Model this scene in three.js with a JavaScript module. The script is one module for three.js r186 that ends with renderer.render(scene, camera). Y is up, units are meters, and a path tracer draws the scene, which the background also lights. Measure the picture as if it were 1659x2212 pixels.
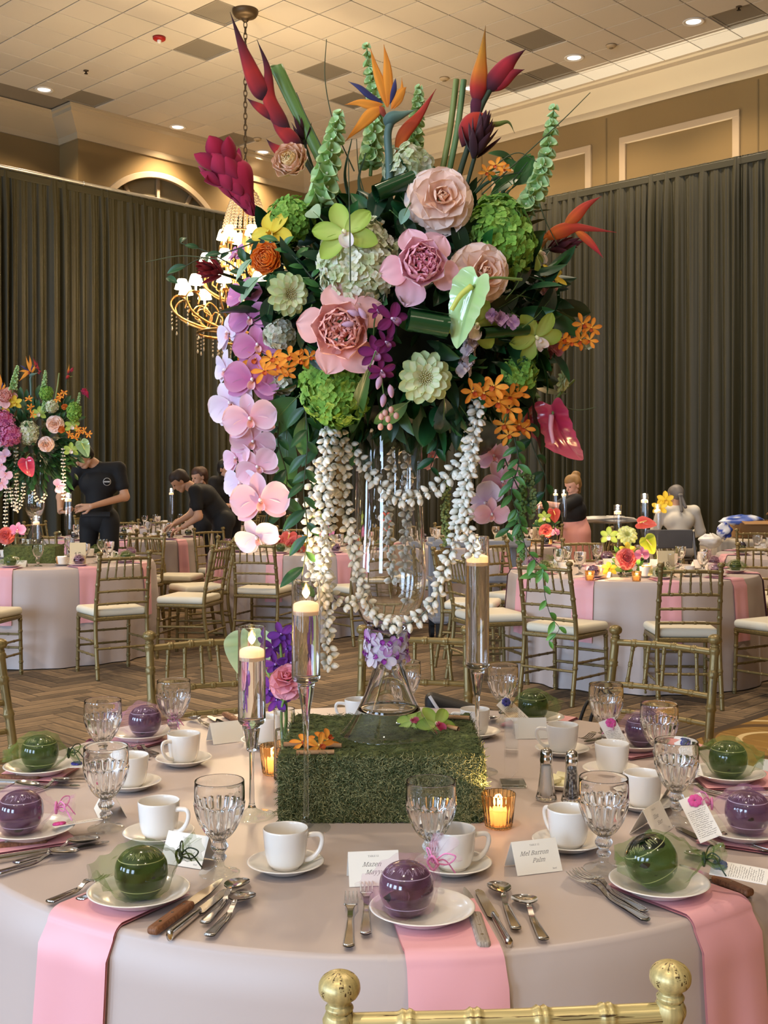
import * as THREE from 'three';
import { RoundedBoxGeometry } from 'three/addons/geometries/RoundedBoxGeometry.js';
import { mergeGeometries, mergeVertices, toCreasedNormals } from 'three/addons/utils/BufferGeometryUtils.js';
import { MarchingCubes } from 'three/addons/objects/MarchingCubes.js';
import { RectAreaLightUniformsLib } from 'three/addons/lights/RectAreaLightUniformsLib.js';

// ---------------------------------------------------------------- camera, exposure, light
const W = 1659, HT = 2212, F = 2450, CX = 829.5, YH = 1033, EYE = 1.455, TY = 0.755;
const scene = new THREE.Scene();
const camera = new THREE.PerspectiveCamera(2 * Math.atan(HT / 2 / F) * 180 / Math.PI, W / HT, 0.1, 120);
camera.position.set(0, EYE, 0); camera.lookAt(0, EYE, -10);
camera.setViewOffset(W, HT, 0, HT / 2 - YH, W, HT);          // lens shift: the horizon lies a little above the middle
const renderer = new THREE.WebGLRenderer({ antialias: true });
renderer.toneMapping = THREE.LinearToneMapping;
renderer.toneMappingExposure = 1.0;
renderer.shadowMap.enabled = true;
RectAreaLightUniformsLib.init();
scene.background = new THREE.Color(0.30, 0.36, 0.45);
const LIGHT = { can: 44, canColor: [1, 0.80, 0.58], win: 17, winColor: [0.54, 0.73, 1.0], chand: 8, chandColor: [1, 0.74, 0.44], up: 50 };

// ---------------------------------------------------------------- helpers
const V = (x, y, z) => new THREE.Vector3(x, y, z);
const P = (px, py, d) => V((px - CX) / F * d, EYE - (py - YH) / F * d, -d);            // a pixel at a depth
const T = (px, py, y = TY) => P(px, py, F * (EYE - y) / (py - YH));                    // a pixel on a level plane
function rng(seed) { let a = seed >>> 0; return () => { a |= 0; a = a + 0x6D2B79F5 | 0; let t = Math.imul(a ^ a >>> 15, 1 | a); t = t + Math.imul(t ^ t >>> 7, 61 | t) ^ t; return ((t ^ t >>> 14) >>> 0) / 4294967296; }; }
const R0 = rng(20240517);
const rr = (a, b, r = R0) => a + (b - a) * r();
const lerp = (a, b, t) => a + (b - a) * t;
const clamp = (x, a = 0, b = 1) => Math.min(b, Math.max(a, x));
const TAU = Math.PI * 2;
const names = {};
function numbered(n) { const k = names[n] = (names[n] ?? -1) + 1; return k ? n + '_' + String(k).padStart(3, '0') : n; }
function meta(o, label, category, group, kind) {
  if (label) o.userData.label = label;
  if (category) o.userData.category = category;
  if (group) o.userData.group = group;
  if (kind) o.userData.kind = kind;
  return o;
}
function mesh(name, geo, mat) { const m = new THREE.Mesh(geo, mat); m.name = name; m.castShadow = m.receiveShadow = true; return m; }
function part(name, geo, mat, parent, pos, rot, scale) {
  const m = mesh(name, geo, mat); parent.add(m);
  if (pos) m.position.copy(pos.isVector3 ? pos : V(...pos));
  if (rot) m.rotation.set(...rot);
  if (scale) typeof scale === 'number' ? m.scale.setScalar(scale) : m.scale.set(...scale);
  return m;
}
function grp(name, parent, pos, q) { const g = new THREE.Group(); g.name = name; parent.add(g); if (pos) g.position.copy(pos); if (q) g.quaternion.copy(q); return g; }
function proto() { return new THREE.Group(); }
function put(o, name, label, category, pos, turn = 0, group) {                         // adds a thing to the scene
  o.name = numbered(name); scene.add(o);
  if (pos) o.position.copy(pos.isVector3 ? pos : V(...pos));
  if (turn) o.rotation.y = turn;
  return meta(o, label, category, group);
}
const copy = (p, name, label, category, pos, turn, group) => put(p.clone(), name, label, category, pos, turn, group);
function thing(name, label, category, pos, turn, group) { return put(new THREE.Group(), name, label, category, pos, turn, group); }
function solo(name, geo, mat, label, category, pos, turn, group) { return put(mesh(name, geo, mat), name, label, category, pos, turn, group); }
function struct(name, geo, mat, pos, turn) { const m = mesh(name, geo, mat); m.userData.kind = 'structure'; scene.add(m); if (pos) m.position.copy(pos.isVector3 ? pos : V(...pos)); if (turn) m.rotation.y = turn; return m; }

const col = c => Array.isArray(c) ? new THREE.Color().setRGB(...c) : new THREE.Color(c);
const std = (c, rough = 0.6, metal = 0, o = {}) => new THREE.MeshStandardMaterial({ color: col(c), roughness: rough, metalness: metal, side: THREE.DoubleSide, ...o });
const phy = (c, rough = 0.6, metal = 0, o = {}) => new THREE.MeshPhysicalMaterial({ color: col(c), roughness: rough, metalness: metal, side: THREE.DoubleSide, ...o });
const vcol = (rough = 0.6, o = {}) => std('#ffffff', rough, 0, { vertexColors: true, ...o });

// ---- geometry
const box = (w, h, d, r = 0.004, s = 1) => new RoundedBoxGeometry(w, h, d, s, Math.min(r, w / 2.01, h / 2.01, d / 2.01));
const lathe = (pts, seg = 32) => new THREE.LatheGeometry(pts.map(([r, y]) => new THREE.Vector2(Math.max(r, 1e-4), y)), seg);
function smoothProfile(pts, n = 40) {                                                   // a rounded profile through the points
  const c = new THREE.CatmullRomCurve3(pts.map(([r, y]) => V(r, y, 0)), false, 'centripetal');
  return c.getPoints(n).map(p => [Math.max(p.x, 0), p.y]);
}
const spline = (pts, n = 16, t = 'centripetal') => new THREE.CatmullRomCurve3(pts, false, t).getPoints(n);
function sweep(pts, radius, sides = 8, cap = true, flat = 1) {                          // a tube whose radius varies: radius(t, i)
  const rad = typeof radius === 'function' ? radius : Array.isArray(radius) ? (t => lerp(radius[0], radius[1], t)) : () => radius;
  const n = pts.length, pos = [], idx = [], uv = [];
  let tan = pts[1].clone().sub(pts[0]).normalize();
  let nor = Math.abs(tan.y) < 0.9 ? V(0, 1, 0) : V(1, 0, 0); nor = nor.clone().sub(tan.clone().multiplyScalar(nor.dot(tan))).normalize();
  let len = 0;
  for (let i = 0; i < n; i++) {
    const t2 = pts[Math.min(i + 1, n - 1)].clone().sub(pts[Math.max(i - 1, 0)]).normalize();
    nor.sub(t2.clone().multiplyScalar(nor.dot(t2))).normalize();
    const bi = t2.clone().cross(nor);
    if (i) len += pts[i].distanceTo(pts[i - 1]);
    const r = rad(i / (n - 1), i);
    for (let k = 0; k <= sides; k++) {
      const a = k / sides * TAU;
      const p = pts[i].clone().addScaledVector(nor, Math.cos(a) * r).addScaledVector(bi, Math.sin(a) * r * flat);
      pos.push(p.x, p.y, p.z); uv.push(k / sides, len);
    }
  }
  const s = sides + 1;
  for (let i = 0; i < n - 1; i++) for (let k = 0; k < sides; k++) { const a = i * s + k; idx.push(a, a + s, a + 1, a + 1, a + s, a + s + 1); }
  if (cap) for (const [i, flip] of [[0, 1], [n - 1, 0]]) {
    const c = pos.length / 3; pos.push(pts[i].x, pts[i].y, pts[i].z); uv.push(0.5, 0.5);
    for (let k = 0; k < sides; k++) flip ? idx.push(c, i * s + k, i * s + k + 1) : idx.push(c, i * s + k + 1, i * s + k);
  }
  return geo(pos, idx, uv);
}
function geo(pos, idx, uv, colr) {
  const g = new THREE.BufferGeometry();
  g.setAttribute('position', new THREE.Float32BufferAttribute(pos, 3));
  if (uv) g.setAttribute('uv', new THREE.Float32BufferAttribute(uv, 2));
  if (colr) g.setAttribute('color', new THREE.Float32BufferAttribute(colr, 3));
  g.setIndex(idx); g.computeVertexNormals();
  return g;
}
function gridGeo(nx, ny, f, colf) {                                                     // f(u, v) -> Vector3, u, v in 0..1
  const pos = [], idx = [], uv = [], cl = colf ? [] : null;
  for (let j = 0; j <= ny; j++) for (let i = 0; i <= nx; i++) {
    const u = i / nx, v = j / ny, p = f(u, v); pos.push(p.x, p.y, p.z); uv.push(u, v);
    if (colf) { const c = colf(u, v); cl.push(c.r, c.g, c.b); }
  }
  for (let j = 0; j < ny; j++) for (let i = 0; i < nx; i++) { const a = j * (nx + 1) + i, b = a + nx + 1; idx.push(a, a + 1, b, a + 1, b + 1, b); }
  return geo(pos, idx, uv, cl);
}
const move = (g, x = 0, y = 0, z = 0, rx = 0, ry = 0, rz = 0, s = 1) => g.applyMatrix4(new THREE.Matrix4().compose(V(x, y, z), new THREE.Quaternion().setFromEuler(new THREE.Euler(rx, ry, rz)), typeof s === 'number' ? V(s, s, s) : V(...s)));
function merge(list) { return mergeGeometries(list.map(g => { const h = g.index ? g.toNonIndexed() : g; for (const k of Object.keys(h.attributes)) if (!['position', 'normal', 'uv', 'color'].includes(k)) h.deleteAttribute(k); return h; })); }
function tint(g, f) { const p = g.attributes.position, c = []; for (let i = 0; i < p.count; i++) { const k = f(p.getX(i), p.getY(i), p.getZ(i), i); c.push(k.r, k.g, k.b); } g.setAttribute('color', new THREE.Float32BufferAttribute(c, 3)); return g; }
const mix = (a, b, t) => col(a).lerp(col(b), clamp(t));
function canvasTex(w, h, draw, srgb = true, rep) {
  const c = document.createElement('canvas'); c.width = w; c.height = h; draw(c.getContext('2d'), w, h);
  const t = new THREE.CanvasTexture(c); t.wrapS = t.wrapT = rep ? THREE.RepeatWrapping : THREE.ClampToEdgeWrapping;
  t.magFilter = THREE.LinearFilter; if (srgb) t.colorSpace = THREE.SRGBColorSpace; return t;
}
function dataTex(n, f, srgb = true) {                                                   // f(x, y) -> [r, g, b] 0..255
  const d = new Uint8Array(n * n * 4);
  for (let y = 0; y < n; y++) for (let x = 0; x < n; x++) { const c = f(x, y), o = (y * n + x) * 4; d[o] = clamp(c[0], 0, 255); d[o + 1] = clamp(c[1], 0, 255); d[o + 2] = clamp(c[2], 0, 255); d[o + 3] = 255; }
  const t = new THREE.DataTexture(d, n, n); t.wrapS = t.wrapT = THREE.RepeatWrapping; t.magFilter = THREE.LinearFilter; if (srgb) t.colorSpace = THREE.SRGBColorSpace; t.needsUpdate = true; return t;
}
const hash = (x, y = 0, s = 0) => { let h = Math.imul(x | 0, 374761393) + Math.imul(y | 0, 668265263) + Math.imul(s | 0, 974634629) | 0; h = Math.imul(h ^ h >>> 13, 1274126177); return ((h ^ h >>> 16) >>> 0) / 4294967296; };
function vnoise(x, y, per, s = 0) {                                                     // periodic value noise
  const i = Math.floor(x), j = Math.floor(y), fx = x - i, fy = y - j, sx = fx * fx * (3 - 2 * fx), sy = fy * fy * (3 - 2 * fy);
  const m = k => ((k % per) + per) % per;
  return lerp(lerp(hash(m(i), m(j), s), hash(m(i + 1), m(j), s), sx), lerp(hash(m(i), m(j + 1), s), hash(m(i + 1), m(j + 1), s), sx), sy);
}
const ORD = ['first', 'second', 'third', 'fourth', 'fifth', 'sixth', 'seventh', 'eighth', 'ninth', 'tenth', 'eleventh', 'twelfth'];

// ---------------------------------------------------------------- the room: a hall seen into its far corner
const CEIL = 7.6, A44 = 44 * Math.PI / 180;
const U = V(Math.cos(A44), 0, Math.sin(A44)), Vd = V(-Math.sin(A44), 0, Math.cos(A44));  // along the right wall, along the left wall, both from the corner
const C0 = V(-1.59, 0, -22.7), LEN = 26;
const at = (u, v, y = 0) => C0.clone().addScaledVector(U, u).addScaledVector(Vd, v).setY(y);
const TURN = -A44;                                                                       // local x along U, local z along Vd
const uvOf = p => { const q = p.clone().sub(C0); return [q.dot(U), q.dot(Vd)]; };

// floor: carpet printed with a herringbone of planks, and a gold patterned field
const PL = 0.115, NP = 32;
const herring = dataTex(1024, (px, py) => {
  const x = px / 1024 * NP, y = py / 1024 * NP, n = 4, i = Math.floor(x), j = Math.floor(y), k = ((i - j) % 8 + 8) % 8;
  const horiz = k < n, a = horiz ? i - k : i, b = horiz ? j : j + (k - n);
  const id = hash(((a % NP) + NP) % NP, ((b % NP) + NP) % NP, horiz ? 3 : 7), across = horiz ? y - j : x - i, along = horiz ? x : y, alo = horiz ? (x - (i - k)) / n : ((j + (k - n) + 1) - y) / n;
  let g = 0.80 + 0.42 * id + 0.22 * (vnoise(along * 2, (across + id * 57) * 11, NP * 2, 5) - 0.5) + 0.12 * (hash(px, py, 9) - 0.5);
  if (across < 0.09 || across > 0.93 || alo < 0.02) g *= 0.72; else if (across < 0.2) g *= 1.18;
  return [118 * g, 98 * g, 73 * g];
});
const floorMat = std('#ffffff', 0.95, 0, { map: herring });
const goldTex = canvasTex(1024, 1024, (c, w, h) => {
  c.fillStyle = '#96702f'; c.fillRect(0, 0, w, h);
  const r = rng(5);
  for (let k = 0; k < 900; k++) { c.strokeStyle = ['#8a6a33', '#a6803d', '#6f5226', '#b08d4c'][k % 4]; c.globalAlpha = 0.5; c.lineWidth = 3 + r() * 5; c.beginPath(); const x = r() * w, y = r() * h; c.moveTo(x, y); c.lineTo(x + 60 + r() * 80, y + r() * 30 - 15); c.stroke(); }
  c.globalAlpha = 1;
  for (let k = 0; k < 9; k++) { const x = (k % 3) * 341 + 170, y = Math.floor(k / 3) * 341 + 170; for (const s of [150, 112, 60]) { c.strokeStyle = s === 112 ? '#5f4520' : '#dcc28c'; c.lineWidth = s === 112 ? 20 : 10; c.beginPath(); c.ellipse(x, y, s, s * 0.86, k, 0, 5.2); c.stroke(); } }
}, true, true);
{
  const half = LEN / 2, P0 = V(1.73, 0, -6.4), [bu] = uvOf(P0);
  const slab = (u0, u1, v0, v1, y, t) => { const g = new THREE.BoxGeometry(u1 - u0, t, v1 - v0); const p = g.attributes.position, uv = g.attributes.uv; for (let i = 0; i < p.count; i++) uv.setXY(i, (p.getX(i) + (u0 + u1) / 2) / (PL * NP), (p.getZ(i) + (v0 + v1) / 2) / (PL * NP)); return g; };
  const f = struct('floor', slab(-0.4, bu, -1.2, LEN + 0.4, 0, 0.2), floorMat, at((bu - 0.4) / 2, (LEN - 0.8) / 2, -0.1), TURN);
  const gf = struct('floor_patterned_carpet', slab(bu + 0.06, LEN + 0.4, -1.2, LEN + 0.4, 0, 0.2), std('#ffffff', 0.95, 0, { map: goldTex }), at((bu + 0.06 + LEN + 0.4) / 2, (LEN - 0.8) / 2, -0.1), TURN);
  struct('trim_1', slab(bu, bu + 0.06, -1.2, LEN + 0.4, 0, 0.2), std('#4a3a28', 0.9), at(bu + 0.03, (LEN - 0.8) / 2, -0.1), TURN);
}
// ceiling: backing slab, T-bar reveal and one lay-in tile after another
const ceilMat = std('#c9bfae', 0.95), gridMat = std('#8f8370', 0.8), ventMat = std('#8d8474', 0.85);
const G0 = uvOf(V((689 - CX) / F * (F * (CEIL - EYE) / (YH - 31)), 0, -(F * (CEIL - EYE) / (YH - 31)))), TS = 0.61;
const cell = (px, py) => { const d = F * (CEIL - EYE) / (YH - py), [a, b] = uvOf(V((px - CX) / F * d, 0, -d)); return [Math.floor((a - G0[0]) / TS), Math.floor((b - G0[1]) / TS)]; };
const cellAt = (i, j, y) => at(G0[0] + (i + 0.5) * TS, G0[1] + (j + 0.5) * TS, y);
const vents = [[427, 107, 'ceiling vent beside the chandelier canopy'], [462, 20, 'ceiling vent above left, cut by the top edge of the picture'], [175, 213, 'ceiling vent right of the leftmost round ceiling light'], [512, 308, 'ceiling vent crossed by the chandelier chain'], [716, 155, 'ceiling vent behind the tall thin grass blade'], [1183, 95, 'ceiling vent above the red heliconia bract at right'], [1126, 190, 'left half of the double ceiling vent at right'], [1205, 170, 'right half of the double ceiling vent at right'], [792, 228, 'ceiling vent behind the bird of paradise flower'], [1630, 42, 'ceiling vent in the upper right corner']];
{
  const ceil = struct('ceiling', new THREE.BoxGeometry(LEN + 0.8, 0.25, LEN + 2), gridMat, at(LEN / 2, LEN / 2 - 0.6, CEIL + 0.155), TURN);
  const taken = new Set(vents.map(([x, y]) => cell(x, y).join()));
  const tg = box(TS - 0.014, 0.03, TS - 0.014, 0.005), tone = ['#cfc5b3', '#d2c8b6', '#ccc2b0', '#d0c6b3'].map(c => std(c, 0.95));
  const q = new THREE.Quaternion().setFromAxisAngle(V(0, 1, 0), 0), rest = [];
  let seen = 0;
  for (let i = -14; i < 46; i++) for (let j = -24; j < 46; j++) {
    const u = G0[0] + (i + 0.5) * TS, v = G0[1] + (j + 0.5) * TS;
    if (u < 0.2 || v < -0.4 || u > LEN - 0.2 || v > LEN - 0.2 || taken.has(i + ',' + j)) continue;
    const p = at(u, v, 0), d = -p.z, x = CX + p.x / d * F, y = YH - (CEIL - EYE) / d * F;
    const local = V(u - LEN / 2, -0.14, v - (LEN / 2 - 0.6));
    if (d > 5 && x > -110 && x < W + 110 && y > -70 && seen < 298) { seen++; part('tile', tg, tone[Math.floor(hash(i, j) * 4)], ceil, local); }
    else rest.push(local);
  }
  const im = new THREE.InstancedMesh(tg, tone[0], rest.length), m4 = new THREE.Matrix4();
  rest.forEach((p, k) => im.setMatrixAt(k, m4.makeTranslation(p.x, p.y, p.z)));
  im.name = 'tile_field'; im.userData.kind = 'stuff'; im.receiveShadow = true; ceil.add(im);
  // return-air vents: frame with a perforated face
  const perf = canvasTex(256, 256, (c) => { c.fillStyle = '#8b8272'; c.fillRect(0, 0, 256, 256); c.fillStyle = '#6a6254'; for (let a = 0; a < 32; a++) for (let b = 0; b < 32; b++) { c.beginPath(); c.arc(a * 8 + 4, b * 8 + 4, 2, 0, 7); c.fill(); } });
  const pm = std('#ffffff', 0.8, 0, { map: perf }), vent = proto();
  for (const s of [-1, 1]) { part('frame_bar', box(TS - 0.016, 0.016, 0.03), ventMat, vent, [0, 0, s * (TS / 2 - 0.024)]); part('frame_bar', box(0.03, 0.016, TS - 0.076), ventMat, vent, [s * (TS / 2 - 0.024), 0, 0]); }
  part('perforated_face', new THREE.BoxGeometry(TS - 0.07, 0.008, TS - 0.07), pm, vent, [0, 0.004, 0]);
  for (const [x, y, l] of vents) copy(vent, 'ceiling_vent', 'grey perforated ' + l, 'vent', cellAt(...cell(x, y), CEIL + 0.014), TURN, 'square vents in the tiled ceiling');
}
// walls
const wallMat = std('#896f43', 0.9), wallDark = std('#755f39', 0.9), trimMat = std('#b79e7a', 0.7), crownMat = std('#b8a380', 0.75);
const wallBox = (name, u0, u1, v0, v1, m = wallMat) => struct(name, new THREE.BoxGeometry(u1 - u0, CEIL + 0.3, v1 - v0), m, at((u0 + u1) / 2, (v0 + v1) / 2, (CEIL + 0.3) / 2 - 0.1), TURN);
wallBox('wall_right', -0.4, LEN + 0.4, -1.2, 0);                                          // its face is v = 0
const S1 = 5.1, DEEP = 0.6;
{                                                                                        // left wall, stepped back beyond the pier; face u = 0 up to S1, then u = -DEEP
  wallBox('wall_left', -1.4, -DEEP, 0, LEN + 0.4);
  // the pier: its round-headed window opening is cut through
  const wc = 3.45, wr = 1.45, wy = 5.38, sh = new THREE.Shape([[0, -0.1], [S1, -0.1], [S1, CEIL + 0.1], [0, CEIL + 0.1]].map(a => new THREE.Vector2(...a)));
  const hole = new THREE.Path(); hole.moveTo(wc - wr, 2.2); hole.lineTo(wc + wr, 2.2); hole.lineTo(wc + wr, wy); hole.absarc(wc, wy, wr, 0, Math.PI, false); hole.lineTo(wc - wr, 2.2); sh.holes.push(hole);
  const g = new THREE.ExtrudeGeometry(sh, { depth: DEEP - 0.002, bevelEnabled: false, curveSegments: 40 });
  // shape x runs along Vd, extrusion along U
  const basis = new THREE.Matrix4().makeBasis(Vd, V(0, 1, 0), U.clone().negate());
  g.applyMatrix4(new THREE.Matrix4().makeBasis(Vd, V(0, 1, 0), U.clone().negate()).setPosition(C0.x, 0, C0.z));
  struct('wall_left_pier', g, wallMat);
  const win = new THREE.Group(); win.name = 'window_1'; meta(win, null, null, null, 'structure'); scene.add(win);
  win.applyMatrix4(basis.clone().setPosition(C0.x, 0, C0.z));
  const arc = (r0, r1, d) => { const s = new THREE.Shape(); s.absarc(0, 0, r1, 0, Math.PI, false); s.absarc(0, 0, r0, Math.PI, 0, true); return new THREE.ExtrudeGeometry(s, { depth: d, bevelEnabled: true, bevelSize: 0.01, bevelThickness: 0.01, curveSegments: 48 }); };
  part('window_frame', arc(wr - 0.04, wr + 0.045, 0.06), trimMat, win, [wc, wy, -0.06]);
  part('inner_ring', arc(0.42, 0.5, 0.05), trimMat, win, [wc, wy, 0.05]);
  for (const a of [30, 60, 90, 120, 150]) part('mullion', box(wr - 0.45, 0.06, 0.05), trimMat, win, [wc + Math.cos(a * Math.PI / 180) * (wr + 0.42) / 2, wy + Math.sin(a * Math.PI / 180) * (wr + 0.42) / 2, 0.08], [0, 0, a * Math.PI / 180]);
  for (const s of [-1, 1]) part('window_jamb', box(0.12, wy - 2.2, 0.1), trimMat, win, [wc + s * (wr + 0.025), (wy + 2.2) / 2, -0.02]);
  part('window_sill', box(2 * wr + 0.4, 0.08, 0.16), trimMat, win, [wc, 2.16, -0.03]);
  part('mullion', box(2 * wr, 0.07, 0.05), trimMat, win, [wc, wy - 0.035, 0.08]); part('mullion', box(0.06, wy - 2.25, 0.05), trimMat, win, [wc, (wy + 2.2) / 2, 0.08]);
  const ps = new THREE.Shape(); ps.moveTo(-wr, 2.2 - wy); ps.lineTo(wr, 2.2 - wy); ps.lineTo(wr, 0); ps.absarc(0, 0, wr, 0, Math.PI, false);
  part('pane', new THREE.ExtrudeGeometry(ps, { depth: 0.01, bevelEnabled: false, curveSegments: 32 }), std('#a39470', 0.45), win, [wc, wy, 0.12]);
}
// the two walls behind the camera; daylight comes in through tall windows in the left one
wallBox('wall_back_right', LEN, LEN + 0.4, -0.4, LEN + 0.4);
{
  const wins = [4.5, 9.5, 14.5, 19.5], ww = 2.6, y0 = 0.5, y1 = 4.6;
  const sh = new THREE.Shape([[-0.4, -0.1], [LEN + 0.4, -0.1], [LEN + 0.4, CEIL + 0.1], [-0.4, CEIL + 0.1]].map(a => new THREE.Vector2(...a)));
  for (const c of wins) sh.holes.push(new THREE.Path([[c - ww / 2, y0], [c + ww / 2, y0], [c + ww / 2, y1], [c - ww / 2, y1]].map(a => new THREE.Vector2(...a))));
  const g = new THREE.ExtrudeGeometry(sh, { depth: 0.4, bevelEnabled: false });
  g.applyMatrix4(new THREE.Matrix4().makeBasis(U, V(0, 1, 0), Vd).setPosition(at(0, LEN)));
  struct('wall_back_left', g, wallMat);
  wins.forEach((c, k) => {
    const w = new THREE.Group(); w.name = 'window_' + (k + 2); meta(w, null, null, null, 'structure'); scene.add(w); w.position.copy(at(c, LEN + 0.15)); w.rotation.y = TURN;
    part('pane', new THREE.BoxGeometry(ww, y1 - y0, 0.02), std('#ffffff', 0.4, 0, { emissive: col(LIGHT.winColor), emissiveIntensity: LIGHT.win * 0.12 }), w, [0, (y0 + y1) / 2, 0.1]);
    for (const x of [-ww / 2 + 0.05, 0, ww / 2 - 0.05]) part('mullion', box(0.09, y1 - y0, 0.08), trimMat, w, [x, (y0 + y1) / 2, 0.03]);
    for (const y of [y0 + 0.05, (y0 + y1) / 2, y1 - 0.05]) part('mullion', box(ww, 0.09, 0.07), trimMat, w, [0, y, 0.03]);
    const L = new THREE.RectAreaLight(col(LIGHT.winColor), LIGHT.win, ww, y1 - y0);
    L.position.copy(at(c, LEN - 0.02, (y0 + y1) / 2)); L.lookAt(at(c, LEN - 5, (y0 + y1) / 2)); scene.add(L);
  });
}
// crown moulding
{
  const prof = [[0, 0], [0.03, 0], [0.05, 0.05], [0.05, 0.1], [0.1, 0.14], [0.17, 0.2], [0.26, 0.3], [0.32, 0.34], [0.32, 0.40], [0.36, 0.42], [0.36, 0.46], [0, 0.46]];
  const crown = (name, p0, p1, inward, m0, m1) => {                                        // m: +1 outside mitre, -1 inside mitre, 0 square end
    const d = p1.clone().sub(p0), L = d.length(), dir = d.normalize();
    const g = gridGeo(prof.length - 1, 1, (u, v) => { const [x, y] = prof[Math.round(u * (prof.length - 1))]; return p0.clone().addScaledVector(dir, v < 0.5 ? -m0 * x : L + m1 * x).addScaledVector(inward, x).setY(CEIL - 0.45 + y); });
    return struct(name, toCreasedNormals(g, 0.5), crownMat);
  };
  crown('trim_crown_right', at(LEN, 0), at(0, 0), Vd, 0, -1); crown('trim_crown_left', at(0, 0), at(0, S1), U, -1, 1);
  crown('trim_crown_return', at(0, S1), at(-DEEP, S1), Vd, 1, -1); crown('trim_crown_recess', at(-DEEP, S1), at(-DEEP, LEN), U, -1, 0);
}
// raised panel mouldings on the right wall, and the thin reveals between the wall panels
{
  let k = 2;
  const pts = [[2.35, 4.25], [4.85, 6.74], [7.37, 9.25], [9.9, 11.8], [12.4, 14.3], [15, 16.9]];
  for (const [a, b] of pts) {
    const g = new THREE.Group(); g.name = 'trim_' + k++; g.userData.kind = 'structure'; scene.add(g); g.position.copy(at((a + b) / 2, 0.02)); g.rotation.y = TURN;
    for (const x of [a, b]) part('moulding_bar', box(0.11, 3.9, 0.05, 0.012, 2), trimMat, g, [x - (a + b) / 2, 4.78, 0]);
    for (const y of [6.68, 2.88]) part('moulding_bar', box(b - a + 0.11, 0.11, 0.052, 0.012, 2), trimMat, g, [0, y, 0]);
  }
  for (const a of [4.55, 7.06, 9.57, 12.1]) struct('trim_' + k++, box(0.025, CEIL - 0.5, 0.012), wallDark, at(a, 0.004, (CEIL - 0.5) / 2), TURN);
}
// recessed downlights: trim ring, glowing lens and the lamp just below it
{
  const lensM = std('#ffffff', 0.5, 0, { emissive: col([1, 0.95, 0.86]), emissiveIntensity: 2.2 });
  const can = proto();
  part('trim_ring', lathe([[0.098, 0], [0.14, 0], [0.145, -0.008], [0.14, -0.014], [0.118, -0.016], [0.1, -0.002]], 40), std('#e8e2d6', 0.5), can);
  part('lens', lathe([[0, -0.002], [0.06, -0.004], [0.11, -0.001], [0.112, 0.006]], 32), lensM, can);
  const lamp = (p, label) => {
    copy(can, 'recessed_downlight', label, 'ceiling light', p.clone().setY(CEIL - 0.002), 0, 'round lights recessed in the ceiling');
    const s = new THREE.SpotLight(col(LIGHT.canColor), LIGHT.can, 0, 1.05, 0.7, 2); s.position.copy(p.clone().setY(CEIL - 0.04)); s.target.position.copy(p.clone().setY(0)); s.castShadow = true; s.shadow.radius = 4; scene.add(s, s.target);
  };
  const vis = [[95, 193, 'round recessed light left of the leftmost vent'], [384, 274, 'round recessed light above the arched window'], [568, 328, 'round recessed light left of the peach ranunculus'], [1498, 46, 'round recessed light in the upper right of the ceiling'], [1240, 124, 'round recessed light above the double vent'], [1018, 190, 'round recessed light between the green stalks and the right heliconia']];
  for (const [x, y, l] of vis) { const d = F * (CEIL - EYE) / (YH - y); lamp(V((x - CX) / F * d, 0, -d), l); }
  const more = [[10, 3.6], [12.2, 3.6], [3.2, 12], [3.2, 14.5], [12, 12], [16.5, 16.5], [14.8, 10], [10, 14.8], [19, 19.5], [17, 21], [21, 15]];
  more.forEach(([u, v], k) => lamp(at(u, v), 'round recessed light outside the picture, ' + ORD[k] + ' of its row'));
}
// ceiling devices
{
  const onCeil = (x, y) => { const d = F * (CEIL - EYE) / (YH - y); return V((x - CX) / F * d, CEIL - 0.002, -d); };
  const alarm = thing('fire_strobe', 'round red fire alarm strobe on the ceiling beside a vent', 'fire alarm', onCeil(344, 80));
  part('housing', lathe([[0, 0], [0.09, 0], [0.088, -0.03], [0.07, -0.045], [0, -0.045]], 28), std('#a01512', 0.4), alarm);
  part('strobe_lens', lathe([[0.03, -0.045], [0.03, -0.075], [0.015, -0.09], [0, -0.092]], 16), std('#e9e2d2', 0.2), alarm);
  const spr = proto(); part('escutcheon', lathe([[0, 0], [0.04, 0], [0.035, -0.012], [0, -0.014]], 20), std('#6a5a45', 0.5, 0.5), spr); part('sprinkler_head', lathe([[0, -0.012], [0.012, -0.014], [0.012, -0.04], [0.028, -0.045], [0.028, -0.05], [0, -0.052]], 12), std('#30261c', 0.5, 0.6), spr);
  copy(spr, 'sprinkler', 'small dark ceiling sprinkler above the leftmost round light', 'sprinkler', onCeil(186, 152)); copy(spr, 'sprinkler', 'small dark ceiling sprinkler at the top right of the ceiling', 'sprinkler', onCeil(1596, 14));
  const smk = proto(); part('detector_base', lathe([[0, 0], [0.075, 0], [0.07, -0.02], [0.05, -0.04], [0, -0.045]], 24), std('#b9a27c', 0.6), smk); part('sensor_slot', lathe([[0.03, -0.042], [0.03, -0.05], [0, -0.052]], 16), std('#8a7858', 0.6), smk);
  copy(smk, 'smoke_detector', 'beige smoke detector on the ceiling left of the green stalks', 'smoke detector', onCeil(960, 168)); copy(smk, 'smoke_detector', 'beige smoke detector between two right-hand ceiling lights', 'smoke detector', onCeil(1320, 97)); copy(smk, 'smoke_detector', 'beige smoke detector behind the left red heliconia', 'smoke detector', onCeil(556, 299));
}
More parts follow.
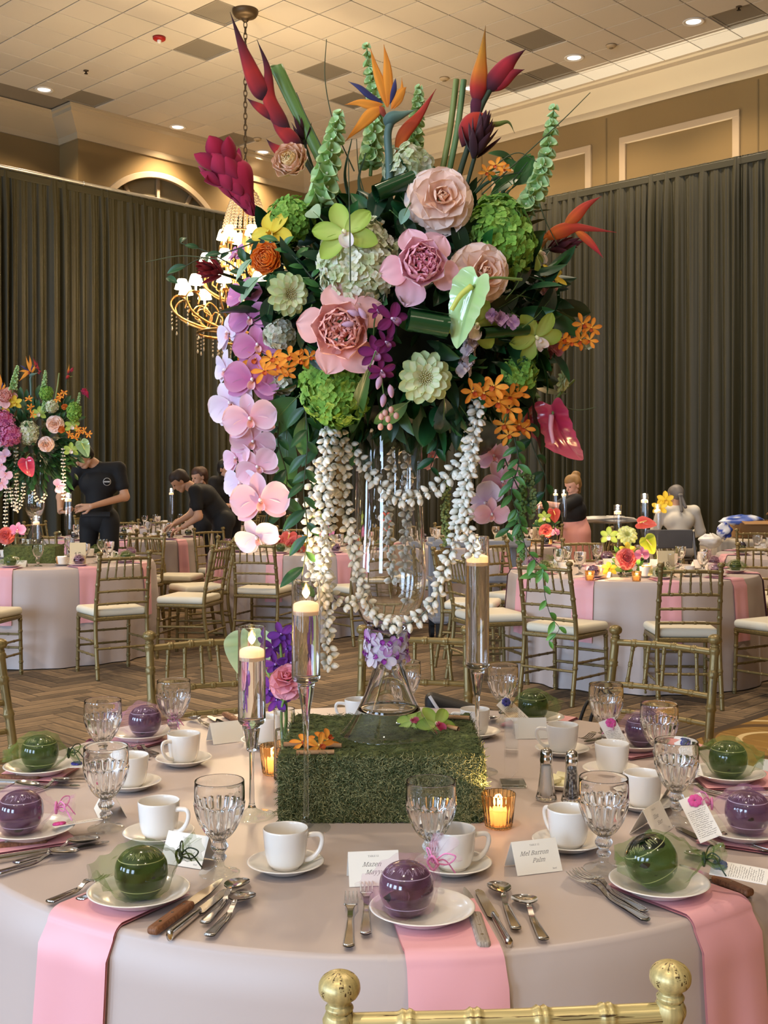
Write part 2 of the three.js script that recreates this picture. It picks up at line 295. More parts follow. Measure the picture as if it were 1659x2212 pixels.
// pipe-and-drape: gathered olive curtain panels hung from a pipe along both walls
const CH = 5.83, CU = 1.94, CV = 0.77;
{
  const curtainMat = phy('#2a260a', 0.62, 0, { sheen: 0.14, sheenRoughness: 0.5, sheenColor: col('#5e5a22') });
  const panelGeo = (w, seed) => {
    const r = rng(seed), ph = [], n = 150; let x = 0; const bumps = [];
    while (x < 1) { const b = rr(0.06, 0.145, r); bumps.push([x, Math.min(b, 1 - x + 0.001), rr(0.4, 1, r)]); x += b; }
    const wave = s => { for (const [a, b, k] of bumps) if (s >= a && s <= a + b) return k * Math.sin((s - a) / b * Math.PI); return 0; };
    const g = gridGeo(n, 10, (u, v) => {
      const low = 1 - v, top = clamp((v - 0.965) / 0.02), s = u + 0.012 * Math.sin(u * 23 + seed) * low + 0.006 * Math.sin(u * 61 + v * 2);
      const deep = lerp(0.085, 0.15, low) * wave(clamp(s)) * (1 - 0.75 * top) + 0.010 * Math.sin(u * 190) * clamp((v - 0.5) * 2) * (1 - top);
      return V((u - 0.5) * w * (1 - 0.0 * low), v * CH, deep + 0.02 * top);
    });
    return g;
  };
  const vars = [1, 2, 3, 4, 5].map(s => panelGeo(1.62, s * 17));
  const pocket = box(1.6, 0.10, 0.03, 0.01);
  const hang = (u, v, turn, side, k, n) => {
    const c = thing('curtain', `olive green gathered floor-length curtain, ${ORD[k]} panel from the room corner along the ${side} wall`, 'curtain', at(u, v), turn, 'pipe and drape curtain panels');
    part('drape', vars[(k * 2 + (side === 'left' ? 1 : 0)) % 5], curtainMat, c); part('rod_pocket', pocket, curtainMat, c, [0, CH - 0.07, 0.025]);
  };
  for (let k = 0; k < 10; k++) hang(CU + 0.8 + k * 1.55, CV, TURN, 'right', k);
  for (let k = 0; k < 8; k++) hang(CU - 0.04, CV + 1.02 + k * 1.58, TURN + Math.PI / 2, 'left', k);
  const pipe = std('#d9d6cc', 0.35, 0.8);
  const run = (u, v, turn, len, label, y = CH + 0.02) => { const t = thing('curtain_rail', label, 'curtain rail', at(u, v, y), turn); part('rail', sweep([V(0, 0, 0), V(len, 0, 0)], 0.024, 10), pipe, t); for (let k = 1; k < len / 1.56; k += 2) part('hook', move(new THREE.TorusGeometry(0.028, 0.006, 6, 14), k * 1.56, 0, 0, 0, Math.PI / 2, 0), pipe, t); };
  run(CU + 0.1, CV - 0.03, TURN, 16, 'metal rail along the top of the right-hand curtain', CH - 0.06);
  run(CU, CV + 13.2, TURN + Math.PI / 2, 13, 'bright metal rail along the top of the left-hand curtain');
}
// uplights standing behind the right curtain wash the ceiling edge
{
  const upM = std('#1c1c1e', 0.5), glow = std('#ffffff', 0.4, 0, { emissive: col([1, 0.95, 0.82]), emissiveIntensity: 2 });
  [5.4, 7.6, 9.8, 12.0].forEach((u, k) => {
    const p = at(u, 0.42), t = thing('uplight', `black floor uplight behind the right curtain, ${ORD[k]} from the corner`, 'lamp', p, TURN, 'floor uplights behind the right curtain');
    part('housing', lathe([[0, 0], [0.11, 0], [0.11, 0.16], [0.1, 0.18], [0.085, 0.17]], 20), upM, t); part('lens', lathe([[0, 0.165], [0.085, 0.168]], 16), glow, t);
    const s = new THREE.SpotLight(col([1, 0.93, 0.78]), LIGHT.up, 0, 0.75, 0.5, 2); s.position.copy(p.clone().setY(0.2)); s.target.position.copy(at(u, 0.75, 7)); s.castShadow = true; s.shadow.radius = 2; scene.add(s, s.target);
  });
}

// ---------------------------------------------------------------- round tables under floor-length satin cloths, chairs, napkins
const TR = 0.915;
const satin = phy([0.53, 0.445, 0.41], 0.42, 0, { sheen: 0.35, sheenRoughness: 0.4, sheenColor: col([0.9, 0.85, 0.9]) });
const pinkSatin = phy([0.82, 0.41, 0.45], 0.4, 0, { sheen: 0.5, sheenRoughness: 0.35, sheenColor: col([0.9, 0.6, 0.8]) });
// how far the cloth stands from the table's axis at an angle and a drop below the top
function drape(folds, amp, seed) {
  const r = rng(seed), w = Array.from({ length: 5 }, (_, k) => [folds + k * 3 - 5, rr(0, TAU, r), rr(0.35, 1, r)]);
  return (a, y) => { const s = clamp(y / 0.75), k = Math.pow(s, 1.15); let f = 0; for (const [n, p, q] of w) f += q * Math.sin(n * a + p + 0.5 * s); return TR + 0.012 * clamp(y / 0.02) + k * (0.05 + amp * (f / 2.4)); };
}
function clothGeo(dr, seg = 240) {
  const rings = [];
  for (const r of [0.0001, 0.3, 0.6, 0.8, 0.88, TR - 0.012]) rings.push([r, null]);
  for (const a of [20, 45, 70, 90]) rings.push([TR - 0.012 + 0.012 * Math.sin(a * Math.PI / 180), -0.012 + 0.012 * Math.cos(a * Math.PI / 180)]);
  for (let k = 1; k <= 16; k++) rings.push([-1, -0.012 - 0.735 * Math.pow(k / 16, 1.2)]);
  return gridGeo(seg, rings.length - 1, (u, v) => {
    const a = u * TAU, [r, y] = rings[Math.round(v * (rings.length - 1))];
    const q = r < 0 ? dr(a, -y) : r;
    return V(Math.sin(a) * q, TY + (y ?? 0), Math.cos(a) * q);
  });
}
// a folded napkin running out from under a plate and over the table's edge
function napkinGeo(dr, a0, width, inner, drop, skew = 0, thick = 0.004) {
  const path = [], nT = 8, nE = 6, nD = 16;
  for (let i = 0; i <= nT; i++) path.push([lerp(inner, TR - 0.016, i / nT), 0]);
  for (let i = 1; i <= nE; i++) path.push(['e', i / nE]);
  for (let i = 1; i <= nD; i++) path.push(['d', 0.016 + (drop - 0.016) * i / nD]);
  const n = path.length - 1, nx = 12, side = off => gridGeo(nx, n, (u, v) => {
    const [m, q] = path[Math.round(v * n)], lat = (u - 0.5) * width + skew * v;
    const a = a0 + Math.asin(clamp(lat / TR, -1, 1));
    const fold = 0.0035 * Math.sin(u * 9 + 1) + (u > 0.86 ? 0.002 : 0);
    if (typeof m === 'number') { const c = Math.cos(a0), s = Math.sin(a0), z = Math.sqrt(Math.max(TR * TR - lat * lat, 0)) - (TR - m); return V(s * z + c * lat, TY + 0.0035 + off, c * z - s * lat); }
    if (m === 'e') { const t = q * Math.PI / 2, r = TR - 0.016 + Math.sin(t) * (0.020 + off); return V(Math.sin(a) * r, TY - 0.016 + Math.cos(t) * (0.0195 + off), Math.cos(a) * r); }
    const r = Math.max(dr(a, q), TR + 0.004) + 0.006 + off + fold * clamp(q * 6);
    return V(Math.sin(a) * r, TY - q, Math.cos(a) * r);
  });
  return merge([side(thick), side(0)]);
}
// ---- gold chiavari chair: bamboo-turned posts, rails and spindles, ivory cushion
const goldTexMap = dataTex(256, (x, y) => { const n = vnoise(x / 10, y / 28, 25.6 | 0 || 25, 3), m = vnoise(x / 3, y / 4, 85, 8); const chip = n > 0.83 && m > 0.5; const g = 0.86 + 0.2 * vnoise(x / 5, y / 40, 51, 2) + 0.08 * m; return chip ? [70, 54, 32] : [132 * g, 114 * g, 70 * g]; });
const chairGold = std('#ffffff', 0.36, 0.35, { map: goldTexMap });
const litGold = std('#ffffff', 0.36, 0.3, { map: dataTex(256, (x, y) => { const n = vnoise(x / 10, y / 28, 25, 3), m = vnoise(x / 3, y / 4, 85, 8), g = 0.86 + 0.2 * vnoise(x / 5, y / 40, 51, 2) + 0.08 * m; return n > 0.8 && m > 0.5 ? [84, 66, 40] : [198 * g, 180 * g, 122 * g]; }) });  // chair gold again, with window light on the front chair put into its colour
const cushionMat = std('#e6dfc9', 0.8);
function bamboo(pts, r, nodes, sides = 10, n = 28) {
  const c = spline(pts, n); let hl = 0; for (let i = 1; i < c.length; i++) hl += c[i].distanceTo(c[i - 1]);
  const L = t => { let k = 1; for (const q of nodes) for (const e of [-1, 1]) { const d = (t - q + e * 0.0042 / hl) * hl; k += 0.3 * Math.exp(-d * d / 0.0000105); } return r * k; };
  const fine = []; const steps = Math.round(clamp(hl / 0.0028, 40, 170)); const cr = new THREE.CatmullRomCurve3(c); for (let i = 0; i <= steps; i++) fine.push(cr.getPoint(i / steps));
  return sweep(fine, t => L(t), sides);
}
const chairProto = (() => {
  const g = proto(), backX = y => 0.192 - 0.012 * (y - 0.45), zB = y => y < 0.44 ? lerp(-0.255, -0.195, y / 0.44) : lerp(-0.195, -0.275, (y - 0.44) / 0.48);
  for (const s of [-1, 1]) {
    part('back_post', bamboo([V(s * 0.197, 0, zB(0)), V(s * 0.194, 0.43, zB(0.43)), V(s * backX(0.9), 0.885, zB(0.885))], 0.0148, [0.1, 0.28, 0.5, 0.66, 0.78, 0.9, 0.985], 12), chairGold, g);
    part('finial', move(lathe(smoothProfile([[0.012, 0], [0.016, 0.006], [0.0125, 0.012], [0.021, 0.020], [0.0235, 0.03], [0.019, 0.04], [0.008, 0.046], [0, 0.047]], 22), 18), s * backX(0.9), 0.882, zB(0.885)), chairGold, g);
    part('leg', bamboo([V(s * 0.198, 0, 0.205), V(s * 0.196, 0.43, 0.19)], 0.0138, [0.06, 0.22, 0.45, 0.75, 0.95], 10), chairGold, g);
    for (const y of [0.16, 0.26]) part('side_stretcher', bamboo([V(s * 0.197, y, 0.2), V(s * 0.195, y + 0.01, zB(y))], 0.0085, [0.25, 0.5, 0.75], 8), chairGold, g);
  }
  const rail = (y, r) => part('back_rail', bamboo([V(-backX(y), y, zB(y)), V(0, y + 0.004, zB(y) - 0.012), V(backX(y), y, zB(y))], r, [0.2, 0.4, 0.6, 0.8], 10), chairGold, g);
  rail(0.868, 0.0118); rail(0.722, 0.010); rail(0.63, 0.009); rail(0.54, 0.009);
  for (let k = 0; k < 5; k++) { const x = -0.118 + k * 0.059; part('spindle', bamboo([V(x * 1.12, 0.722, zB(0.722) - 0.009), V(x, 0.868, zB(0.868) - 0.009)], 0.0066, [0.12, 0.5, 0.88], 8), chairGold, g); }
  part('front_stretcher', bamboo([V(-0.197, 0.2, 0.2), V(0.197, 0.2, 0.2)], 0.0085, [0.25, 0.5, 0.75], 8), chairGold, g);
  part('front_stretcher', bamboo([V(-0.197, 0.3, 0.197), V(0.197, 0.3, 0.197)], 0.0085, [0.25, 0.5, 0.75], 8), chairGold, g);
  part('rear_stretcher', bamboo([V(-0.195, 0.22, zB(0.22)), V(0.195, 0.22, zB(0.22))], 0.0085, [0.25, 0.5, 0.75], 8), chairGold, g);
  part('seat_frame', move(box(0.415, 0.032, 0.42, 0.012, 2), 0, 0.432, 0.0), chairGold, g);
  const cu = box(0.41, 0.058, 0.405, 0.026, 4); { const p = cu.attributes.position; for (let i = 0; i < p.count; i++) { const x = p.getX(i) / 0.205, z = p.getZ(i) / 0.2; if (p.getY(i) > 0) p.setY(i, p.getY(i) + 0.012 * (1 - x * x) * (1 - z * z)); p.setX(i, p.getX(i) * (1 - 0.05 * z * -1)); } cu.computeVertexNormals(); }
  part('cushion', move(cu, 0, 0.475, 0.006), cushionMat, g);
  return g;
})();
// ---- the tables: [name in labels, centre, ring of chairs, first chair angle, number of chairs, which to leave out]
const tableSpots = {
  main: { d: 'the front table', c: V(0.005, 0, -2.573), seed: 3 },
  left: { d: 'the left flower-vase table', c: V(-2.87, 0, -9.55), seed: 11, n: 9, a0: -2, r: 1.26 },
  eighteen: { d: 'the number 18 table', c: V(1.87, 0, -8.55), seed: 23, n: 10, a0: 3, r: 1.13 },
  middle: { d: 'the mid-left table', c: V(-0.8, 0, -11.2), seed: 31, n: 9, a0: -12, r: 1.15 },
  far: { d: "the blonde woman's table", c: V(1.05, 0, -12.1), seed: 41, n: 8, a0: 10, r: 1.15 },
  right: { d: 'the right-edge table', c: V(4.0, 0, -10.4), seed: 53, n: 8, a0: 5, r: 1.15 },
  back: { d: "the bending waiter's table", c: V(-3.05, 0, -13.3), seed: 61, n: 8, a0: 12, r: 1.15 },
  corner: { d: 'the far corner table', c: V(-2.9, 0, -16.4), seed: 71, n: 8, a0: 0, r: 1.15 },
};
for (const [k, t] of Object.entries(tableSpots)) {
  t.dr = drape(k === 'main' ? 11 : 15, k === 'main' ? 0.036 : 0.038, t.seed);
  solo('tablecloth', clothGeo(t.dr, k === 'main' ? 300 : 240), satin, k === 'main' ? 'large blush satin tablecloth of the front table, hanging to the floor' : `blush satin floor-length tablecloth on ${t.d}`, 'tablecloth', t.c);
  t.at = (a, r, y = TY) => V(t.c.x + Math.sin(a) * r, y, t.c.z + Math.cos(a) * r);
}
const inView = (p, m = 60) => { const d = -p.z; if (d < 0.3) return false; const x = CX + p.x / d * F, y = YH + (EYE - p.y) / d * F; return x > -m && x < W + m && y < HT + m; };
function ringLabels(list, what, tableName) {                                            // list of points -> labels by side and order
  const t = tableSpots[tableName], near = [], far = [];
  list.forEach((p, k) => (p.z > t.c.z ? near : far).push([p.x / -p.z, k]));
  const out = [];
  for (const [side, arr] of [['near', near], ['far', far]]) { arr.sort((a, b) => a[0] - b[0]); arr.forEach(([, k], i) => out[k] = `${what} ${ORD[i]} from left, ${side} side of ${t.d}`); }
  return out;
}
{
  // chairs round the other tables
  const at2d = (px, d, r) => [(px - CX) / F * d, -d, r];
  const busy = [at2d(215, 11.35, 0.5), at2d(480, 12.55, 0.52), at2d(440, 14.2, 0.5), at2d(489, 13.7, 0.5), at2d(1240, 13.5, 0.5), at2d(1467, 14.3, 0.62), at2d(1447, 9.55, 0.5), at2d(1030, 10.2, 0.62), at2d(1640, 12.9, 1.0)];
  const free = (p, key) => p.x > -99 && uvOf(p)[0] > CU + 0.5 && uvOf(p)[1] > CV + 0.5 && busy.every(([x, z, r]) => Math.hypot(p.x - x, p.z - z) > r) && Object.entries(tableSpots).every(([k, t]) => k === key || Math.hypot(p.x - t.c.x, p.z - t.c.z) > 1.2);
  for (const [key, t] of Object.entries(tableSpots)) {
    if (key === 'main') continue;
    const list = [];
    for (let k = 0; k < t.n; k++) { const a = (t.a0 + k * 360 / t.n) * Math.PI / 180, p = t.at(a, t.r + 0.08 + 0.025 * Math.sin(k * 3.1 + t.seed), 0); if (inView(V(p.x, 0.5, p.z), 40) && free(p, key)) { list.push([p, a + Math.PI + 0.12 * Math.sin(k * 7 + t.seed)]); busy.push([p.x, p.z, 0.5]); } }
    const lab = ringLabels(list.map(l => l[0]), 'gold bamboo-style chair,', key);
    list.forEach(([p, turn], k) => copy(chairProto, 'banquet_chair', lab[k], 'chair', p, turn, `chairs around ${t.d}`));
  }
  // chairs at the front table, placed one by one
  const m = tableSpots.main.c;
  const facing = (p, extra = 0) => Math.atan2(m.x - p.x, m.z - p.z) + extra;
  const here = [
    [V(0.118, 0, -1.535), null, 'worn gold bamboo-style chair whose top rail crosses the bottom edge of the picture'],
    [V(0.80, 0, -3.74), -0.10, 'gold bamboo-style chair behind the front table, right of the rightmost tall candle'],
    [V(0.10, 0, -3.80), 0.04, 'gold bamboo-style chair behind the front table, right of the glass vase foot'],
    [V(-0.52, 0, -3.76), 0.06, 'gold bamboo-style chair behind the front table, left of the shortest tall candle'],
    [V(1.14, 0, -3.02), 0, 'gold bamboo-style chair beyond the right picture edge, holding the black tote'],
    [V(-1.14, 0, -3.42), 0.05, 'gold bamboo-style chair at the left edge of the picture behind the front table'],
  ];
  for (const [p, e, l] of here) { const c = copy(chairProto, 'banquet_chair', l, 'chair', p, e === null ? Math.PI + 0.07 : facing(p, e), 'chairs around the front table'); if (e === null) { c.scale.y = 0.98; c.traverse(q => { if (q.material === chairGold) q.material = litGold; }); } }
}

// ---------------------------------------------------------------- tableware prototypes
const glassM = phy('#ffffff', 0.0, 0, { transmission: 1, thickness: 0.01, ior: 1.48, side: THREE.FrontSide });
const paneM = phy('#ffffff', 0.02, 0, { transmission: 1, thickness: 0, ior: 1.45 });
const footM = phy('#f3f6f4', 0.02, 0, { transmission: 1, thickness: 0, ior: 1.9 });
const waterM = phy('#ffffff', 0.0, 0, { transmission: 1, thickness: 0.05, ior: 1.33, side: THREE.FrontSide });
const china = phy('#efeae2', 0.18, 0, { clearcoat: 0.5, clearcoatRoughness: 0.1 });
const steel = std([0.72, 0.69, 0.65], 0.14, 1);
const wax = phy('#f8eee2', 0.9, 0, { transmission: 0.45, thickness: 0 });
const flameM = std('#ffcf80', 0.5, 0, { emissive: col([1, 0.62, 0.22]), emissiveIntensity: 10 });
const wickM = std('#2a2018', 0.9);
const cardM = std('#f1ecdf', 0.8);
// revolve a profile of [r, y, flute] with flutes cut round it
function fluted(prof, n, depth, seg = 96) {
  return gridGeo(seg, prof.length - 1, (u, v) => { const [r, y, f] = prof[Math.round(v * (prof.length - 1))], a = u * TAU, q = r * (1 + (f || 0) * depth * (Math.abs(Math.cos(a * n / 2)) - 0.6)); return V(Math.sin(a) * q, y, Math.cos(a) * q); });
}
const closeG = g => { g.computeVertexNormals(); return g; };
// pressed-glass goblet
const gobletProto = (() => {
  const g = proto(), out = [];
  const P0 = smoothProfile([[0.0365, 0.0015], [0.036, 0.004], [0.022, 0.0075], [0.010, 0.014], [0.0085, 0.024]], 12).map(a => [...a, 0]);
  const P1 = smoothProfile([[0.0085, 0.024], [0.0125, 0.031], [0.0085, 0.038], [0.0135, 0.045], [0.0155, 0.051], [0.012, 0.058], [0.011, 0.062]], 26).map(a => [...a, 0.5]);
  const P2 = smoothProfile([[0.012, 0.062], [0.022, 0.071], [0.034, 0.090], [0.0415, 0.112], [0.0435, 0.124]], 16).map(([r, y], i) => [r, y, clamp(i / 3)]);
  const P3 = [[0.0448, 0.1255, 0.3], [0.0452, 0.128, 0.1], [0.0445, 0.1305, 0], [0.0446, 0.145, 0], [0.0440, 0.158, 0], [0.0437, 0.165, 0], [0.043, 0.1662, 0], [0.0422, 0.165, 0]];
  const IN = smoothProfile([[0.0422, 0.165], [0.0418, 0.14], [0.0395, 0.118], [0.031, 0.094], [0.017, 0.077], [0, 0.0725]], 20).slice(1).map(a => [...a, 0]);
  out.push([0, 0.022, 0], ...P1, ...P2.slice(1), ...P3, ...IN);
  part('bowl_and_stem', fluted(out, 18, 0.11, 144), glassM, g);
  part('foot', fluted(P0, 14, 0, 56), footM, g);
  return g;
})();
const gobletFar = (() => { const g = proto(); const out = [[0, 0.001], [0.0365, 0.0015], [0.022, 0.0075], [0.010, 0.014], [0.0125, 0.031], [0.0085, 0.038], [0.0155, 0.051], [0.012, 0.06], [0.034, 0.090], [0.0445, 0.125], [0.0437, 0.165], [0.042, 0.165], [0.0395, 0.118], [0.017, 0.077], [0, 0.0725]]; part('bowl_and_stem', fluted(out.map(a => [...a, a[1] > 0.07 ? 1 : 0]), 10, 0.06, 30), glassM, g); return g; })();
// coffee cup and saucer
const cupProto = (() => {
  const g = proto();
  const o = smoothProfile([[0.0, 0.0], [0.024, 0.0], [0.026, 0.003], [0.031, 0.008], [0.0355, 0.022], [0.0385, 0.045], [0.0405, 0.068]], 30), i = smoothProfile([[0.0405, 0.068], [0.0395, 0.0705], [0.0378, 0.068], [0.0345, 0.03], [0.029, 0.01], [0, 0.006]], 22);
  part('bowl', lathe([...o, ...i.slice(1)], 56), china, g);
  const h = spline([V(0.037, 0.056, 0), V(0.048, 0.058, 0), V(0.061, 0.057, 0), V(0.065, 0.050, 0), V(0.062, 0.034, 0), V(0.053, 0.021, 0), V(0.042, 0.014, 0), V(0.033, 0.014, 0)], 40);
  part('handle', sweep(h, t => 0.0052 - 0.001 * Math.sin(t * Math.PI), 12, true, 0.85), china, g);
  return g;
})();
const dish = (r, h, foot, well) => { const o = smoothProfile([[foot, 0], [foot + 0.004, 0.001], [lerp(foot, r, 0.45), h * 0.42], [r - 0.004, h * 0.86], [r, h * 0.97]], 22), i = smoothProfile([[r, h * 0.97], [r - 0.002, h + 0.0005], [r - 0.008, h - 0.001], [lerp(well, r, 0.4), h * 0.62], [well, h * 0.36], [well - 0.006, h * 0.30], [0, h * 0.29]], 30); return lathe([[0, 0.0012], [foot - 0.004, 0.0012], ...o, ...i.slice(1)], 72); };
const saucerGeo = dish(0.069, 0.0175, 0.034, 0.032), plateGeo = dish(0.0835, 0.0185, 0.048, 0.052);
// glass favour ball with painted lines and a scribbled motto
const ballTex = (base, hi, ink) => canvasTex(1024, 512, (c, w, h) => {
  c.fillStyle = base; c.fillRect(0, 0, w, h);
  const r = rng(base.charCodeAt(2) + 5);
  c.globalAlpha = 0.35; for (let k = 0; k < 260; k++) { c.fillStyle = k % 3 ? hi : base; c.beginPath(); c.ellipse(r() * w, r() * h, 4 + r() * 26, 3 + r() * 10, r() * 3, 0, 7); c.fill(); } c.globalAlpha = 1;
  c.strokeStyle = ink; c.lineWidth = 5; for (const y of [0.33, 0.7]) { c.beginPath(); c.moveTo(0, h * y); c.lineTo(w, h * y); c.stroke(); }
  c.lineWidth = 2.4; for (let m = 0; m < 5; m++) { let x = m * 205 + 20, y = h * 0.24; c.beginPath(); c.moveTo(x, y); for (let k = 0; k < 34; k++) { x += 2 + r() * 6; y = h * 0.235 + (r() - 0.5) * 60; c.quadraticCurveTo(x + 8, y - 16, x + 3, y); } c.stroke(); }
});
const ballMat = { green: phy('#ffffff', 0.12, 0, { map: ballTex('#071308', '#122a13', '#c9c58a'), clearcoat: 1, clearcoatRoughness: 0.05 }), purple: phy('#ffffff', 0.12, 0, { map: ballTex('#0f0d16', '#1f1b27', '#b9aec0'), clearcoat: 1, clearcoatRoughness: 0.05 }) };
const ballGeo = lathe(smoothProfile([[0, 0], [0.02, 0.0005], [0.032, 0.009], [0.0425, 0.030], [0.0432, 0.044], [0.0405, 0.058], [0.030, 0.072], [0.014, 0.0795], [0, 0.0805]], 40), 48);
const organza = { green: phy('#66802c', 0.55, 0, { transparent: true, opacity: 0.27, sheen: 0.6, sheenColor: col('#c6d88a'), depthWrite: false }), pink: phy('#dc92c0', 0.5, 0, { transparent: true, opacity: 0.13, sheen: 0.7, sheenColor: col('#ffd6ee'), depthWrite: false }) };
const ribbonM = { green: std('#2b3a24', 0.5), pink: std('#f090c4', 0.5) };
const bloomM = { green: std('#3c3a8c', 0.6), pink: std('#e04f9c', 0.6) };
// organza bag round the ball: closed seam with two corners at -x, gathered neck and frilled mouth at +x
function bagGeo(seed, up) {
  const r = rng(seed), ph = [rr(0, 6, r), rr(0, 6, r), rr(0, 6, r)];
  const prof = [[-0.078, 0.030, 0.05], [-0.068, 0.034, 0.25], [-0.048, 0.043, 0.75], [-0.02, 0.0475, 1], [0.01, 0.048, 1], [0.035, 0.040, 0.95], [0.052, 0.022, 0.9], [0.064, 0.009, 0.9], [0.072, 0.007, 0.9], [0.084, 0.018, 0.9], [0.100, 0.026, 0.8]];
  return gridGeo(56, 40, (u, v) => {
    const q = v * (prof.length - 1), i = Math.min(Math.floor(q), prof.length - 2), f = q - i, e = f * f * (3 - 2 * f), [x0, a0, z0] = prof[i], [x1, a1, z1] = prof[i + 1];
    const x = lerp(x0, x1, f), R = lerp(a0, a1, e), fl = lerp(z0, z1, e), a = u * TAU;
    const crinkle = 0.0035 * Math.sin(a * 5 + ph[0] + x * 60) + 0.002 * Math.sin(a * 11 + ph[1] - x * 110), ruff = x > 0.074 ? 0.008 * Math.sin(a * 7 + ph[2]) : 0;
    const y = Math.sin(a) * (R * fl + crinkle) + (1 - fl) * 0.012 * Math.sin(3 * a), z = Math.cos(a) * (R + crinkle + ruff) * (x < -0.05 ? 1.15 : 1);
    return V(x, Math.max(0.0415 + y + (x > 0.03 ? (x - 0.03) * up : 0) + (x < -0.04 ? (x + 0.04) * 0.4 * -1 * up : 0), 0.0012), z);
  });
}
const tagTex = canvasTex(256, 512, (c, w, h) => { c.fillStyle = '#f4efe6'; c.fillRect(0, 0, w, h); c.strokeStyle = '#6d675e'; c.lineWidth = 4; const r = rng(8); for (let k = 0; k < 15; k++) { c.beginPath(); let x = 24; c.moveTo(x, 170 + k * 21); while (x < w - 24 - (k % 4) * 14) { x += 4 + r() * 5; c.lineTo(x, 170 + k * 21 + (r() - 0.5) * 9); if (r() < 0.12) { x += 9; c.moveTo(x, 170 + k * 21); } } c.stroke(); } });
const tagM = std('#ffffff', 0.8, 0, { map: tagTex });
function bagProto(kind, seed, up, tag) {
  const g = proto();
  part('organza_bag', bagGeo(seed, up), organza[kind], g);
  const ny = 0.0415 + 0.037 * up;
  const rib = part('ribbon', sweep(spline([V(0.067, ny, 0.011), V(0.067, ny + 0.011, 0), V(0.067, ny, -0.011), V(0.067, ny - 0.011, 0), V(0.067, ny, 0.011)], 20), 0.0022, 6), ribbonM[kind], g);
  const loops = []; for (const s of [-1, 1]) loops.push(sweep(spline([V(0.068, ny, 0), V(0.078, ny + 0.016, s * 0.016), V(0.088, ny + 0.012, s * 0.030), V(0.083, ny - 0.002, s * 0.018), V(0.069, ny, 0)], 20), 0.0013, 5), sweep(spline([V(0.068, ny, 0), V(0.082, ny + 0.004, s * 0.01), V(0.1, Math.max(ny - 0.02, 0.01), s * 0.02)], 12), 0.0013, 5));
  part('bow', merge(loops), ribbonM[kind], rib);
  if (tag) {
    const tg = part('tag', box(0.045, 0.0012, 0.092, 0.0005), [tagM, tagM, tagM, tagM, tagM, tagM][0], g, tag.p, tag.r);
    const fl = []; const r = rng(seed); for (let k = 0; k < 7; k++) { const a = k / 7 * TAU; fl.push(move(new THREE.SphereGeometry(0.0065, 8, 6), Math.cos(a) * 0.008 + 0.006, 0.003, -0.033 + Math.sin(a) * 0.007, 0, 0, 0, [1, 0.5, 1])); }
    part('flower', merge(fl), bloomM[kind], tg);
  }
  return g;
}
// tent place cards
function placeCard(lines, w = 0.088, h = 0.058) {
  const g = proto(), front = lines ? std('#ffffff', 0.8, 0, { map: canvasTex(512, 340, (c, W2, H2) => {
    c.fillStyle = '#f3eee2'; c.fillRect(0, 0, W2, H2); c.fillStyle = '#6b6660'; c.textAlign = 'center';
    c.font = '24px serif'; c.fillText(lines[0], W2 * 0.5, 58); c.font = 'italic 60px serif';
    lines.slice(1, 3).forEach((t, k) => { c.save(); c.translate(W2 * (0.45 + k * 0.07), 150 + k * 76); c.transform(1, 0, -0.28, 1, 0, 0); c.fillText(t, 0, 0); c.restore(); });
    if (lines[3]) { c.font = '22px serif'; c.fillText(lines[3], W2 * 0.84, H2 - 28); }
  }) }) : cardM;
  const tilt = 0.5;
  const f = part('front_leaf', new THREE.BoxGeometry(w, h, 0.0006), [cardM, cardM, cardM, cardM, front, cardM], g, [0, h / 2 * Math.cos(tilt), h / 2 * Math.sin(tilt)], [-tilt, 0, 0]);
  part('back_leaf', new THREE.BoxGeometry(w, h, 0.0006), cardM, g, [0, h / 2 * Math.cos(tilt), -h / 2 * Math.sin(tilt)], [tilt, 0, 0]);
  return g;
}
// flatware lies along z: head at -z, handle end at +z
function blade(n, wf, zf, th = 0.0016, nx = 6) {                                           // a strip: half width wf(t), dish zf(u, t)
  const L = 0.19, side = o => gridGeo(nx, n, (u, v) => V((u - 0.5) * 2 * wf(v), zf(u * 2 - 1, v) + o, (v - 0.5) * L));
  return merge([side(th), side(0)]);
}
const handleW = t => lerp(0.0042, 0.0088, clamp((t - 0.45) / 0.5)) * (t > 0.975 ? Math.sqrt(1 - ((t - 0.975) / 0.025) ** 2 * 0.9) : 1);
const rise = t => 0.002 + 0.011 * Math.exp(-(((t - 0.36) / 0.13) ** 2)) + 0.004 * (t > 0.5 ? Math.sin((t - 0.5) * Math.PI) : 0);
const beads = (() => { const l = []; for (const s of [-1, 1]) l.push(sweep(spline([V(s * 0.0036, rise(0.5) + 0.0022, 0), V(s * 0.0062, rise(0.8) + 0.0022, 0.057), V(s * 0.0076, rise(0.96) + 0.002, 0.0875)], 16), 0.0009, 5)); l.push(sweep([V(-0.0076, rise(0.96) + 0.002, 0.0875), V(0, rise(0.97) + 0.002, 0.091), V(0.0076, rise(0.96) + 0.002, 0.0875)], 0.0009, 5)); return merge(l); })();
const flat = {};
